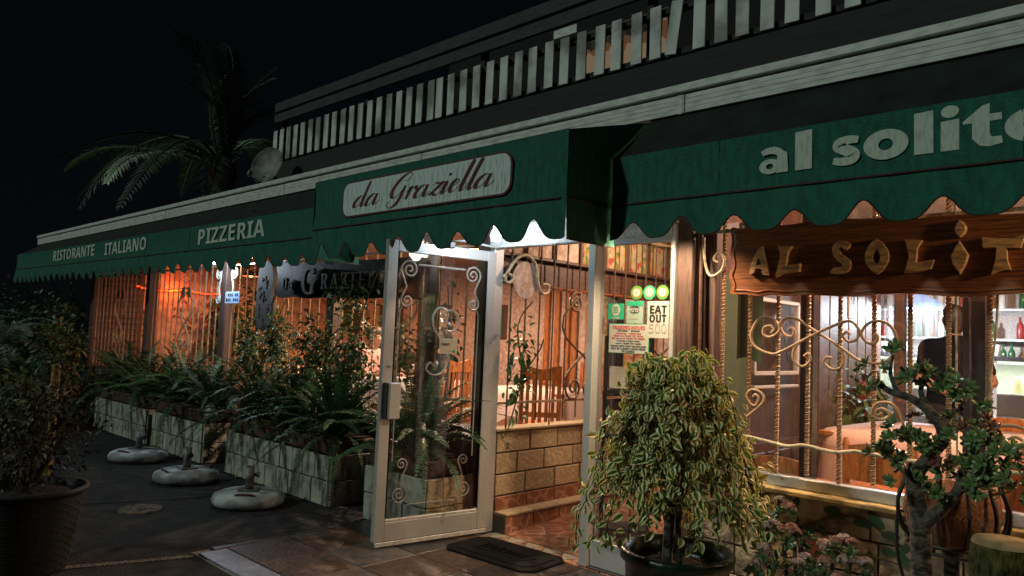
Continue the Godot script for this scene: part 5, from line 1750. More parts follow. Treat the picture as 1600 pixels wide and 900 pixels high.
	for k in 4:
		part("upright", boxm(P(-1.5 + 1.0 * k, 1.7, 0.16), P(0.035, 1.5, 0.035), 0.003), mats.bottle_red, sh)
	var place := ["lowest", "second", "third"]
	for k in 3:
		for i in 36:
			if r.randf() < 0.12:
				continue
			var q := r.randi() % 4
			var o := part("bottle", bottle, mats[kinds[q]], self, Transform3D(Basis.from_scale(Vector3(0.85, r.randf_range(0.6, 0.95), 0.85)), P(-3.05 + 0.083 * i + r.randf_range(-0.02, 0.02), 0.2 + 1.194 + 0.31 * k, -9.06 + r.randf_range(-0.04, 0.05))))
			tag(o, "%s glass bottle on the %s shelf of the back bar" % [what[q], place[k]], "bottle", "%s bottles on the %s back bar shelf" % [what[q], place[k]])
	for i in 12:
		var o := part("cup", lathem([V(0.0, 0.0), V(0.03, 0.0), V(0.042, 0.07), V(0.038, 0.07), V(0.028, 0.008), V(0.0, 0.006)], 12), mats[["bottle_red", "cloth_white", "sticker_rust"][i % 3]], self, at3(P(-2.9 + 0.24 * i, 2.335, -9.05)))
		tag(o, "small %s cup on the red top shelf of the back bar" % ["red", "white", "rust coloured"][i % 3], "cup", "cups on the red top shelf")
	for i in 9:
		var o := part("jar", lathem([V(0.0, 0.0), V(0.05, 0.0), V(0.055, 0.02), V(0.055, 0.1), V(0.035, 0.13), V(0.035, 0.15), V(0.0, 0.15)], 12), mats[["bottle_amber", "bottle_clear", "sign_paper"][i % 3]], self, at3(P(-2.7 + 0.27 * i, 1.192 if i % 2 else 0.932, -8.15)))
		tag(o, "%s jar on the %s shelf of the lit display counter" % [["amber", "clear", "cream"][i % 3], "upper" if i % 2 else "lower"], "jar", "jars in the display counter")
	for i in 7:
		var o := part("glass_tumbler", lathem([V(0.0, 0.0), V(0.03, 0.0), V(0.036, 0.11), V(0.033, 0.11), V(0.027, 0.01), V(0.0, 0.01)], 12), mats.bottle_clear, self, at3(P(-2.75 + 0.2 * i, 1.52, -8.3)))
		tag(o, "tumbler standing on the dark counter top", "tumbler", "tumblers on the bar counter")
	# draped clear plastic strip curtain left of the bar
	st = T()
	st.set_smooth_group(1)
	for i in 44:
		var f := func(k: int, y: float) -> Vector3:
			return P(-2.32 + 0.014 * k, y, -7.55 + 0.03 * sin(k * 0.8))
		quad(st, f.call(i, 2.3), f.call(i + 1, 2.3), f.call(i + 1, 0.5), f.call(i, 0.5))
	var sc := part("strip_curtain", done(st), M("clear_plastic", Color(0.85, 0.88, 0.9), 0.15, {"alpha": 0.3}))
	tag(sc, "clear plastic strip curtain at the left end of the bar", "curtain")
	# the blue white pendant over the bar
	var l := thing("bar_pendant_lamp", "pale blue dome pendant lamp glowing over the bar", "lamp", P(-2.08, 1.95, -7.75))
	part("shade", lathem([V(0.02, 0.13), V(0.08, 0.115), V(0.17, 0.06), V(0.205, 0.0), V(0.2, -0.005), V(0.16, 0.05), V(0.07, 0.105), V(0.02, 0.12)], 24), mats.glow_blue, l)
	part("bulb", lathem([V(0, 0.06), V(0.045, 0.04), V(0.07, -0.01), V(0.05, -0.06), V(0.0, -0.075)], 16), mats.glow_cool, l)
	part("cord", tubem([P(0, 0.12, 0), P(0, 0.66, 0)], 0.006, 5), mats.dark_steel, l)
	lamp("bulb_light", P(0, -0.02, 0), Color(0.92, 0.96, 1.0), 4.2, l, 0.05)
	for k in 2:
		var t := thing("bar_room_lamp", ["ceiling lamp over the near peach table", "ceiling lamp over the right hand peach table"][k], "lamp", [P(-1.25, 2.69, -4.9), P(0.4, 2.69, -5.6)][k], 0.0, "bar room ceiling lamps")
		part("bowl", lathem([V(0.13, 0.0), V(0.12, -0.04), V(0.07, -0.07), V(0.0, -0.08)], 20), mats.glow_warm, t)
		lamp("bowl_light", P(0, -0.11, 0), Color(1.0, 0.8, 0.66), [4.2, 3.2][k], t)


# ---------- people ----------
func people() -> void:
	# the waiter: back to us, hands behind him
	var w := thing("person", "person in a black T-shirt standing at the bar, hands behind the back", "person", P(-1.62, 0.2, -7.03), 0.62)
	var sk := [
		[P(0, 1.42, 0), P(0, 1.55, 0.0), 0.055, 0.055], [P(0, 1.6, -0.01), P(0, 1.65, 0.0), 0.078, 0.08], [P(0, 1.54, -0.05), P(0, 1.56, -0.06), 0.045, 0.04],
		[P(0, 1.575, -0.1), P(0, 1.56, -0.108), 0.012, 0.014], [P(-0.078, 1.59, 0), P(-0.08, 1.61, 0.005), 0.014, 0.018], [P(0.078, 1.59, 0), P(0.08, 1.61, 0.005), 0.014, 0.018],
		[P(-0.17, 1.36, 0), P(0.17, 1.36, 0), 0.07, 0.07], [P(0, 1.3, 0.0), P(0, 1.0, 0.0), 0.14, 0.125, P(0.75, 1, 1.15)], [P(-0.08, 0.95, 0), P(0.08, 0.95, 0), 0.11, 0.11],
		[P(-0.2, 1.36, 0), P(-0.27, 1.1, 0.05), 0.055, 0.042], [P(-0.27, 1.1, 0.05), P(-0.05, 0.98, 0.16), 0.042, 0.03], [P(0.2, 1.36, 0), P(0.27, 1.1, 0.05), 0.055, 0.042], [P(0.27, 1.1, 0.05), P(0.06, 0.97, 0.17), 0.042, 0.03],
		[P(-0.09, 0.92, 0), P(-0.1, 0.5, -0.01), 0.09, 0.058], [P(-0.1, 0.5, -0.01), P(-0.1, 0.08, 0.03), 0.058, 0.04], [P(0.09, 0.92, 0), P(0.1, 0.5, -0.01), 0.09, 0.058], [P(0.1, 0.5, -0.01), P(0.1, 0.08, 0.03), 0.058, 0.04],
		[P(-0.1, 0.05, 0.03), P(-0.11, 0.04, -0.12), 0.042, 0.035], [P(0.1, 0.05, 0.03), P(0.11, 0.04, -0.12), 0.042, 0.035],
	]
	part("body", body(sk, 0.014, 0.03), mats.skin, w)
	for s: float in [-1.0, 1.0]:
		var hb := [[P(-0.05 * s, 0.98, 0.16), P(0.02 * s, 0.955, 0.172), 0.026, 0.026, P(1, 1, 1.3)]]
		for k in 4:
			var a := P(0.02 * s, 0.975 - 0.017 * k, 0.175)
			var m := a + P(0.035 * s, -0.006, 0.012)
			hb.append([a, m, 0.0085, 0.008])
			hb.append([m, m + P(0.018 * s, -0.016 - 0.002 * k, 0.004 - 0.012), 0.008, 0.0065])
		hb.append([P(-0.02 * s, 0.985, 0.175), P(0.015 * s, 1.01, 0.2), 0.01, 0.008])
		part("hand", body(hb, 0.005, 0.008), mats.skin, w, at3(P(0, 0.0 if s > 0 else 0.012, 0.0 if s > 0 else 0.03)))
	var shirt := [
		[P(-0.165, 1.355, 0), P(0.165, 1.355, 0), 0.088, 0.088], [P(0, 1.3, 0.0), P(0, 1.0, 0.0), 0.16, 0.15, P(0.75, 1, 1.12)], [P(-0.07, 0.92, 0), P(0.07, 0.92, 0), 0.128, 0.128, P(1, 1.2, 1)],
		[P(-0.195, 1.355, 0), P(-0.24, 1.19, 0.03), 0.072, 0.068], [P(0.195, 1.355, 0), P(0.24, 1.19, 0.03), 0.072, 0.068], [P(0, 1.36, 0.005), P(0, 1.42, 0.01), 0.075, 0.07],
	]
	part("shirt", body(shirt, 0.016, 0.05), mats.shirt_black, w)
	var tr := [
		[P(-0.075, 0.9, 0), P(0.075, 0.9, 0), 0.122, 0.122], [P(-0.09, 0.88, 0), P(-0.1, 0.5, -0.01), 0.105, 0.075], [P(-0.1, 0.5, -0.01), P(-0.1, 0.07, 0.03), 0.075, 0.065],
		[P(0.09, 0.88, 0), P(0.1, 0.5, -0.01), 0.105, 0.075], [P(0.1, 0.5, -0.01), P(0.1, 0.07, 0.03), 0.075, 0.065],
	]
	part("trousers", body(tr, 0.018, 0.03), mats.trousers, w)
	part("hair", body([[P(0, 1.65, 0.012), P(0, 1.66, -0.01), 0.087, 0.082], [P(0, 1.545, 0.035), P(0, 1.63, 0.025), 0.06, 0.074], [P(-0.03, 1.6, 0.03), P(0.03, 1.6, 0.03), 0.066, 0.066]], 0.01, 0.02), mats.hair, w)
	for s: float in [-1.0, 1.0]:
		part("shoe", body([[P(0.1 * s, 0.045, 0.05), P(0.11 * s, 0.035, -0.16), 0.05, 0.042]], 0.014, 0.01), mats.dark_steel, w)
		part("eye", lathem([V(0, -0.01), V(0.009, -0.004), V(0.009, 0.004), V(0, 0.01)], 8, at3(P(0.03 * s, 1.602, -0.082))), mats.print_black, w)
	var pad := part("order_pad", boxm(Vector3.ZERO, P(0.1, 0.17, 0.014), 0.003), mats.paper, self, w.transform * Transform3D(Basis(Vector3.FORWARD, 0.15), P(0.06, 0.9, 0.2)))
	tag(pad, "white order pad held behind the back by the person at the bar", "notepad")
	# two diners behind the vines
	for k in 2:
		var d := thing("person", ["seated diner in a pink shirt behind the vines below the dark sign", "seated diner with dark hair and dark top behind the glass door"][k], "person", [P(-7.8, 0.2, -5.62), P(-6.42, 0.2, -5.5)][k], [-PI / 2 + 0.2, PI / 2 - 0.1][k])
		var o := 0.02
		var bb := [
			[P(0, 1.06, 0.02), P(0, 1.17, -0.01), 0.052, 0.052], [P(0, 1.24, -0.02), P(0, 1.29, -0.01), 0.078, 0.08], [P(0, 1.18, -0.06), P(0, 1.2, -0.07), 0.045, 0.04],
			[P(0, 1.215, -0.108), P(0, 1.2, -0.116), 0.012, 0.014], [P(-0.078, 1.23, -0.01), P(-0.08, 1.25, -0.005), 0.014, 0.018], [P(0.078, 1.23, -0.01), P(0.08, 1.25, -0.005), 0.014, 0.018],
			[P(-0.16, 1.0, o), P(0.16, 1.0, o), 0.068, 0.068], [P(0, 0.95, o), P(0, 0.62, o), 0.135, 0.125, P(0.78, 1, 1.1)], [P(-0.08, 0.56, 0), P(0.08, 0.56, 0), 0.115, 0.115],
			[P(-0.19, 1.0, o), P(-0.23, 0.76, -0.06), 0.052, 0.042], [P(-0.23, 0.76, -0.06), P(-0.13, 0.8, -0.3), 0.04, 0.028], [P(0.19, 1.0, o), P(0.23, 0.76, -0.06), 0.052, 0.042], [P(0.23, 0.76, -0.06), P(0.13, 0.8, -0.3), 0.04, 0.028],
			[P(-0.1, 0.54, 0), P(-0.12, 0.53, -0.42), 0.085, 0.06], [P(-0.12, 0.53, -0.42), P(-0.12, 0.08, -0.4), 0.058, 0.04], [P(0.1, 0.54, 0), P(0.12, 0.53, -0.42), 0.085, 0.06], [P(0.12, 0.53, -0.42), P(0.12, 0.08, -0.4), 0.058, 0.04],
			[P(-0.12, 0.04, -0.38), P(-0.12, 0.035, -0.54), 0.042, 0.034], [P(0.12, 0.04, -0.38), P(0.12, 0.035, -0.54), 0.042, 0.034],
		]
		part("body", body(bb, 0.016, 0.03), mats.skin, d)
		for s: float in [-1.0, 1.0]:
			var hb := [[P(0.13 * s, 0.8, -0.3), P(0.12 * s, 0.79, -0.36), 0.026, 0.025, P(1, 1.4, 1)]]
			for f in 4:
				var a := P((0.145 - 0.016 * f) * s, 0.79, -0.37)
				var m := a + P(0, -0.004, -0.032)
				hb.append([a, m, 0.0085, 0.008])
				hb.append([m, m + P(0, -0.014, -0.016), 0.008, 0.0065])
			hb.append([P(0.105 * s, 0.79, -0.33), P(0.075 * s, 0.785, -0.36), 0.01, 0.008])
			part("hand", body(hb, 0.006, 0.008), mats.skin, d)
			part("eye", lathem([V(0, -0.01), V(0.009, -0.004), V(0.009, 0.004), V(0, 0.01)], 8, at3(P(0.03 * s, 1.245, -0.09))), mats.print_black, d)
		var top: Material = [mats.shirt_pink, mats.shirt_black][k]
		part("shirt", body([[P(-0.155, 0.995, o), P(0.155, 0.995, o), 0.082, 0.082], [P(0, 0.95, o), P(0, 0.62, o), 0.152, 0.148, P(0.78, 1, 1.08)], [P(-0.185, 0.995, o), P(-0.22, 0.8, -0.04), 0.066, 0.058], [P(0.185, 0.995, o), P(0.22, 0.8, -0.04), 0.066, 0.058]], 0.018, 0.05), top, d)
		part("trousers", body([[P(-0.08, 0.55, 0), P(0.08, 0.55, 0), 0.125, 0.125], [P(-0.1, 0.54, 0), P(-0.12, 0.53, -0.42), 0.098, 0.075], [P(-0.12, 0.53, -0.42), P(-0.12, 0.1, -0.4), 0.072, 0.06], [P(0.1, 0.54, 0), P(0.12, 0.53, -0.42), 0.098, 0.075], [P(0.12, 0.53, -0.42), P(0.12, 0.1, -0.4), 0.072, 0.06]], 0.02, 0.03), mats.trousers, d)
		part("hair", body([[P(0, 1.295, 0.005), P(0, 1.3, -0.02), 0.086, 0.082], [P(0, 1.2, 0.04), P(0, 1.27, 0.025), 0.055, 0.07]], 0.012, 0.02), [mats.beam_wood, mats.hair][k], d)


# ---------- planters along the front ----------
func fern(label: String, at: Vector3, n: int, l: float, sd: int, fronds: Array) -> void:
	var r := RandomNumberGenerator.new()
	r.seed = sd
	var f := thing("fern", label, "fern", at, 0.0, "ferns in the stone planters")
	n = int(n * 2.0)
	for i in n:
		var a := TAU * i / n * 2.4 + r.randf_range(-0.4, 0.4)
		var lean := r.randf_range(-0.95, -0.35) - 0.15 * float(i % 2) if i % 3 else r.randf_range(-0.5, 0.25)
		var s := l * r.randf_range(0.75, 1.15)
		var bas := Basis(Vector3.UP, a) * Basis(Vector3.RIGHT, lean) * Basis(Vector3.BACK, r.randf_range(-0.4, 0.4))
		part("frond", fronds[r.randi() % fronds.size()], mats[["fern", "fern", "fern_light", "fern_dark"][r.randi() % 4]], f, Transform3D(bas.scaled_local(Vector3.ONE * s), P(sin(a) * 0.04, 0, cos(a) * 0.04)))


func vine(label: String, balls: Array, stems: Array, count: int, sd: int, leaf: float, m: Material) -> void:
	var t := thing("climbing_vine", label, "vine")
	for s in stems:
		part("stem", tubem(smooth(s, 5), 0.006, 5), mats.twig, t)
	cloud("leaves", t, leaf_mesh(leaf, leaf * 0.55, 0.35, 0.3, 3), m, balls, count, sd, 0.6, 1.25, 0.5, 0.6)


func planters() -> void:
	var spots := [[-11.5, -9.6], [-9.4, -8.0], [-7.42, -5.5], [-5.02, -4.26]]
	var says := ["stone tiled planter farthest left, behind the first parasol base", "short stone tiled planter second from the left", "long stone tiled planter nearest the glass door on its left", "small stone planter seen through the glass door"]
	var keys := ["tile_stone0", "tile_stone1", "tile_stone2"]
	for i in 4:
		var x0: float = spots[i][0]
		var x1: float = spots[i][1]
		var zf := -3.57 if i < 3 else -3.6
		var t := thing("stone_planter", says[i], "planter", Vector3.ZERO, 0.0, "stone tiled planters")
		part("core", boxm(P((x0 + x1) / 2, 0.21, (zf - 4.08) / 2 - 0.006), P(x1 - x0, 0.42, zf + 4.08 - 0.012)), mats.mortar_dark, t)
		blocks(t, P(x0, 0.0, zf - 0.012), P(1, 0, 0), P(0, 0, 1), x1 - x0, [0.215, 0.215], 0.2 if i < 3 else 0.24, keys, 30 + i, "stone_tile", 0.012, 0.026)
		blocks(t, P(x1, 0.0, zf), P(0, 0, -1), P(1, 0, 0), zf + 4.06, [0.215, 0.215], 0.24, ["sand0", "sand1", "sand2"] if i == 3 else keys, 40 + i, "stone_tile", 0.008, 0.024)
		part("trough", boxm(P((x0 + x1) / 2, 0.49, (zf - 4.06) / 2), P(x1 - x0 - 0.03, 0.115, zf + 4.04), 0.012), mats.trough, t)
		part("trough_rim", boxm(P((x0 + x1) / 2, 0.545, zf - 0.03), P(x1 - x0 + 0.01, 0.03, 0.05), 0.01), mats.trough, t)
		part("soil", boxm(P((x0 + x1) / 2, 0.552, (zf - 4.06) / 2), P(x1 - x0 - 0.1, 0.02, zf + 3.96)), mats.soil, t)
	var fr := []
	for k in 5:
		fr.append(frond_mesh(1.0, [0.6, 0.5, 0.7, 0.6, 0.35][k], [0.5, 0.6, 0.55, 0.85, 0.6][k], 34, 0.058, 0.017, 50 + k, 0.1, 0.2))
	var fs := [
		[P(-11.1, 0.55, -3.78), 34, 0.95, "fern at the left end of the farthest planter"], [P(-10.1, 0.55, -3.78), 34, 0.95, "fern at the right end of the farthest planter"],
		[P(-9.1, 0.55, -3.78), 36, 1.0, "full fern spilling from the left of the short planter"], [P(-8.3, 0.55, -3.8), 32, 0.9, "fern at the right end of the short planter"],
		[P(-7.2, 0.55, -3.78), 34, 0.9, "fern at the left end of the long planter"], [P(-6.5, 0.55, -3.8), 34, 0.92, "fern in the middle of the long planter below the dark sign"], [P(-5.75, 0.55, -3.78), 34, 0.92, "fern at the right end of the long planter beside the glass door"],
		[P(-4.66, 0.55, -3.82), 36, 0.92, "lush fern in the small planter behind the glass door"],
	]
	for i in fs.size():
		fern(fs[i][3], fs[i][0], fs[i][1], fs[i][2], 80 + i, fr)
	vine("dense climbing vine over the bars below the dark carved sign", [[P(-6.6, 0.95, -3.9), P(0.9, 0.35, 0.16)], [P(-5.8, 0.95, -3.9), P(0.45, 0.4, 0.16)], [P(-7.3, 1.35, -3.98), P(0.45, 0.5, 0.12)], [P(-6.5, 1.3, -3.95), P(0.45, 0.55, 0.14)], [P(-5.8, 1.35, -3.95), P(0.45, 0.6, 0.14)], [P(-7.9, 1.25, -3.98), P(0.35, 0.45, 0.12)], [P(-5.9, 1.85, -3.88), P(0.5, 0.16, 0.05)]],
		[[P(-6.6, 0.55, -3.95), P(-6.5, 1.1, -3.93), P(-6.1, 1.45, -3.9), P(-5.7, 1.65, -3.92)], [P(-7.3, 0.55, -3.95), P(-7.4, 1.2, -3.95), P(-7.1, 1.8, -3.95)], [P(-5.8, 0.55, -3.95), P(-5.75, 1.3, -3.9), P(-5.45, 1.95, -3.88), P(-5.3, 2.1, -3.9)], [P(-6.5, 1.1, -3.93), P(-6.9, 1.5, -3.92), P(-7.2, 1.55, -3.95)], [P(-8.0, 0.55, -3.95), P(-7.9, 1.1, -3.97), P(-8.0, 1.6, -3.98)]], 4200, 91, 0.055, mats.vine)
	vine("thin vine on the bars seen through the glass door", [[P(-5.1, 1.35, -3.98), P(0.35, 0.55, 0.1)], [P(-4.5, 1.5, -3.98), P(0.2, 0.45, 0.08)]],
		[[P(-5.2, 0.55, -3.97), P(-5.1, 1.2, -3.95), P(-5.2, 1.9, -3.95)], [P(-4.6, 0.55, -3.97), P(-4.5, 1.3, -3.97), P(-4.55, 1.9, -3.97)]], 260, 92, 0.06, mats.vine)
	vine("young climber with glossy leaves on the bars just inside the doorway", [[P(-4.0, 1.45, -4.3), P(0.05, 0.38, 0.22)], [P(-4.0, 1.1, -4.25), P(0.05, 0.3, 0.16)]],
		[[P(-4.02, 0.8, -4.2), P(-4.0, 1.2, -4.3), P(-4.01, 1.6, -4.25), P(-4.0, 1.8, -4.4)], [P(-4.0, 1.2, -4.3), P(-4.0, 1.4, -4.5), P(-4.0, 1.5, -4.55)]], 110, 93, 0.075, M("vine_glossy", lin(0.07, 0.16, 0.06), 0.3, {"back": lin(0.03, 0.08, 0.02), "vc": true}))


# ---------- parasol bases ----------
func bases() -> void:
	var at := [P(-8.55, 0, -3.12), P(-7.2, 0, -3.08), P(-5.98, 0, -3.1)]
	var says := ["round white concrete parasol base farthest left", "middle white concrete parasol base with a brown handle", "nearest white concrete parasol base with a red brown handle"]
	for i in 3:
		var b := thing("parasol_base", says[i], "parasol base", at[i], [0.4, 0.0, 0.9][i], "parasol bases on the tarmac")
		part("slab", lathem([V(0.0, 0.0), V(0.25, 0.0), V(0.29, 0.025), V(0.3, 0.055), V(0.285, 0.09), V(0.24, 0.11), V(0.1, 0.12), V(0.0, 0.122)], 36), mats.concrete, b)
		part("foot_plate", boxm(P(0, 0.125, 0), P(0.16, 0.012, 0.16), 0.003), mats.galvanised, b)
		part("socket", lathem([V(0.0, 0.13), V(0.036, 0.13), V(0.036, 0.32), V(0.03, 0.32), V(0.03, 0.16), V(0.0, 0.16)], 16), mats.galvanised, b)
		part("clamp_knob", tubem([P(0.035, 0.25, 0.0), P(0.075, 0.25, 0.0)], [0.012, 0.026], 10), mats.dark_steel, b)
		for s: float in [-1.0, 1.0]:
			part("handle", tubem(smooth([P(-0.07, 0.1, 0.19 * s), P(-0.05, 0.125, 0.215 * s), P(0.07, 0.12, 0.215 * s), P(0.09, 0.095, 0.19 * s)], 4), 0.009, 6), mats.rust, b)
			part("handle_recess", boxm(P(0.01, 0.1, 0.2 * s), P(0.17, 0.014, 0.05), 0.003, Basis(Vector3.RIGHT, 0.35 * s)), mats.dark_steel, b)


# ---------- palm, cycads and hedge at the left ----------
func palm_and_hedge() -> void:
	var r := RandomNumberGenerator.new()
	r.seed = 7
	var p := thing("palm_tree", "tall palm tree behind the far end of the roof", "palm tree", P(-17.85, 0, -8.0))
	var tr := []
	var rad := []
	for i in 26:
		tr.append(P(0.05 * sin(i * 0.4), 5.1 * i / 25.0, 0))
		rad.append(lerpf(0.3, 0.24, i / 25.0) + (0.03 if i % 2 else 0.0))
	part("trunk", tubem(tr, rad, 12), mats.bark, p)
	part("crown_boss", lathem([V(0.26, 4.9), V(0.36, 5.2), V(0.3, 5.5), V(0.1, 5.7), V(0.0, 5.7)], 14), mats.rust, p)
	var fr := []
	for k in 3:
		fr.append(frond_mesh(4.7, [0.55, 0.35, 0.8][k], [0.85, 0.95, 0.6][k], 56, 0.55, 0.045, 120 + k, 0.05, 0.55))
	for i in 30:
		var a := i * 2.399
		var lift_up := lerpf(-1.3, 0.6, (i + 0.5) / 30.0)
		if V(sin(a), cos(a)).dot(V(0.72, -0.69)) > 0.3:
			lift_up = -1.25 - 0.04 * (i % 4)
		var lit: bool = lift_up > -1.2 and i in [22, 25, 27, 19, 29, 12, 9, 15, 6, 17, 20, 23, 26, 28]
		part("frond", fr[i % 3], mats.palm if lit else mats.palm_unlit, p, Transform3D(Basis(Vector3.UP, a) * Basis(Vector3.RIGHT, lift_up), P(0, 5.35, 0)).scaled_local(Vector3.ONE * (0.7 if lift_up < -1.2 else 0.95)))
	var cy := frond_mesh(1.0, 0.5, 0.8, 44, 0.16, 0.018, 140, 0.15, 0.5)
	for k in 3:
		var c := thing("cycad", ["pale fronded cycad at the left edge of the picture", "blue green cycad under the end of the long awning", "dark cycad low in front of the hedge"][k], "cycad", [P(-17.6, 0.9, -3.0), P(-14.6, 0.9, -3.0), P(-12.6, 0.5, -2.9)][k])
		part("trunk", tubem([P(0, -0.9, 0), P(0, 0.1, 0)], [0.16, 0.14], 10), mats.bark, c)
		for i in 22:
			part("frond", cy, mats.cycad if k < 2 else mats.fern_dark, c, Transform3D((Basis(Vector3.UP, i * 2.399) * Basis(Vector3.RIGHT, lerpf(-0.9, 0.3, i / 22.0))).scaled_local(Vector3.ONE * [1.5, 1.2, 0.8][k]), P(0, 0.1, 0)))
	var lm := leaf_mesh(0.09, 0.045, 0.3, 0.3, 3)
	var says := ["dark leafy shrub between the far planter and the cycads", "tall dark shrub under the end of the awning", "broad dark shrub at the left edge of the picture", "low shrub before the far planter", "shrub in shadow far left behind the cycad"]
	var cs := [[P(-13.2, 0, -3.5), 0.9, P(0.8, 0.9, 0.5)], [P(-15.0, 0, -4.0), 1.2, P(1.1, 1.15, 0.6)], [P(-18.6, 0, -4.3), 1.3, P(1.3, 1.3, 0.9)], [P(-11.9, 0, -2.75), 0.4, P(0.7, 0.5, 0.4)], [P(-21.0, 0, -3.6), 1.1, P(1.6, 1.4, 0.9)]]
	for k in 5:
		var s := thing("shrub", says[k], "shrub", cs[k][0], 0.0, "shrubs at the far left")
		for j in 5:
			var a := TAU * j / 5.0
			part("stem", tubem([P(0, 0, 0), P(cos(a) * 0.2, cs[k][1] * 0.7, sin(a) * 0.15), P(cos(a) * 0.5, cs[k][1] * 1.5, sin(a) * 0.3)], [0.025, 0.016, 0.006], 5), mats.twig, s)
		cloud("foliage", s, lm, mats.hedge, [[P(0, cs[k][1], 0), cs[k][2]], [P(0.3, cs[k][1] * 0.7, 0.1), cs[k][2] * 0.7]], [1300, 1500, 1500, 700, 1200][k], 150 + k, 0.7, 1.5, 0.3, 0.5)


# ---------- pots, bonsai, shrub ----------
func pot_plants() -> void:
	var r := RandomNumberGenerator.new()
	r.seed = 17
	# big ribbed pot at the left
	var p := thing("ribbed_pot", "big black ribbed pot at the left edge of the picture", "plant pot", P(-5.2, 0, -1.28))
	p.scale = P(0.9, 0.86, 0.9)
	var prof := [V(0.0, 0.0), V(0.255, 0.0)]
	for i in 22:
		var y := 0.015 + 0.5 * i / 21.0
		prof.append(V(0.258 + 0.075 * i / 21.0 + 0.006, y))
		prof.append(V(0.258 + 0.075 * i / 21.0, y + 0.012))
	prof.append_array([V(0.352, 0.535), V(0.36, 0.555), V(0.352, 0.575), V(0.325, 0.57), V(0.3, 0.5)])
	var st := T()
	lathe(st, prof, 48)
	part("shell", done(st), mats.plastic_pot, p)
	var kn := []
	for i in 20:
		for k in 40:
			if (i + k) % 2 == 0:
				var a := TAU * k / 40.0
				var rr := 0.262 + 0.075 * i / 21.0
				kn.append(Transform3D(Basis(Vector3.UP, -a), P(cos(a) * rr, 0.03 + 0.5 * i / 21.0, sin(a) * rr)))
	stuff("weave_bumps", boxm(Vector3.ZERO, P(0.007, 0.013, 0.034), 0.003), mats.plastic_pot, p, kn)
	part("soil", lathem([V(0.31, 0.52), V(0.0, 0.54)], 24), mats.soil, p)
	var sh := thing("potted_shrub", "reddish leaved shrub growing in the big ribbed pot", "shrub", P(-5.2, 0.44, -1.28))
	for j in 9:
		var a := TAU * j / 9.0
		part("stem", tubem([P(0, 0, 0), P(cos(a) * 0.12, 0.25, sin(a) * 0.12), P(cos(a) * 0.35, 0.55, sin(a) * 0.35)], [0.012, 0.008, 0.003], 5), mats.twig, sh)
	cloud("foliage", sh, leaf_mesh(0.045, 0.02, 0.3, 0.2, 3), mats.red_leaf, [[P(0, 0.3, 0), P(0.42, 0.3, 0.42)], [P(0.05, 0.52, 0.0), P(0.35, 0.22, 0.35)], [P(-0.2, 0.1, 0.1), P(0.35, 0.15, 0.3)]], 1500, 160, 0.6, 1.3, 0.0, 0.6)
	var yp := part("marker_pole", tubem([P(0, 0, 0), P(0, 1.13, 0)], 0.032, 10), mats.yellow_pole, self, at3(P(-6.81, 0, -1.8)))
	tag(yp, "weathered yellow pole standing behind the big ribbed pot", "pole")
	# the weeping variegated fig
	var f := thing("glazed_pot", "dark green glazed pot holding the variegated weeping fig", "plant pot", P(-1.86, 0, -3.12))
	part("shell", lathem([V(0.0, 0.0), V(0.17, 0.0), V(0.19, 0.05), V(0.235, 0.4), V(0.24, 0.49), V(0.262, 0.5), V(0.266, 0.535), V(0.255, 0.55), V(0.235, 0.545), V(0.225, 0.48)], 40), mats.green_pot, f)
	part("soil", lathem([V(0.228, 0.46), V(0.0, 0.475)], 24), mats.soil, f)
	var t := thing("weeping_fig", "variegated weeping fig with cream edged leaves in the green pot", "tree", P(-1.88, 0.44, -3.12))
	part("trunk", tubem(smooth([P(-0.03, 0, 0), P(-0.02, 0.2, 0.01), P(0.0, 0.45, 0), P(0.01, 0.8, 0)], 4), [0.026, 0.026, 0.025, 0.025, 0.024, 0.024, 0.023, 0.022, 0.021, 0.02, 0.018, 0.016, 0.014], 8), mats.bark, t)
	part("trunk", tubem(smooth([P(0.05, 0, 0.02), P(0.03, 0.25, 0.01), P(0.05, 0.5, 0), P(0.0, 0.85, 0)], 4), 0.014, 7), mats.bark, t)
	var lg := T()
	lg.set_smooth_group(3)
	var rim := T()
	rim.set_smooth_group(3)
	var e := func(u: float, s: float, k: float) -> Vector3:
		var w := 0.019 * pow(sin(PI * pow(u, 0.8)), 0.8) * k if u > 0.0 and u < 1.0 else 0.0
		return P(s * w, 0.25 * w * absf(s) - 0.014 * u * u, 0.058 * u)
	for i in 5:
		var a := i / 5.0
		var b := (i + 1) / 5.0
		for s: float in [-1.0, 1.0]:
			quad(lg, e.call(a, 0.0, 1.0), e.call(b, 0.0, 1.0), e.call(b, s, 0.52), e.call(a, s, 0.52))
			quad(rim, e.call(a, s, 0.52), e.call(b, s, 0.52), e.call(b, s, 1.0), e.call(a, s, 1.0))
	lg.generate_normals()
	var leaf := lg.commit()
	leaf.surface_set_material(0, mats.ficus_green)
	rim.generate_normals()
	leaf = rim.commit(leaf)
	leaf.surface_set_material(1, mats.ficus_cream)
	var xs := []
	for i in 160:
		# drooping twigs, each hung with leaves
		var a := i * 2.399
		var q := pow((i + 0.5) / 160.0, 0.55)
		var lvl := r.randf()
		var top := P(cos(a) * 0.14 * q, lerpf(0.96, 0.3, lvl * (0.35 + 0.65 * q)), sin(a) * 0.14 * q)
		var out := lerpf(0.03, 0.08 + 0.29 * lvl, q) * r.randf_range(0.75, 1.15)
		var drop := minf(lerpf(0.12, 0.38, q) * r.randf_range(0.6, 1.1), top.y - 0.17)
		var tw := smooth([top, top + P(cos(a) * out * 0.6, 0.06, sin(a) * out * 0.6), top + P(cos(a) * out, -drop * 0.35, sin(a) * out), top + P(cos(a) * out * 1.08, -drop, sin(a) * out * 1.08)], 6)
		part("twig", tubem(tw, 0.003, 3), mats.twig, t)
		var n := 38
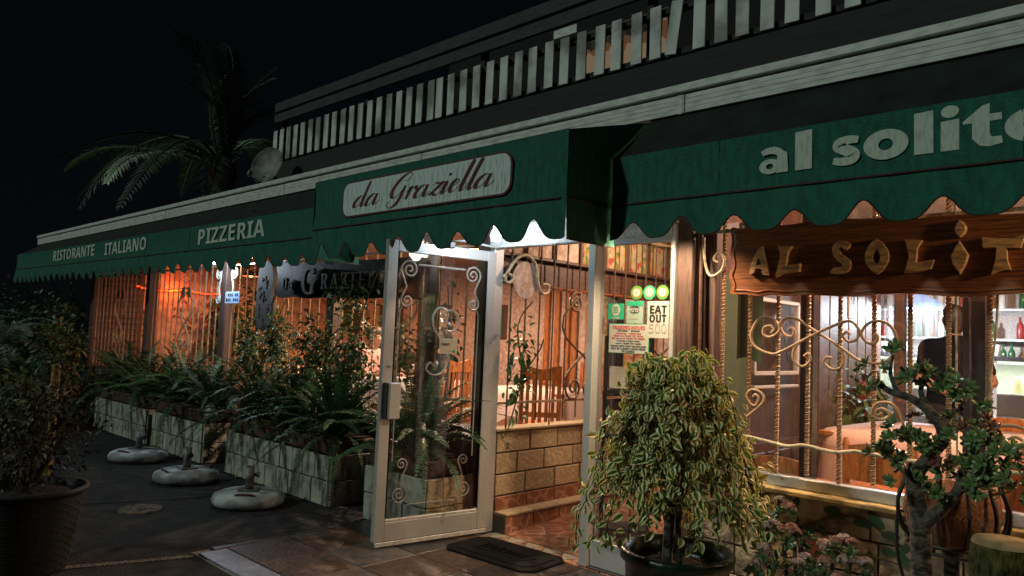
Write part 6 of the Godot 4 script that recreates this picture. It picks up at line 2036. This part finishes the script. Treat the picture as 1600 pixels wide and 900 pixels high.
		for k in n:
			var u := lerpf(0.12, 1.0, (k + r.randf()) / n) * (tw.size() - 1)
			var j := mini(int(u), tw.size() - 2)
			var pos: Vector3 = tw[j].lerp(tw[j + 1], u - j) + Vector3(r.randfn(), r.randfn(), r.randfn()) * 0.024
			var d := (Vector3(cos(a + r.randfn() * 0.9), 0, sin(a + r.randfn() * 0.9)) * 0.7 + Vector3(0, -0.7 + r.randfn() * 0.5, 0)).normalized()
			xs.append(Transform3D(Basis.looking_at(-d, Vector3(cos(a), 0.4, sin(a)).rotated(Vector3.UP, r.randfn() * 0.5).normalized()).scaled_local(Vector3.ONE * r.randf_range(0.42, 1.02)), pos))
	xs.sort_custom(func(a, b): return a.origin.z + a.origin.x * 0.6 > b.origin.z + b.origin.x * 0.6)
	var dry: ArrayMesh = leaf.duplicate()
	dry.surface_set_material(0, mats.ficus_dry)
	var old := []
	var young := []
	for i in xs.size():
		(old if i > 300 and r.randf() < 0.22 else young).append(xs[i])
	spread(t, young, leaf, null)
	stuff("dry_foliage", dry, null, t, old)
	jade(r)


# the 300 that show largest as parts, the rest as one part
func spread(t: Node3D, xs: Array, leaf: Mesh, m: Material) -> void:
	for i in mini(300, xs.size()):
		var o := MeshInstance3D.new()
		o.name = "leaf"
		o.mesh = leaf
		if m:
			o.material_override = m
		o.transform = xs[i]
		t.add_child(o, true)
	if xs.size() > 300:
		stuff("foliage", leaf, m, t, xs.slice(300))


func rosettes(c: Vector3, rad: float, n: int, r: RandomNumberGenerator, l: float) -> Array:
	var xs := []
	for i in n:
		var d := Vector3(r.randfn(), absf(r.randfn()) * 0.8 + 0.1, r.randfn()).normalized()
		var o := c + d * rad * r.randf_range(0.35, 1.0)
		for k in 8:
			var a := TAU * k / 8.0 + i
			var side := d.cross(Vector3(0.3, 0.2, 0.9)).normalized()
			var q := (side.rotated(d, a) + d * (0.35 + 0.5 * float(k % 2))).normalized()
			xs.append(Transform3D(Basis.looking_at(-q, d).scaled_local(Vector3.ONE * l * r.randf_range(0.7, 1.15)), o))
	return xs


func thick_leaf() -> ArrayMesh:
	var st := T()
	st.set_smooth_group(1)
	var e := func(u: float, a: float) -> Vector3:
		var w := 0.3 * pow(sin(PI * clampf(u, 0.02, 0.985) * 0.97), 0.65) * lerpf(0.45, 1.15, u)
		return P(cos(a) * w, sin(a) * w * 0.28 + 0.06 * u, u)
	for i in 4:
		for k in 6:
			var u0 := i / 4.0
			var u1 := (i + 1) / 4.0
			var a := TAU * k / 6.0
			var b := TAU * (k + 1) / 6.0
			quad(st, e.call(u0, a), e.call(u0, b), e.call(u1, b), e.call(u1, a))
	return done(st)


func jade(r: RandomNumberGenerator) -> void:
	var z := -3.2
	var t := thing("jade_tree", "gnarled bonsai jade tree with thick leaves before the right window", "tree")
	part("trunk", tubem(smooth([P(-0.84, 0.0, z), P(-0.83, 0.35, z), P(-0.845, 0.66, z), P(-0.85, 0.85, z), P(-0.87, 1.0, z), P(-0.86, 1.08, z)], 4), [0.046, 0.044, 0.043, 0.042, 0.041, 0.042, 0.039, 0.038, 0.039, 0.037, 0.036, 0.037, 0.035, 0.034, 0.034, 0.033, 0.032, 0.031, 0.03, 0.029, 0.027], 12), mats.bark, t)
	var br := [
		[[P(-0.86, 1.05, z), P(-0.8, 1.14, z), P(-0.77, 1.19, z), P(-0.8, 1.27, z + 0.01), P(-0.88, 1.33, z + 0.01), P(-0.96, 1.35, z), P(-1.01, 1.39, z)], 0.028, 0.009],
		[[P(-0.78, 1.2, z), P(-0.76, 1.27, z - 0.02), P(-0.71, 1.31, z - 0.03)], 0.018, 0.008], [[P(-0.82, 1.29, z), P(-0.85, 1.36, z), P(-0.83, 1.42, z)], 0.014, 0.006],
		[[P(-0.93, 1.345, z), P(-0.96, 1.42, z), P(-0.95, 1.5, z)], 0.01, 0.005], [[P(-0.84, 0.86, z), P(-0.77, 0.93, z + 0.02), P(-0.72, 1.0, z + 0.02), P(-0.7, 1.1, z)], 0.03, 0.012],
		[[P(-0.72, 1.0, z), P(-0.63, 1.05, z), P(-0.57, 1.1, z)], 0.016, 0.007], [[P(-0.86, 1.0, z), P(-0.91, 1.06, z + 0.03), P(-0.95, 1.09, z + 0.04)], 0.016, 0.007],
		[[P(-0.7, 1.08, z), P(-0.66, 1.15, z + 0.02)], 0.012, 0.006],
	]
	for b in br:
		var pts := smooth(b[0], 4)
		var rad := []
		for i in pts.size():
			rad.append(lerpf(b[1], b[2], float(i) / (pts.size() - 1)))
		part("branch", tubem(pts, rad, 8), mats.bark, t)
	var balls := [
		[P(-1.02, 1.43, z), 0.06], [P(-1.05, 1.36, z), 0.05], [P(-0.95, 1.5, z), 0.055], [P(-0.88, 1.4, z), 0.075], [P(-0.81, 1.42, z), 0.075], [P(-0.78, 1.36, z), 0.08], [P(-0.72, 1.36, z - 0.02), 0.065], [P(-0.67, 1.3, z), 0.055],
		[P(-0.91, 1.16, z + 0.03), 0.085], [P(-0.95, 1.08, z + 0.04), 0.08], [P(-0.85, 1.14, z + 0.05), 0.08], [P(-0.89, 1.0, z + 0.05), 0.075], [P(-0.72, 1.18, z), 0.1], [P(-0.63, 1.17, z), 0.1], [P(-0.59, 1.08, z), 0.1], [P(-0.72, 1.06, z), 0.1],
		[P(-0.65, 1.0, z), 0.09], [P(-0.57, 1.13, z), 0.09], [P(-0.54, 1.04, z + 0.02), 0.08], [P(-0.78, 0.98, z + 0.06), 0.06], [P(-0.48, 1.1, z), 0.09], [P(-0.5, 0.98, z), 0.08],
	]
	var leaf := thick_leaf()
	var xs := []
	for b in balls:
		xs.append_array(rosettes(b[0], b[1] * 1.1, (9 if b[0].y < 1.25 else 5) if b[1] > 0.06 else 3, r, 0.038))
	xs.sort_custom(func(a, b): return a.origin.z > b.origin.z)
	spread(t, xs, leaf, M("jade_tree_leaf", lin(0.17, 0.27, 0.1), 0.32, {"tex": texs.grain, "scale": 5.0}))
	var red := []
	for b: Array in [[P(-0.86, 1.24, z), 0.05], [P(-0.68, 1.22, z + 0.02), 0.05], [P(-0.62, 1.24, z), 0.04], [P(-0.77, 1.1, z + 0.06), 0.04]]:
		red.append_array(rosettes(b[0], b[1], 4, r, 0.03))
	stuff("reddish_tips", leaf, M("jade_tip", lin(0.2, 0.085, 0.06), 0.4), t, red)
	# flowering jade shrub below the window
	var s := thing("flowering_shrub", "low jade shrub with pink white flower heads under the mural", "shrub")
	var heads := [[P(-1.41, 0.71, -3.1), 0.06], [P(-1.3, 0.78, -3.1), 0.08], [P(-1.34, 0.69, -3.1), 0.08], [P(-1.27, 0.7, -3.1), 0.07], [P(-1.14, 0.66, -3.1), 0.07], [P(-1.07, 0.69, -3.1), 0.07], [P(-1.04, 0.63, -3.1), 0.07], [P(-1.22, 0.6, -3.1), 0.08], [P(-1.41, 0.58, -3.1), 0.08], [P(-1.46, 0.52, -3.1), 0.08], [P(-1.3, 0.57, -3.05), 0.09], [P(-1.15, 0.54, -3.05), 0.1], [P(-1.0, 0.52, -3.05), 0.1]]
	var ls := []
	var fl := []
	for h in heads:
		part("stem", tubem(smooth([P(-1.22 + (h[0].x + 1.22) * 0.3, 0.0, -3.15), P(-1.22 + (h[0].x + 1.22) * 0.7, 0.3, -3.12), h[0]], 4), 0.009, 5), mats.bark, s)
		ls.append_array(rosettes(h[0], h[1], 5, r, 0.036))
		for i in 3 if h[0].y > 0.6 else 2:
			var c: Vector3 = h[0] + P(r.randf_range(-0.07, 0.07), h[1] * r.randf_range(0.7, 1.1), r.randf_range(0.0, 0.05))
			var st := T()
			for k in 26:
				var d := Vector3(r.randfn(), absf(r.randfn()) + 0.2, r.randfn()).normalized()
				var o := c + d * P(0.026, 0.018, 0.026)
				st.set_smooth_group(-1)
				for q in 5:
					var sd := d.cross(Vector3(0.4, 0.1, 0.9)).normalized().rotated(d, TAU * q / 5.0)
					var s2 := sd.rotated(d, 0.5)
					tri(st, o, o + sd * 0.008 + d * 0.002, o + s2 * 0.008 + d * 0.002)
			part("flower_head", done(st), M("bloom%d" % (r.randi() % 2), [lin(0.62, 0.45, 0.42), lin(0.5, 0.22, 0.17)][r.randi() % 2], 0.7), s)
	ls.sort_custom(func(a, b): return a.origin.z > b.origin.z)
	spread(s, ls, leaf, M("jade_shrub_leaf", lin(0.12, 0.19, 0.08), 0.35, {"tex": texs.grain, "scale": 5.0}))
	# wrought iron stand with a coco lined basket
	var k := thing("basket_stand", "wrought iron plant stand with coco lined basket behind the jade trunk", "plant stand", P(-0.84, 0.0, -3.62))
	part("liner", lathem([V(0.0, 0.7), V(0.1, 0.7), V(0.16, 0.74), V(0.185, 0.84), V(0.17, 0.95), V(0.16, 0.95), V(0.15, 0.85), V(0.0, 0.82)], 24), mats.coco, k)
	for i in 12:
		var a := TAU * i / 12.0
		var pts := []
		for v: Vector2 in smooth([V(0.1, 0.68), V(0.19, 0.76), V(0.21, 0.87), V(0.18, 0.97), V(0.2, 1.01), V(0.225, 0.99)], 4):
			pts.append(P(cos(a) * v.x, v.y, sin(a) * v.x))
		part("hoop", tubem(pts, 0.008, 5), mats.black_iron, k)
	for y: float in [0.69, 0.72]:
		var pts := []
		for i in 25:
			pts.append(P(cos(TAU * i / 24.0) * 0.17, y, sin(TAU * i / 24.0) * 0.17))
		part("ring", tubem(pts, 0.008, 5), mats.black_iron, k)
	part("leg", boxm(P(0, 0.34, 0), P(0.05, 0.69, 0.05), 0.004), mats.black_iron, k)
	part("side_scroll", tubem(smooth([P(-0.17, 0.7, 0.0), P(-0.14, 0.8, 0.05), P(-0.19, 0.82, 0.05), P(-0.2, 0.75, 0.05), P(-0.19, 0.6, 0.05), P(-0.12, 0.4, 0.03), P(0, 0.3, 0)], 4), 0.008, 5), mats.black_iron, k)
	# log post
	var lg := thing("log_post", "mossy sawn log post at the lower right corner", "post", P(-0.49, 0, -2.72))
	var prof := []
	for i in 14:
		prof.append(V(0.088 + 0.004 * sin(i * 1.7), 0.935 * i / 13.0))
	var st2 := T()
	st2.set_smooth_group(1)
	var n := 28
	for i in 13:
		for q in n:
			var f := func(ii: int, qq: int) -> Vector3:
				var a := TAU * qq / n
				var rr: float = prof[ii].x * (1.0 + 0.035 * sin(a * 5.0 + 1.0) + 0.02 * sin(a * 13.0))
				return P(cos(a) * rr, prof[ii].y, sin(a) * rr)
			quad(st2, f.call(i, q), f.call(i, q + 1), f.call(i + 1, q + 1), f.call(i + 1, q))
	part("shaft", done(st2), mats.log, lg)
	part("sawn_end", lathem([V(0.088, 0.934), V(0.082, 0.948), V(0.0, 0.953)], 24), mats.log_end, lg)


# ---------- signs ----------
func signs() -> void:
	# the carved board over the right window
	var s := thing("carved_sign", "reddish carved wooden sign with raised letters AL SOLITO", "sign")
	var out := [V(-2.071, 2.199), V(-2.064, 2.12), V(-2.074, 2.05), V(-2.062, 1.98), V(-2.08, 1.92), V(-2.06, 1.86), V(-2.068, 1.812), V(-1.98, 1.808), V(-1.9, 1.796), V(-1.836, 1.806), V(-1.73, 1.796), V(-1.62, 1.802), V(-1.386, 1.79), V(-1.25, 1.8), V(-1.113, 1.803), V(-0.891, 1.786), V(-0.639, 1.798), V(-0.4, 1.79), V(-0.15, 1.8), V(0.1, 1.792), V(0.3, 1.8), V(0.29, 2.17), V(0.1, 2.185), V(-0.2, 2.165), V(-0.45, 2.18), V(-0.638, 2.161), V(-0.892, 2.177), V(-1.115, 2.174), V(-1.327, 2.191), V(-1.523, 2.211), V(-1.697, 2.193), V(-1.882, 2.2), V(-2.0, 2.189)]
	part("board", prismm(smooth(out, 3, true), 0.045, at3(P(0, 0, -4.03)), 0.006), mats.sign_wood, s)
	var ins := Geometry2D.offset_polygon(PackedVector2Array(smooth(out, 3, true)), -0.022)
	if ins.size() > 0:
		var loop := []
		for p in ins[0]:
			loop.append(P(p.x, p.y, -3.985))
		loop.append(loop[0])
		part("carved_border", tubem(loop, 0.006, 5), mats.sign_wood, s)
	for i in 3:
		part("board_joint", boxm(P(-0.88, 1.9 + 0.1 * i, -3.9845), P(2.25, 0.003, 0.002)), mats.beam_wood, s)
	var put := func(outline: Array, hole: Array) -> void:
		if hole.is_empty():
			part("letter", prismm(outline, 0.03, at3(P(0, 0, -3.985)), 0.004), mats.sign_letter, s)
			return
		var st := T()
		var n := outline.size()
		for i in n:
			var j := (i + 1) % n
			prism(st, [outline[i], outline[j], hole[j], hole[i]], 0.03, at3(P(0, 0, -3.985)))
		part("letter", done(st), mats.sign_letter, s)
	put.call([V(-1.885, 2.065), V(-1.866, 2.076), V(-1.85, 2.02), V(-1.82, 1.91), V(-1.858, 1.914), V(-1.87, 1.95), V(-1.904, 1.951), V(-1.912, 1.925), V(-1.938, 1.918), V(-1.93, 1.97), V(-1.912, 2.02)], [])
	part("letter_counter", prismm([V(-1.9, 1.972), V(-1.872, 1.972), V(-1.882, 2.012)], 0.0015, at3(P(0, 0, -3.9545))), mats.sign_dark, s)
	put.call([V(-1.774, 2.074), V(-1.695, 2.068), V(-1.716, 2.041), V(-1.732, 1.961), V(-1.648, 1.97), V(-1.656, 1.925), V(-1.737, 1.919), V(-1.785, 1.897), V(-1.774, 1.939), V(-1.758, 2.024)], [])
	var sp := [V(-1.388, 2.062), V(-1.408, 2.03), V(-1.43, 2.05), V(-1.445, 2.04), V(-1.43, 2.01), V(-1.385, 1.975), V(-1.388, 1.93), V(-1.42, 1.908), V(-1.486, 1.912), V(-1.468, 1.94), V(-1.43, 1.943), V(-1.428, 1.96), V(-1.47, 2.0), V(-1.476, 2.05), V(-1.44, 2.085)]
	put.call(smooth(sp, 2, true), [])
	put.call(smooth([V(-1.258, 2.08), V(-1.212, 2.03), V(-1.2, 1.989), V(-1.212, 1.945), V(-1.255, 1.9), V(-1.3, 1.945), V(-1.313, 1.99), V(-1.3, 2.035)], 2, true), smooth([V(-1.257, 2.03), V(-1.244, 2.01), V(-1.238, 1.989), V(-1.242, 1.97), V(-1.256, 1.95), V(-1.27, 1.968), V(-1.276, 1.99), V(-1.27, 2.01)], 2, true))
	put.call([V(-1.125, 2.07), V(-1.049, 2.061), V(-1.071, 2.025), V(-1.077, 1.951), V(-0.996, 1.963), V(-1.011, 1.918), V(-1.08, 1.905), V(-1.128, 1.901), V(-1.105, 1.984)], [])
	put.call(smooth([V(-0.89, 2.148), V(-0.868, 2.125), V(-0.861, 2.1), V(-0.887, 2.065), V(-0.909, 2.103)], 2, true), [])
	put.call([V(-0.889, 2.047), V(-0.868, 2.01), V(-0.852, 1.978), V(-0.862, 1.94), V(-0.887, 1.89), V(-0.915, 1.935), V(-0.925, 1.976), V(-0.91, 2.015)], [])
	put.call([V(-0.797, 2.059), V(-0.731, 2.048), V(-0.672, 2.048), V(-0.63, 2.062), V(-0.648, 2.001), V(-0.701, 2.005), V(-0.699, 1.948), V(-0.685, 1.904), V(-0.716, 1.902), V(-0.76, 1.885), V(-0.743, 1.95), V(-0.738, 2.008), V(-0.794, 2.01)], [])
	put.call(smooth([V(-0.458, 2.08), V(-0.412, 2.03), V(-0.4, 1.989), V(-0.412, 1.945), V(-0.455, 1.9), V(-0.5, 1.945), V(-0.513, 1.99), V(-0.5, 2.035)], 2, true), smooth([V(-0.457, 2.03), V(-0.444, 2.01), V(-0.438, 1.989), V(-0.442, 1.97), V(-0.456, 1.95), V(-0.47, 1.968), V(-0.476, 1.99), V(-0.47, 2.01)], 2, true))
	for x: float in [-1.9, -1.1, -0.3]:
		part("hanger", boxm(P(x, 2.25, -4.01), P(0.03, 0.2, 0.006)), mats.black_iron, s)
	# the dark carved board on the left
	var d := thing("carved_sign", "dark weathered wooden sign with raised letters Da Graziella, half hidden by vines", "sign")
	var ol := [V(-7.33, 2.2), V(-7.3, 2.0), V(-7.34, 1.86), V(-7.2, 1.824), V(-7.0, 1.836), V(-6.745, 1.814), V(-6.433, 1.82), V(-6.2, 1.812), V(-5.985, 1.82), V(-5.672, 1.805), V(-5.379, 1.81), V(-5.1, 1.8), V(-4.86, 1.81), V(-4.84, 2.0), V(-4.87, 2.15), V(-5.3, 2.16), V(-5.8, 2.165), V(-6.24, 2.18), V(-6.64, 2.177), V(-6.96, 2.19)]
	part("board", prismm(smooth(ol, 3, true), 0.05, at3(P(0, 0, -4.01)), 0.008), mats.sign_dark, d)
	var sf := font_of("Droid Serif", 700)
	for l: Array in [["D", -7.13, 0.1, 0.13], ["a", -7.0, 0.09, 0.085], ["G", -6.74, 0.26, 0.27], ["R", -6.38, 0.13, 0.15], ["A", -6.21, 0.14, 0.15], ["Z", -6.03, 0.12, 0.15], ["I", -5.86, 0.07, 0.15], ["E", -5.74, 0.11, 0.15], ["L", -5.59, 0.1, 0.15], ["L", -5.44, 0.1, 0.15], ["A", -5.3, 0.13, 0.15]]:
		words("letter", l[0], sf, l[2], l[3], 0.035, mats.sign_dark_letter, d, at3(P(l[1], 1.9 if l[3] < 0.2 else 1.85, -3.945)))
	var g := thing("wooden_slab", "grey weathered rounded timber slab left of the dark carved sign", "wooden slab")
	part("slab", prismm(smooth([V(-7.78, 1.5), V(-7.8, 1.8), V(-7.79, 2.05), V(-7.74, 2.2), V(-7.62, 2.24), V(-7.5, 2.19), V(-7.45, 2.05), V(-7.46, 1.8), V(-7.44, 1.5)], 3, true), 0.05, at3(P(0, 0, -4.03)), 0.01), mats.grey_slab, g)
	var r := RandomNumberGenerator.new()
	r.seed = 71
	for i in 22:
		part("gouge", boxm(P(r.randf_range(-7.74, -7.5), r.randf_range(1.6, 2.15), -3.978), P(0.01, r.randf_range(0.02, 0.06), 0.006), 0.002), mats.grey_slab, g)
	var b := thing("small_blue_sign", "small pale blue printed sign on the far dark post", "sign", P(-8.49, 1.84, -4.03))
	part("plate", boxm(Vector3.ZERO, P(0.36, 0.14, 0.008), 0.002), mats.sign_blue, b)
	for i in 7:
		for k in 2:
			part("print_block", boxm(P(-0.14 + 0.046 * i, 0.03 - 0.058 * k, 0.005), P(0.03, 0.036, 0.002)), mats.print_black if (i + k) % 4 else mats.sign_blue, b)
	# what is stuck to the sidelight
	var zg := -4.022
	for i in 3:
		var t := thing("round_sticker", ["left of three round green stickers on the sidelight", "middle of three round green stickers on the sidelight", "right of three round green stickers on the sidelight"][i], "sticker", P(-2.745 + 0.098 * i, 1.828, zg), 0.0, "round stickers on the sidelight")
		var ring := ["sticker_lime", "sticker_teal", "sticker_lime"]
		part("disc", disc(0.046, 0.002), mats[ring[i]], t)
		part("inner_ring", disc(0.033, 0.003), mats.sticker_rust, t)
		part("centre", disc(0.027, 0.004), mats.sticker_white, t)
		for k in 3:
			part("print_line", boxm(P(0, 0.008 - 0.008 * k, 0.0046), P(0.03 - 0.008 * absf(k - 1.0), 0.0045, 0.001)), mats.print_grey, t)
	var te := thing("teal_sticker", "square green sticker with white oval on the sidelight", "sticker", P(-2.905, 1.705, zg))
	part("square", boxm(Vector3.ZERO, P(0.125, 0.105, 0.003)), mats.sticker_teal, te)
	part("oval", disc(0.04, 0.003, Transform3D(Basis.from_scale(P(0.85, 1, 1)), P(0, 0.01, 0.0))), mats.sticker_white, te)
	for k in 4:
		part("print_line", boxm(P(0, 0.03 - 0.012 * k, 0.0042), P(0.045, 0.004, 0.001)), mats.sticker_teal, te)
	part("small_print", boxm(P(0, -0.042, 0.0022), P(0.06, 0.007, 0.001)), mats.sticker_white, te)
	var ow := thing("owl_sticker", "pale square sticker with an owl eye emblem on the sidelight", "sticker", P(-2.755, 1.7, zg))
	part("square", boxm(Vector3.ZERO, P(0.125, 0.145, 0.003)), mats.sticker_pale, ow)
	part("band", boxm(P(0, 0.058, 0.002), P(0.125, 0.028, 0.002)), mats.sticker_teal, ow)
	for x: float in [-0.018, 0.018]:
		for q: Array in [["eye_ring", 0.017, 0.0035, "print_black"], ["eye_white", 0.013, 0.0042, "sticker_white"], ["pupil", 0.006, 0.005, "print_black"]]:
			part(q[0], disc(q[1], q[2], at3(P(x, 0.012, 0)), 18), mats[q[3]], ow)
	part("brow", prismm([V(-0.04, 0.032), V(-0.02, 0.04), V(0.02, 0.04), V(0.04, 0.032), V(0.02, 0.034), V(-0.02, 0.034)], 0.0035), mats.print_black, ow)
	part("beak", prismm([V(-0.005, 0.0), V(0.005, 0.0), V(0.0, -0.008)], 0.0052), mats.print_black, ow)
	part("small_print", boxm(P(-0.01, -0.04, 0.002), P(0.07, 0.01, 0.001)), mats.print_grey, ow)
	var eo := thing("eat_out_sticker", "white sticker reading EAT OUT 500 on the sidelight", "sticker", P(-2.578, 1.655, zg))
	part("sheet", boxm(Vector3.ZERO, P(0.158, 0.235, 0.003)), mats.sticker_white, eo)
	var bb := font_of("Droid Sans", 700, 0.6)
	words("lettering", "EAT", bb, 0.124, 0.052, 0.001, mats.print_black, eo, at3(P(-0.06, 0.038, 0.002)))
	words("lettering", "OUT", bb, 0.124, 0.05, 0.001, mats.print_black, eo, at3(P(-0.062, -0.018, 0.002)))
	words("lettering", "500", font_of("Droid Serif"), 0.13, 0.06, 0.001, mats.print_grey, eo, at3(P(-0.065, -0.086, 0.002)))
	var tr := thing("trading_hours_sign", "white printed sign of trading hours on the sidelight", "sign", P(-2.798, 1.527, zg))
	part("frame", boxm(P(0, 0, -0.001), P(0.315, 0.195, 0.003)), mats.sticker_teal, tr)
	part("sheet", boxm(P(0, 0, 0.0012), P(0.307, 0.187, 0.003)), mats.sticker_white, tr)
	var rows := [["TRADING HOURS", 0.255, 0.024, "print_red"], ["Monday    Closed", 0.17, 0.013, "print_black"], ["Tuesday    Saturday", 0.2, 0.013, "print_red"], ["Open at 12:00 Till 15:00", 0.23, 0.013, "print_red"], ["Re open at 18:00 Till 22:00", 0.26, 0.013, "print_red"], ["Sunday Lunch Only", 0.18, 0.013, "print_black"], ["open 12:00 Till 16:00", 0.2, 0.013, "print_black"], ["PLEASE NOTE THAT THE KITCHEN", 0.275, 0.012, "print_black"], ["WILL BE CLOSED 1 HOUR PRIOR", 0.27, 0.012, "print_black"], ["TO CLOSING", 0.1, 0.012, "print_black"]]
	var y := 0.06
	for q in rows:
		words("lettering", q[0], font_of("Droid Sans", 700), q[1], q[2], 0.001, mats[q[3]], tr, at3(P(-q[1] / 2, y, 0.003)))
		y -= 0.0165


# ---------- lamps under the awnings ----------
func small_lamps() -> void:
	var a := thing("flood_lamp", "bright white lamp under the awning above the glass door", "lamp", P(-3.745, 2.225, -3.7))
	part("bulb", lathem([V(0.0, -0.045), V(0.03, -0.035), V(0.042, 0.0), V(0.03, 0.035), V(0.018, 0.055), V(0.0, 0.06)], 14), mats.glow_cool, a)
	part("holder", lathem([V(0.0, 0.05), V(0.022, 0.05), V(0.024, 0.13), V(0.0, 0.135)], 12), mats.aluminium_white, a)
	lamp("bulb_light", Vector3.ZERO, Color(0.9, 0.96, 1.0), 0.24, a, 0.04)
	var g := thing("globe_lamp", "white globe lamp behind the top of the glass door", "lamp", P(-4.96, 2.2, -3.98))
	part("globe", lathem([V(0.0, -0.085), V(0.045, -0.072), V(0.078, -0.034), V(0.085, 0.0), V(0.078, 0.034), V(0.045, 0.072), V(0.0, 0.085)], 20), mats.glow_globe, g)
	part("holder", lathem([V(0.0, 0.075), V(0.04, 0.075), V(0.045, 0.12), V(0.0, 0.12)], 14), mats.aluminium_white, g)
	lamp("globe_light", Vector3.ZERO, Color(1.0, 0.95, 0.86), 0.3, g, 0.08)
	var b := thing("flood_lamp", "small bright lamp under the far awning beside the dark post", "lamp", P(-8.5, 2.25, -3.8))
	part("bulb", lathem([V(0.0, -0.04), V(0.03, -0.03), V(0.04, 0.0), V(0.03, 0.03), V(0.0, 0.05)], 12), mats.glow_cool, b)
	part("holder", lathem([V(0.0, 0.04), V(0.02, 0.04), V(0.022, 0.1), V(0.0, 0.1)], 12), mats.aluminium_white, b)
	lamp("bulb_light", Vector3.ZERO, Color(0.88, 0.94, 1.0), 0.85, b, 0.04)
	var c := thing("bulkhead_lamp", "white bulkhead lamp under the awning above the door post", "lamp", P(-2.42, 2.32, -3.74))
	part("diffuser", boxm(P(0, 0, 0), P(0.16, 0.05, 0.08), 0.015), mats.glow_globe, c)
	part("body", boxm(P(0, 0.04, 0), P(0.18, 0.035, 0.1), 0.008), mats.aluminium_white, c)
	var sl := SpotLight3D.new()
	sl.name = "diffuser_light"
	sl.light_color = Color(1.0, 0.86, 0.68)
	sl.light_energy = 3.8
	sl.spot_range = 14.0
	sl.spot_attenuation = 2.0
	sl.spot_angle = 66.0
	sl.spot_angle_attenuation = 0.6
	sl.light_size = 0.05
	sl.shadow_enabled = true
	c.add_child(sl)
	sl.position = P(0, -0.035, 0)
	sl.rotation.x = -PI / 2
	var e := thing("bulkhead_lamp", "white bulkhead lamp under the right awning beyond the picture edge", "lamp", P(0.7, 2.28, -3.64))
	part("diffuser", boxm(P(0, 0, 0), P(0.16, 0.05, 0.08), 0.015), mats.glow_globe, e)
	part("body", boxm(P(0, 0.04, 0), P(0.18, 0.035, 0.1), 0.008), mats.aluminium_white, e)
	lamp("diffuser_light", P(0, -0.035, 0), Color(1.0, 0.82, 0.6), 2.2, e, 0.05)
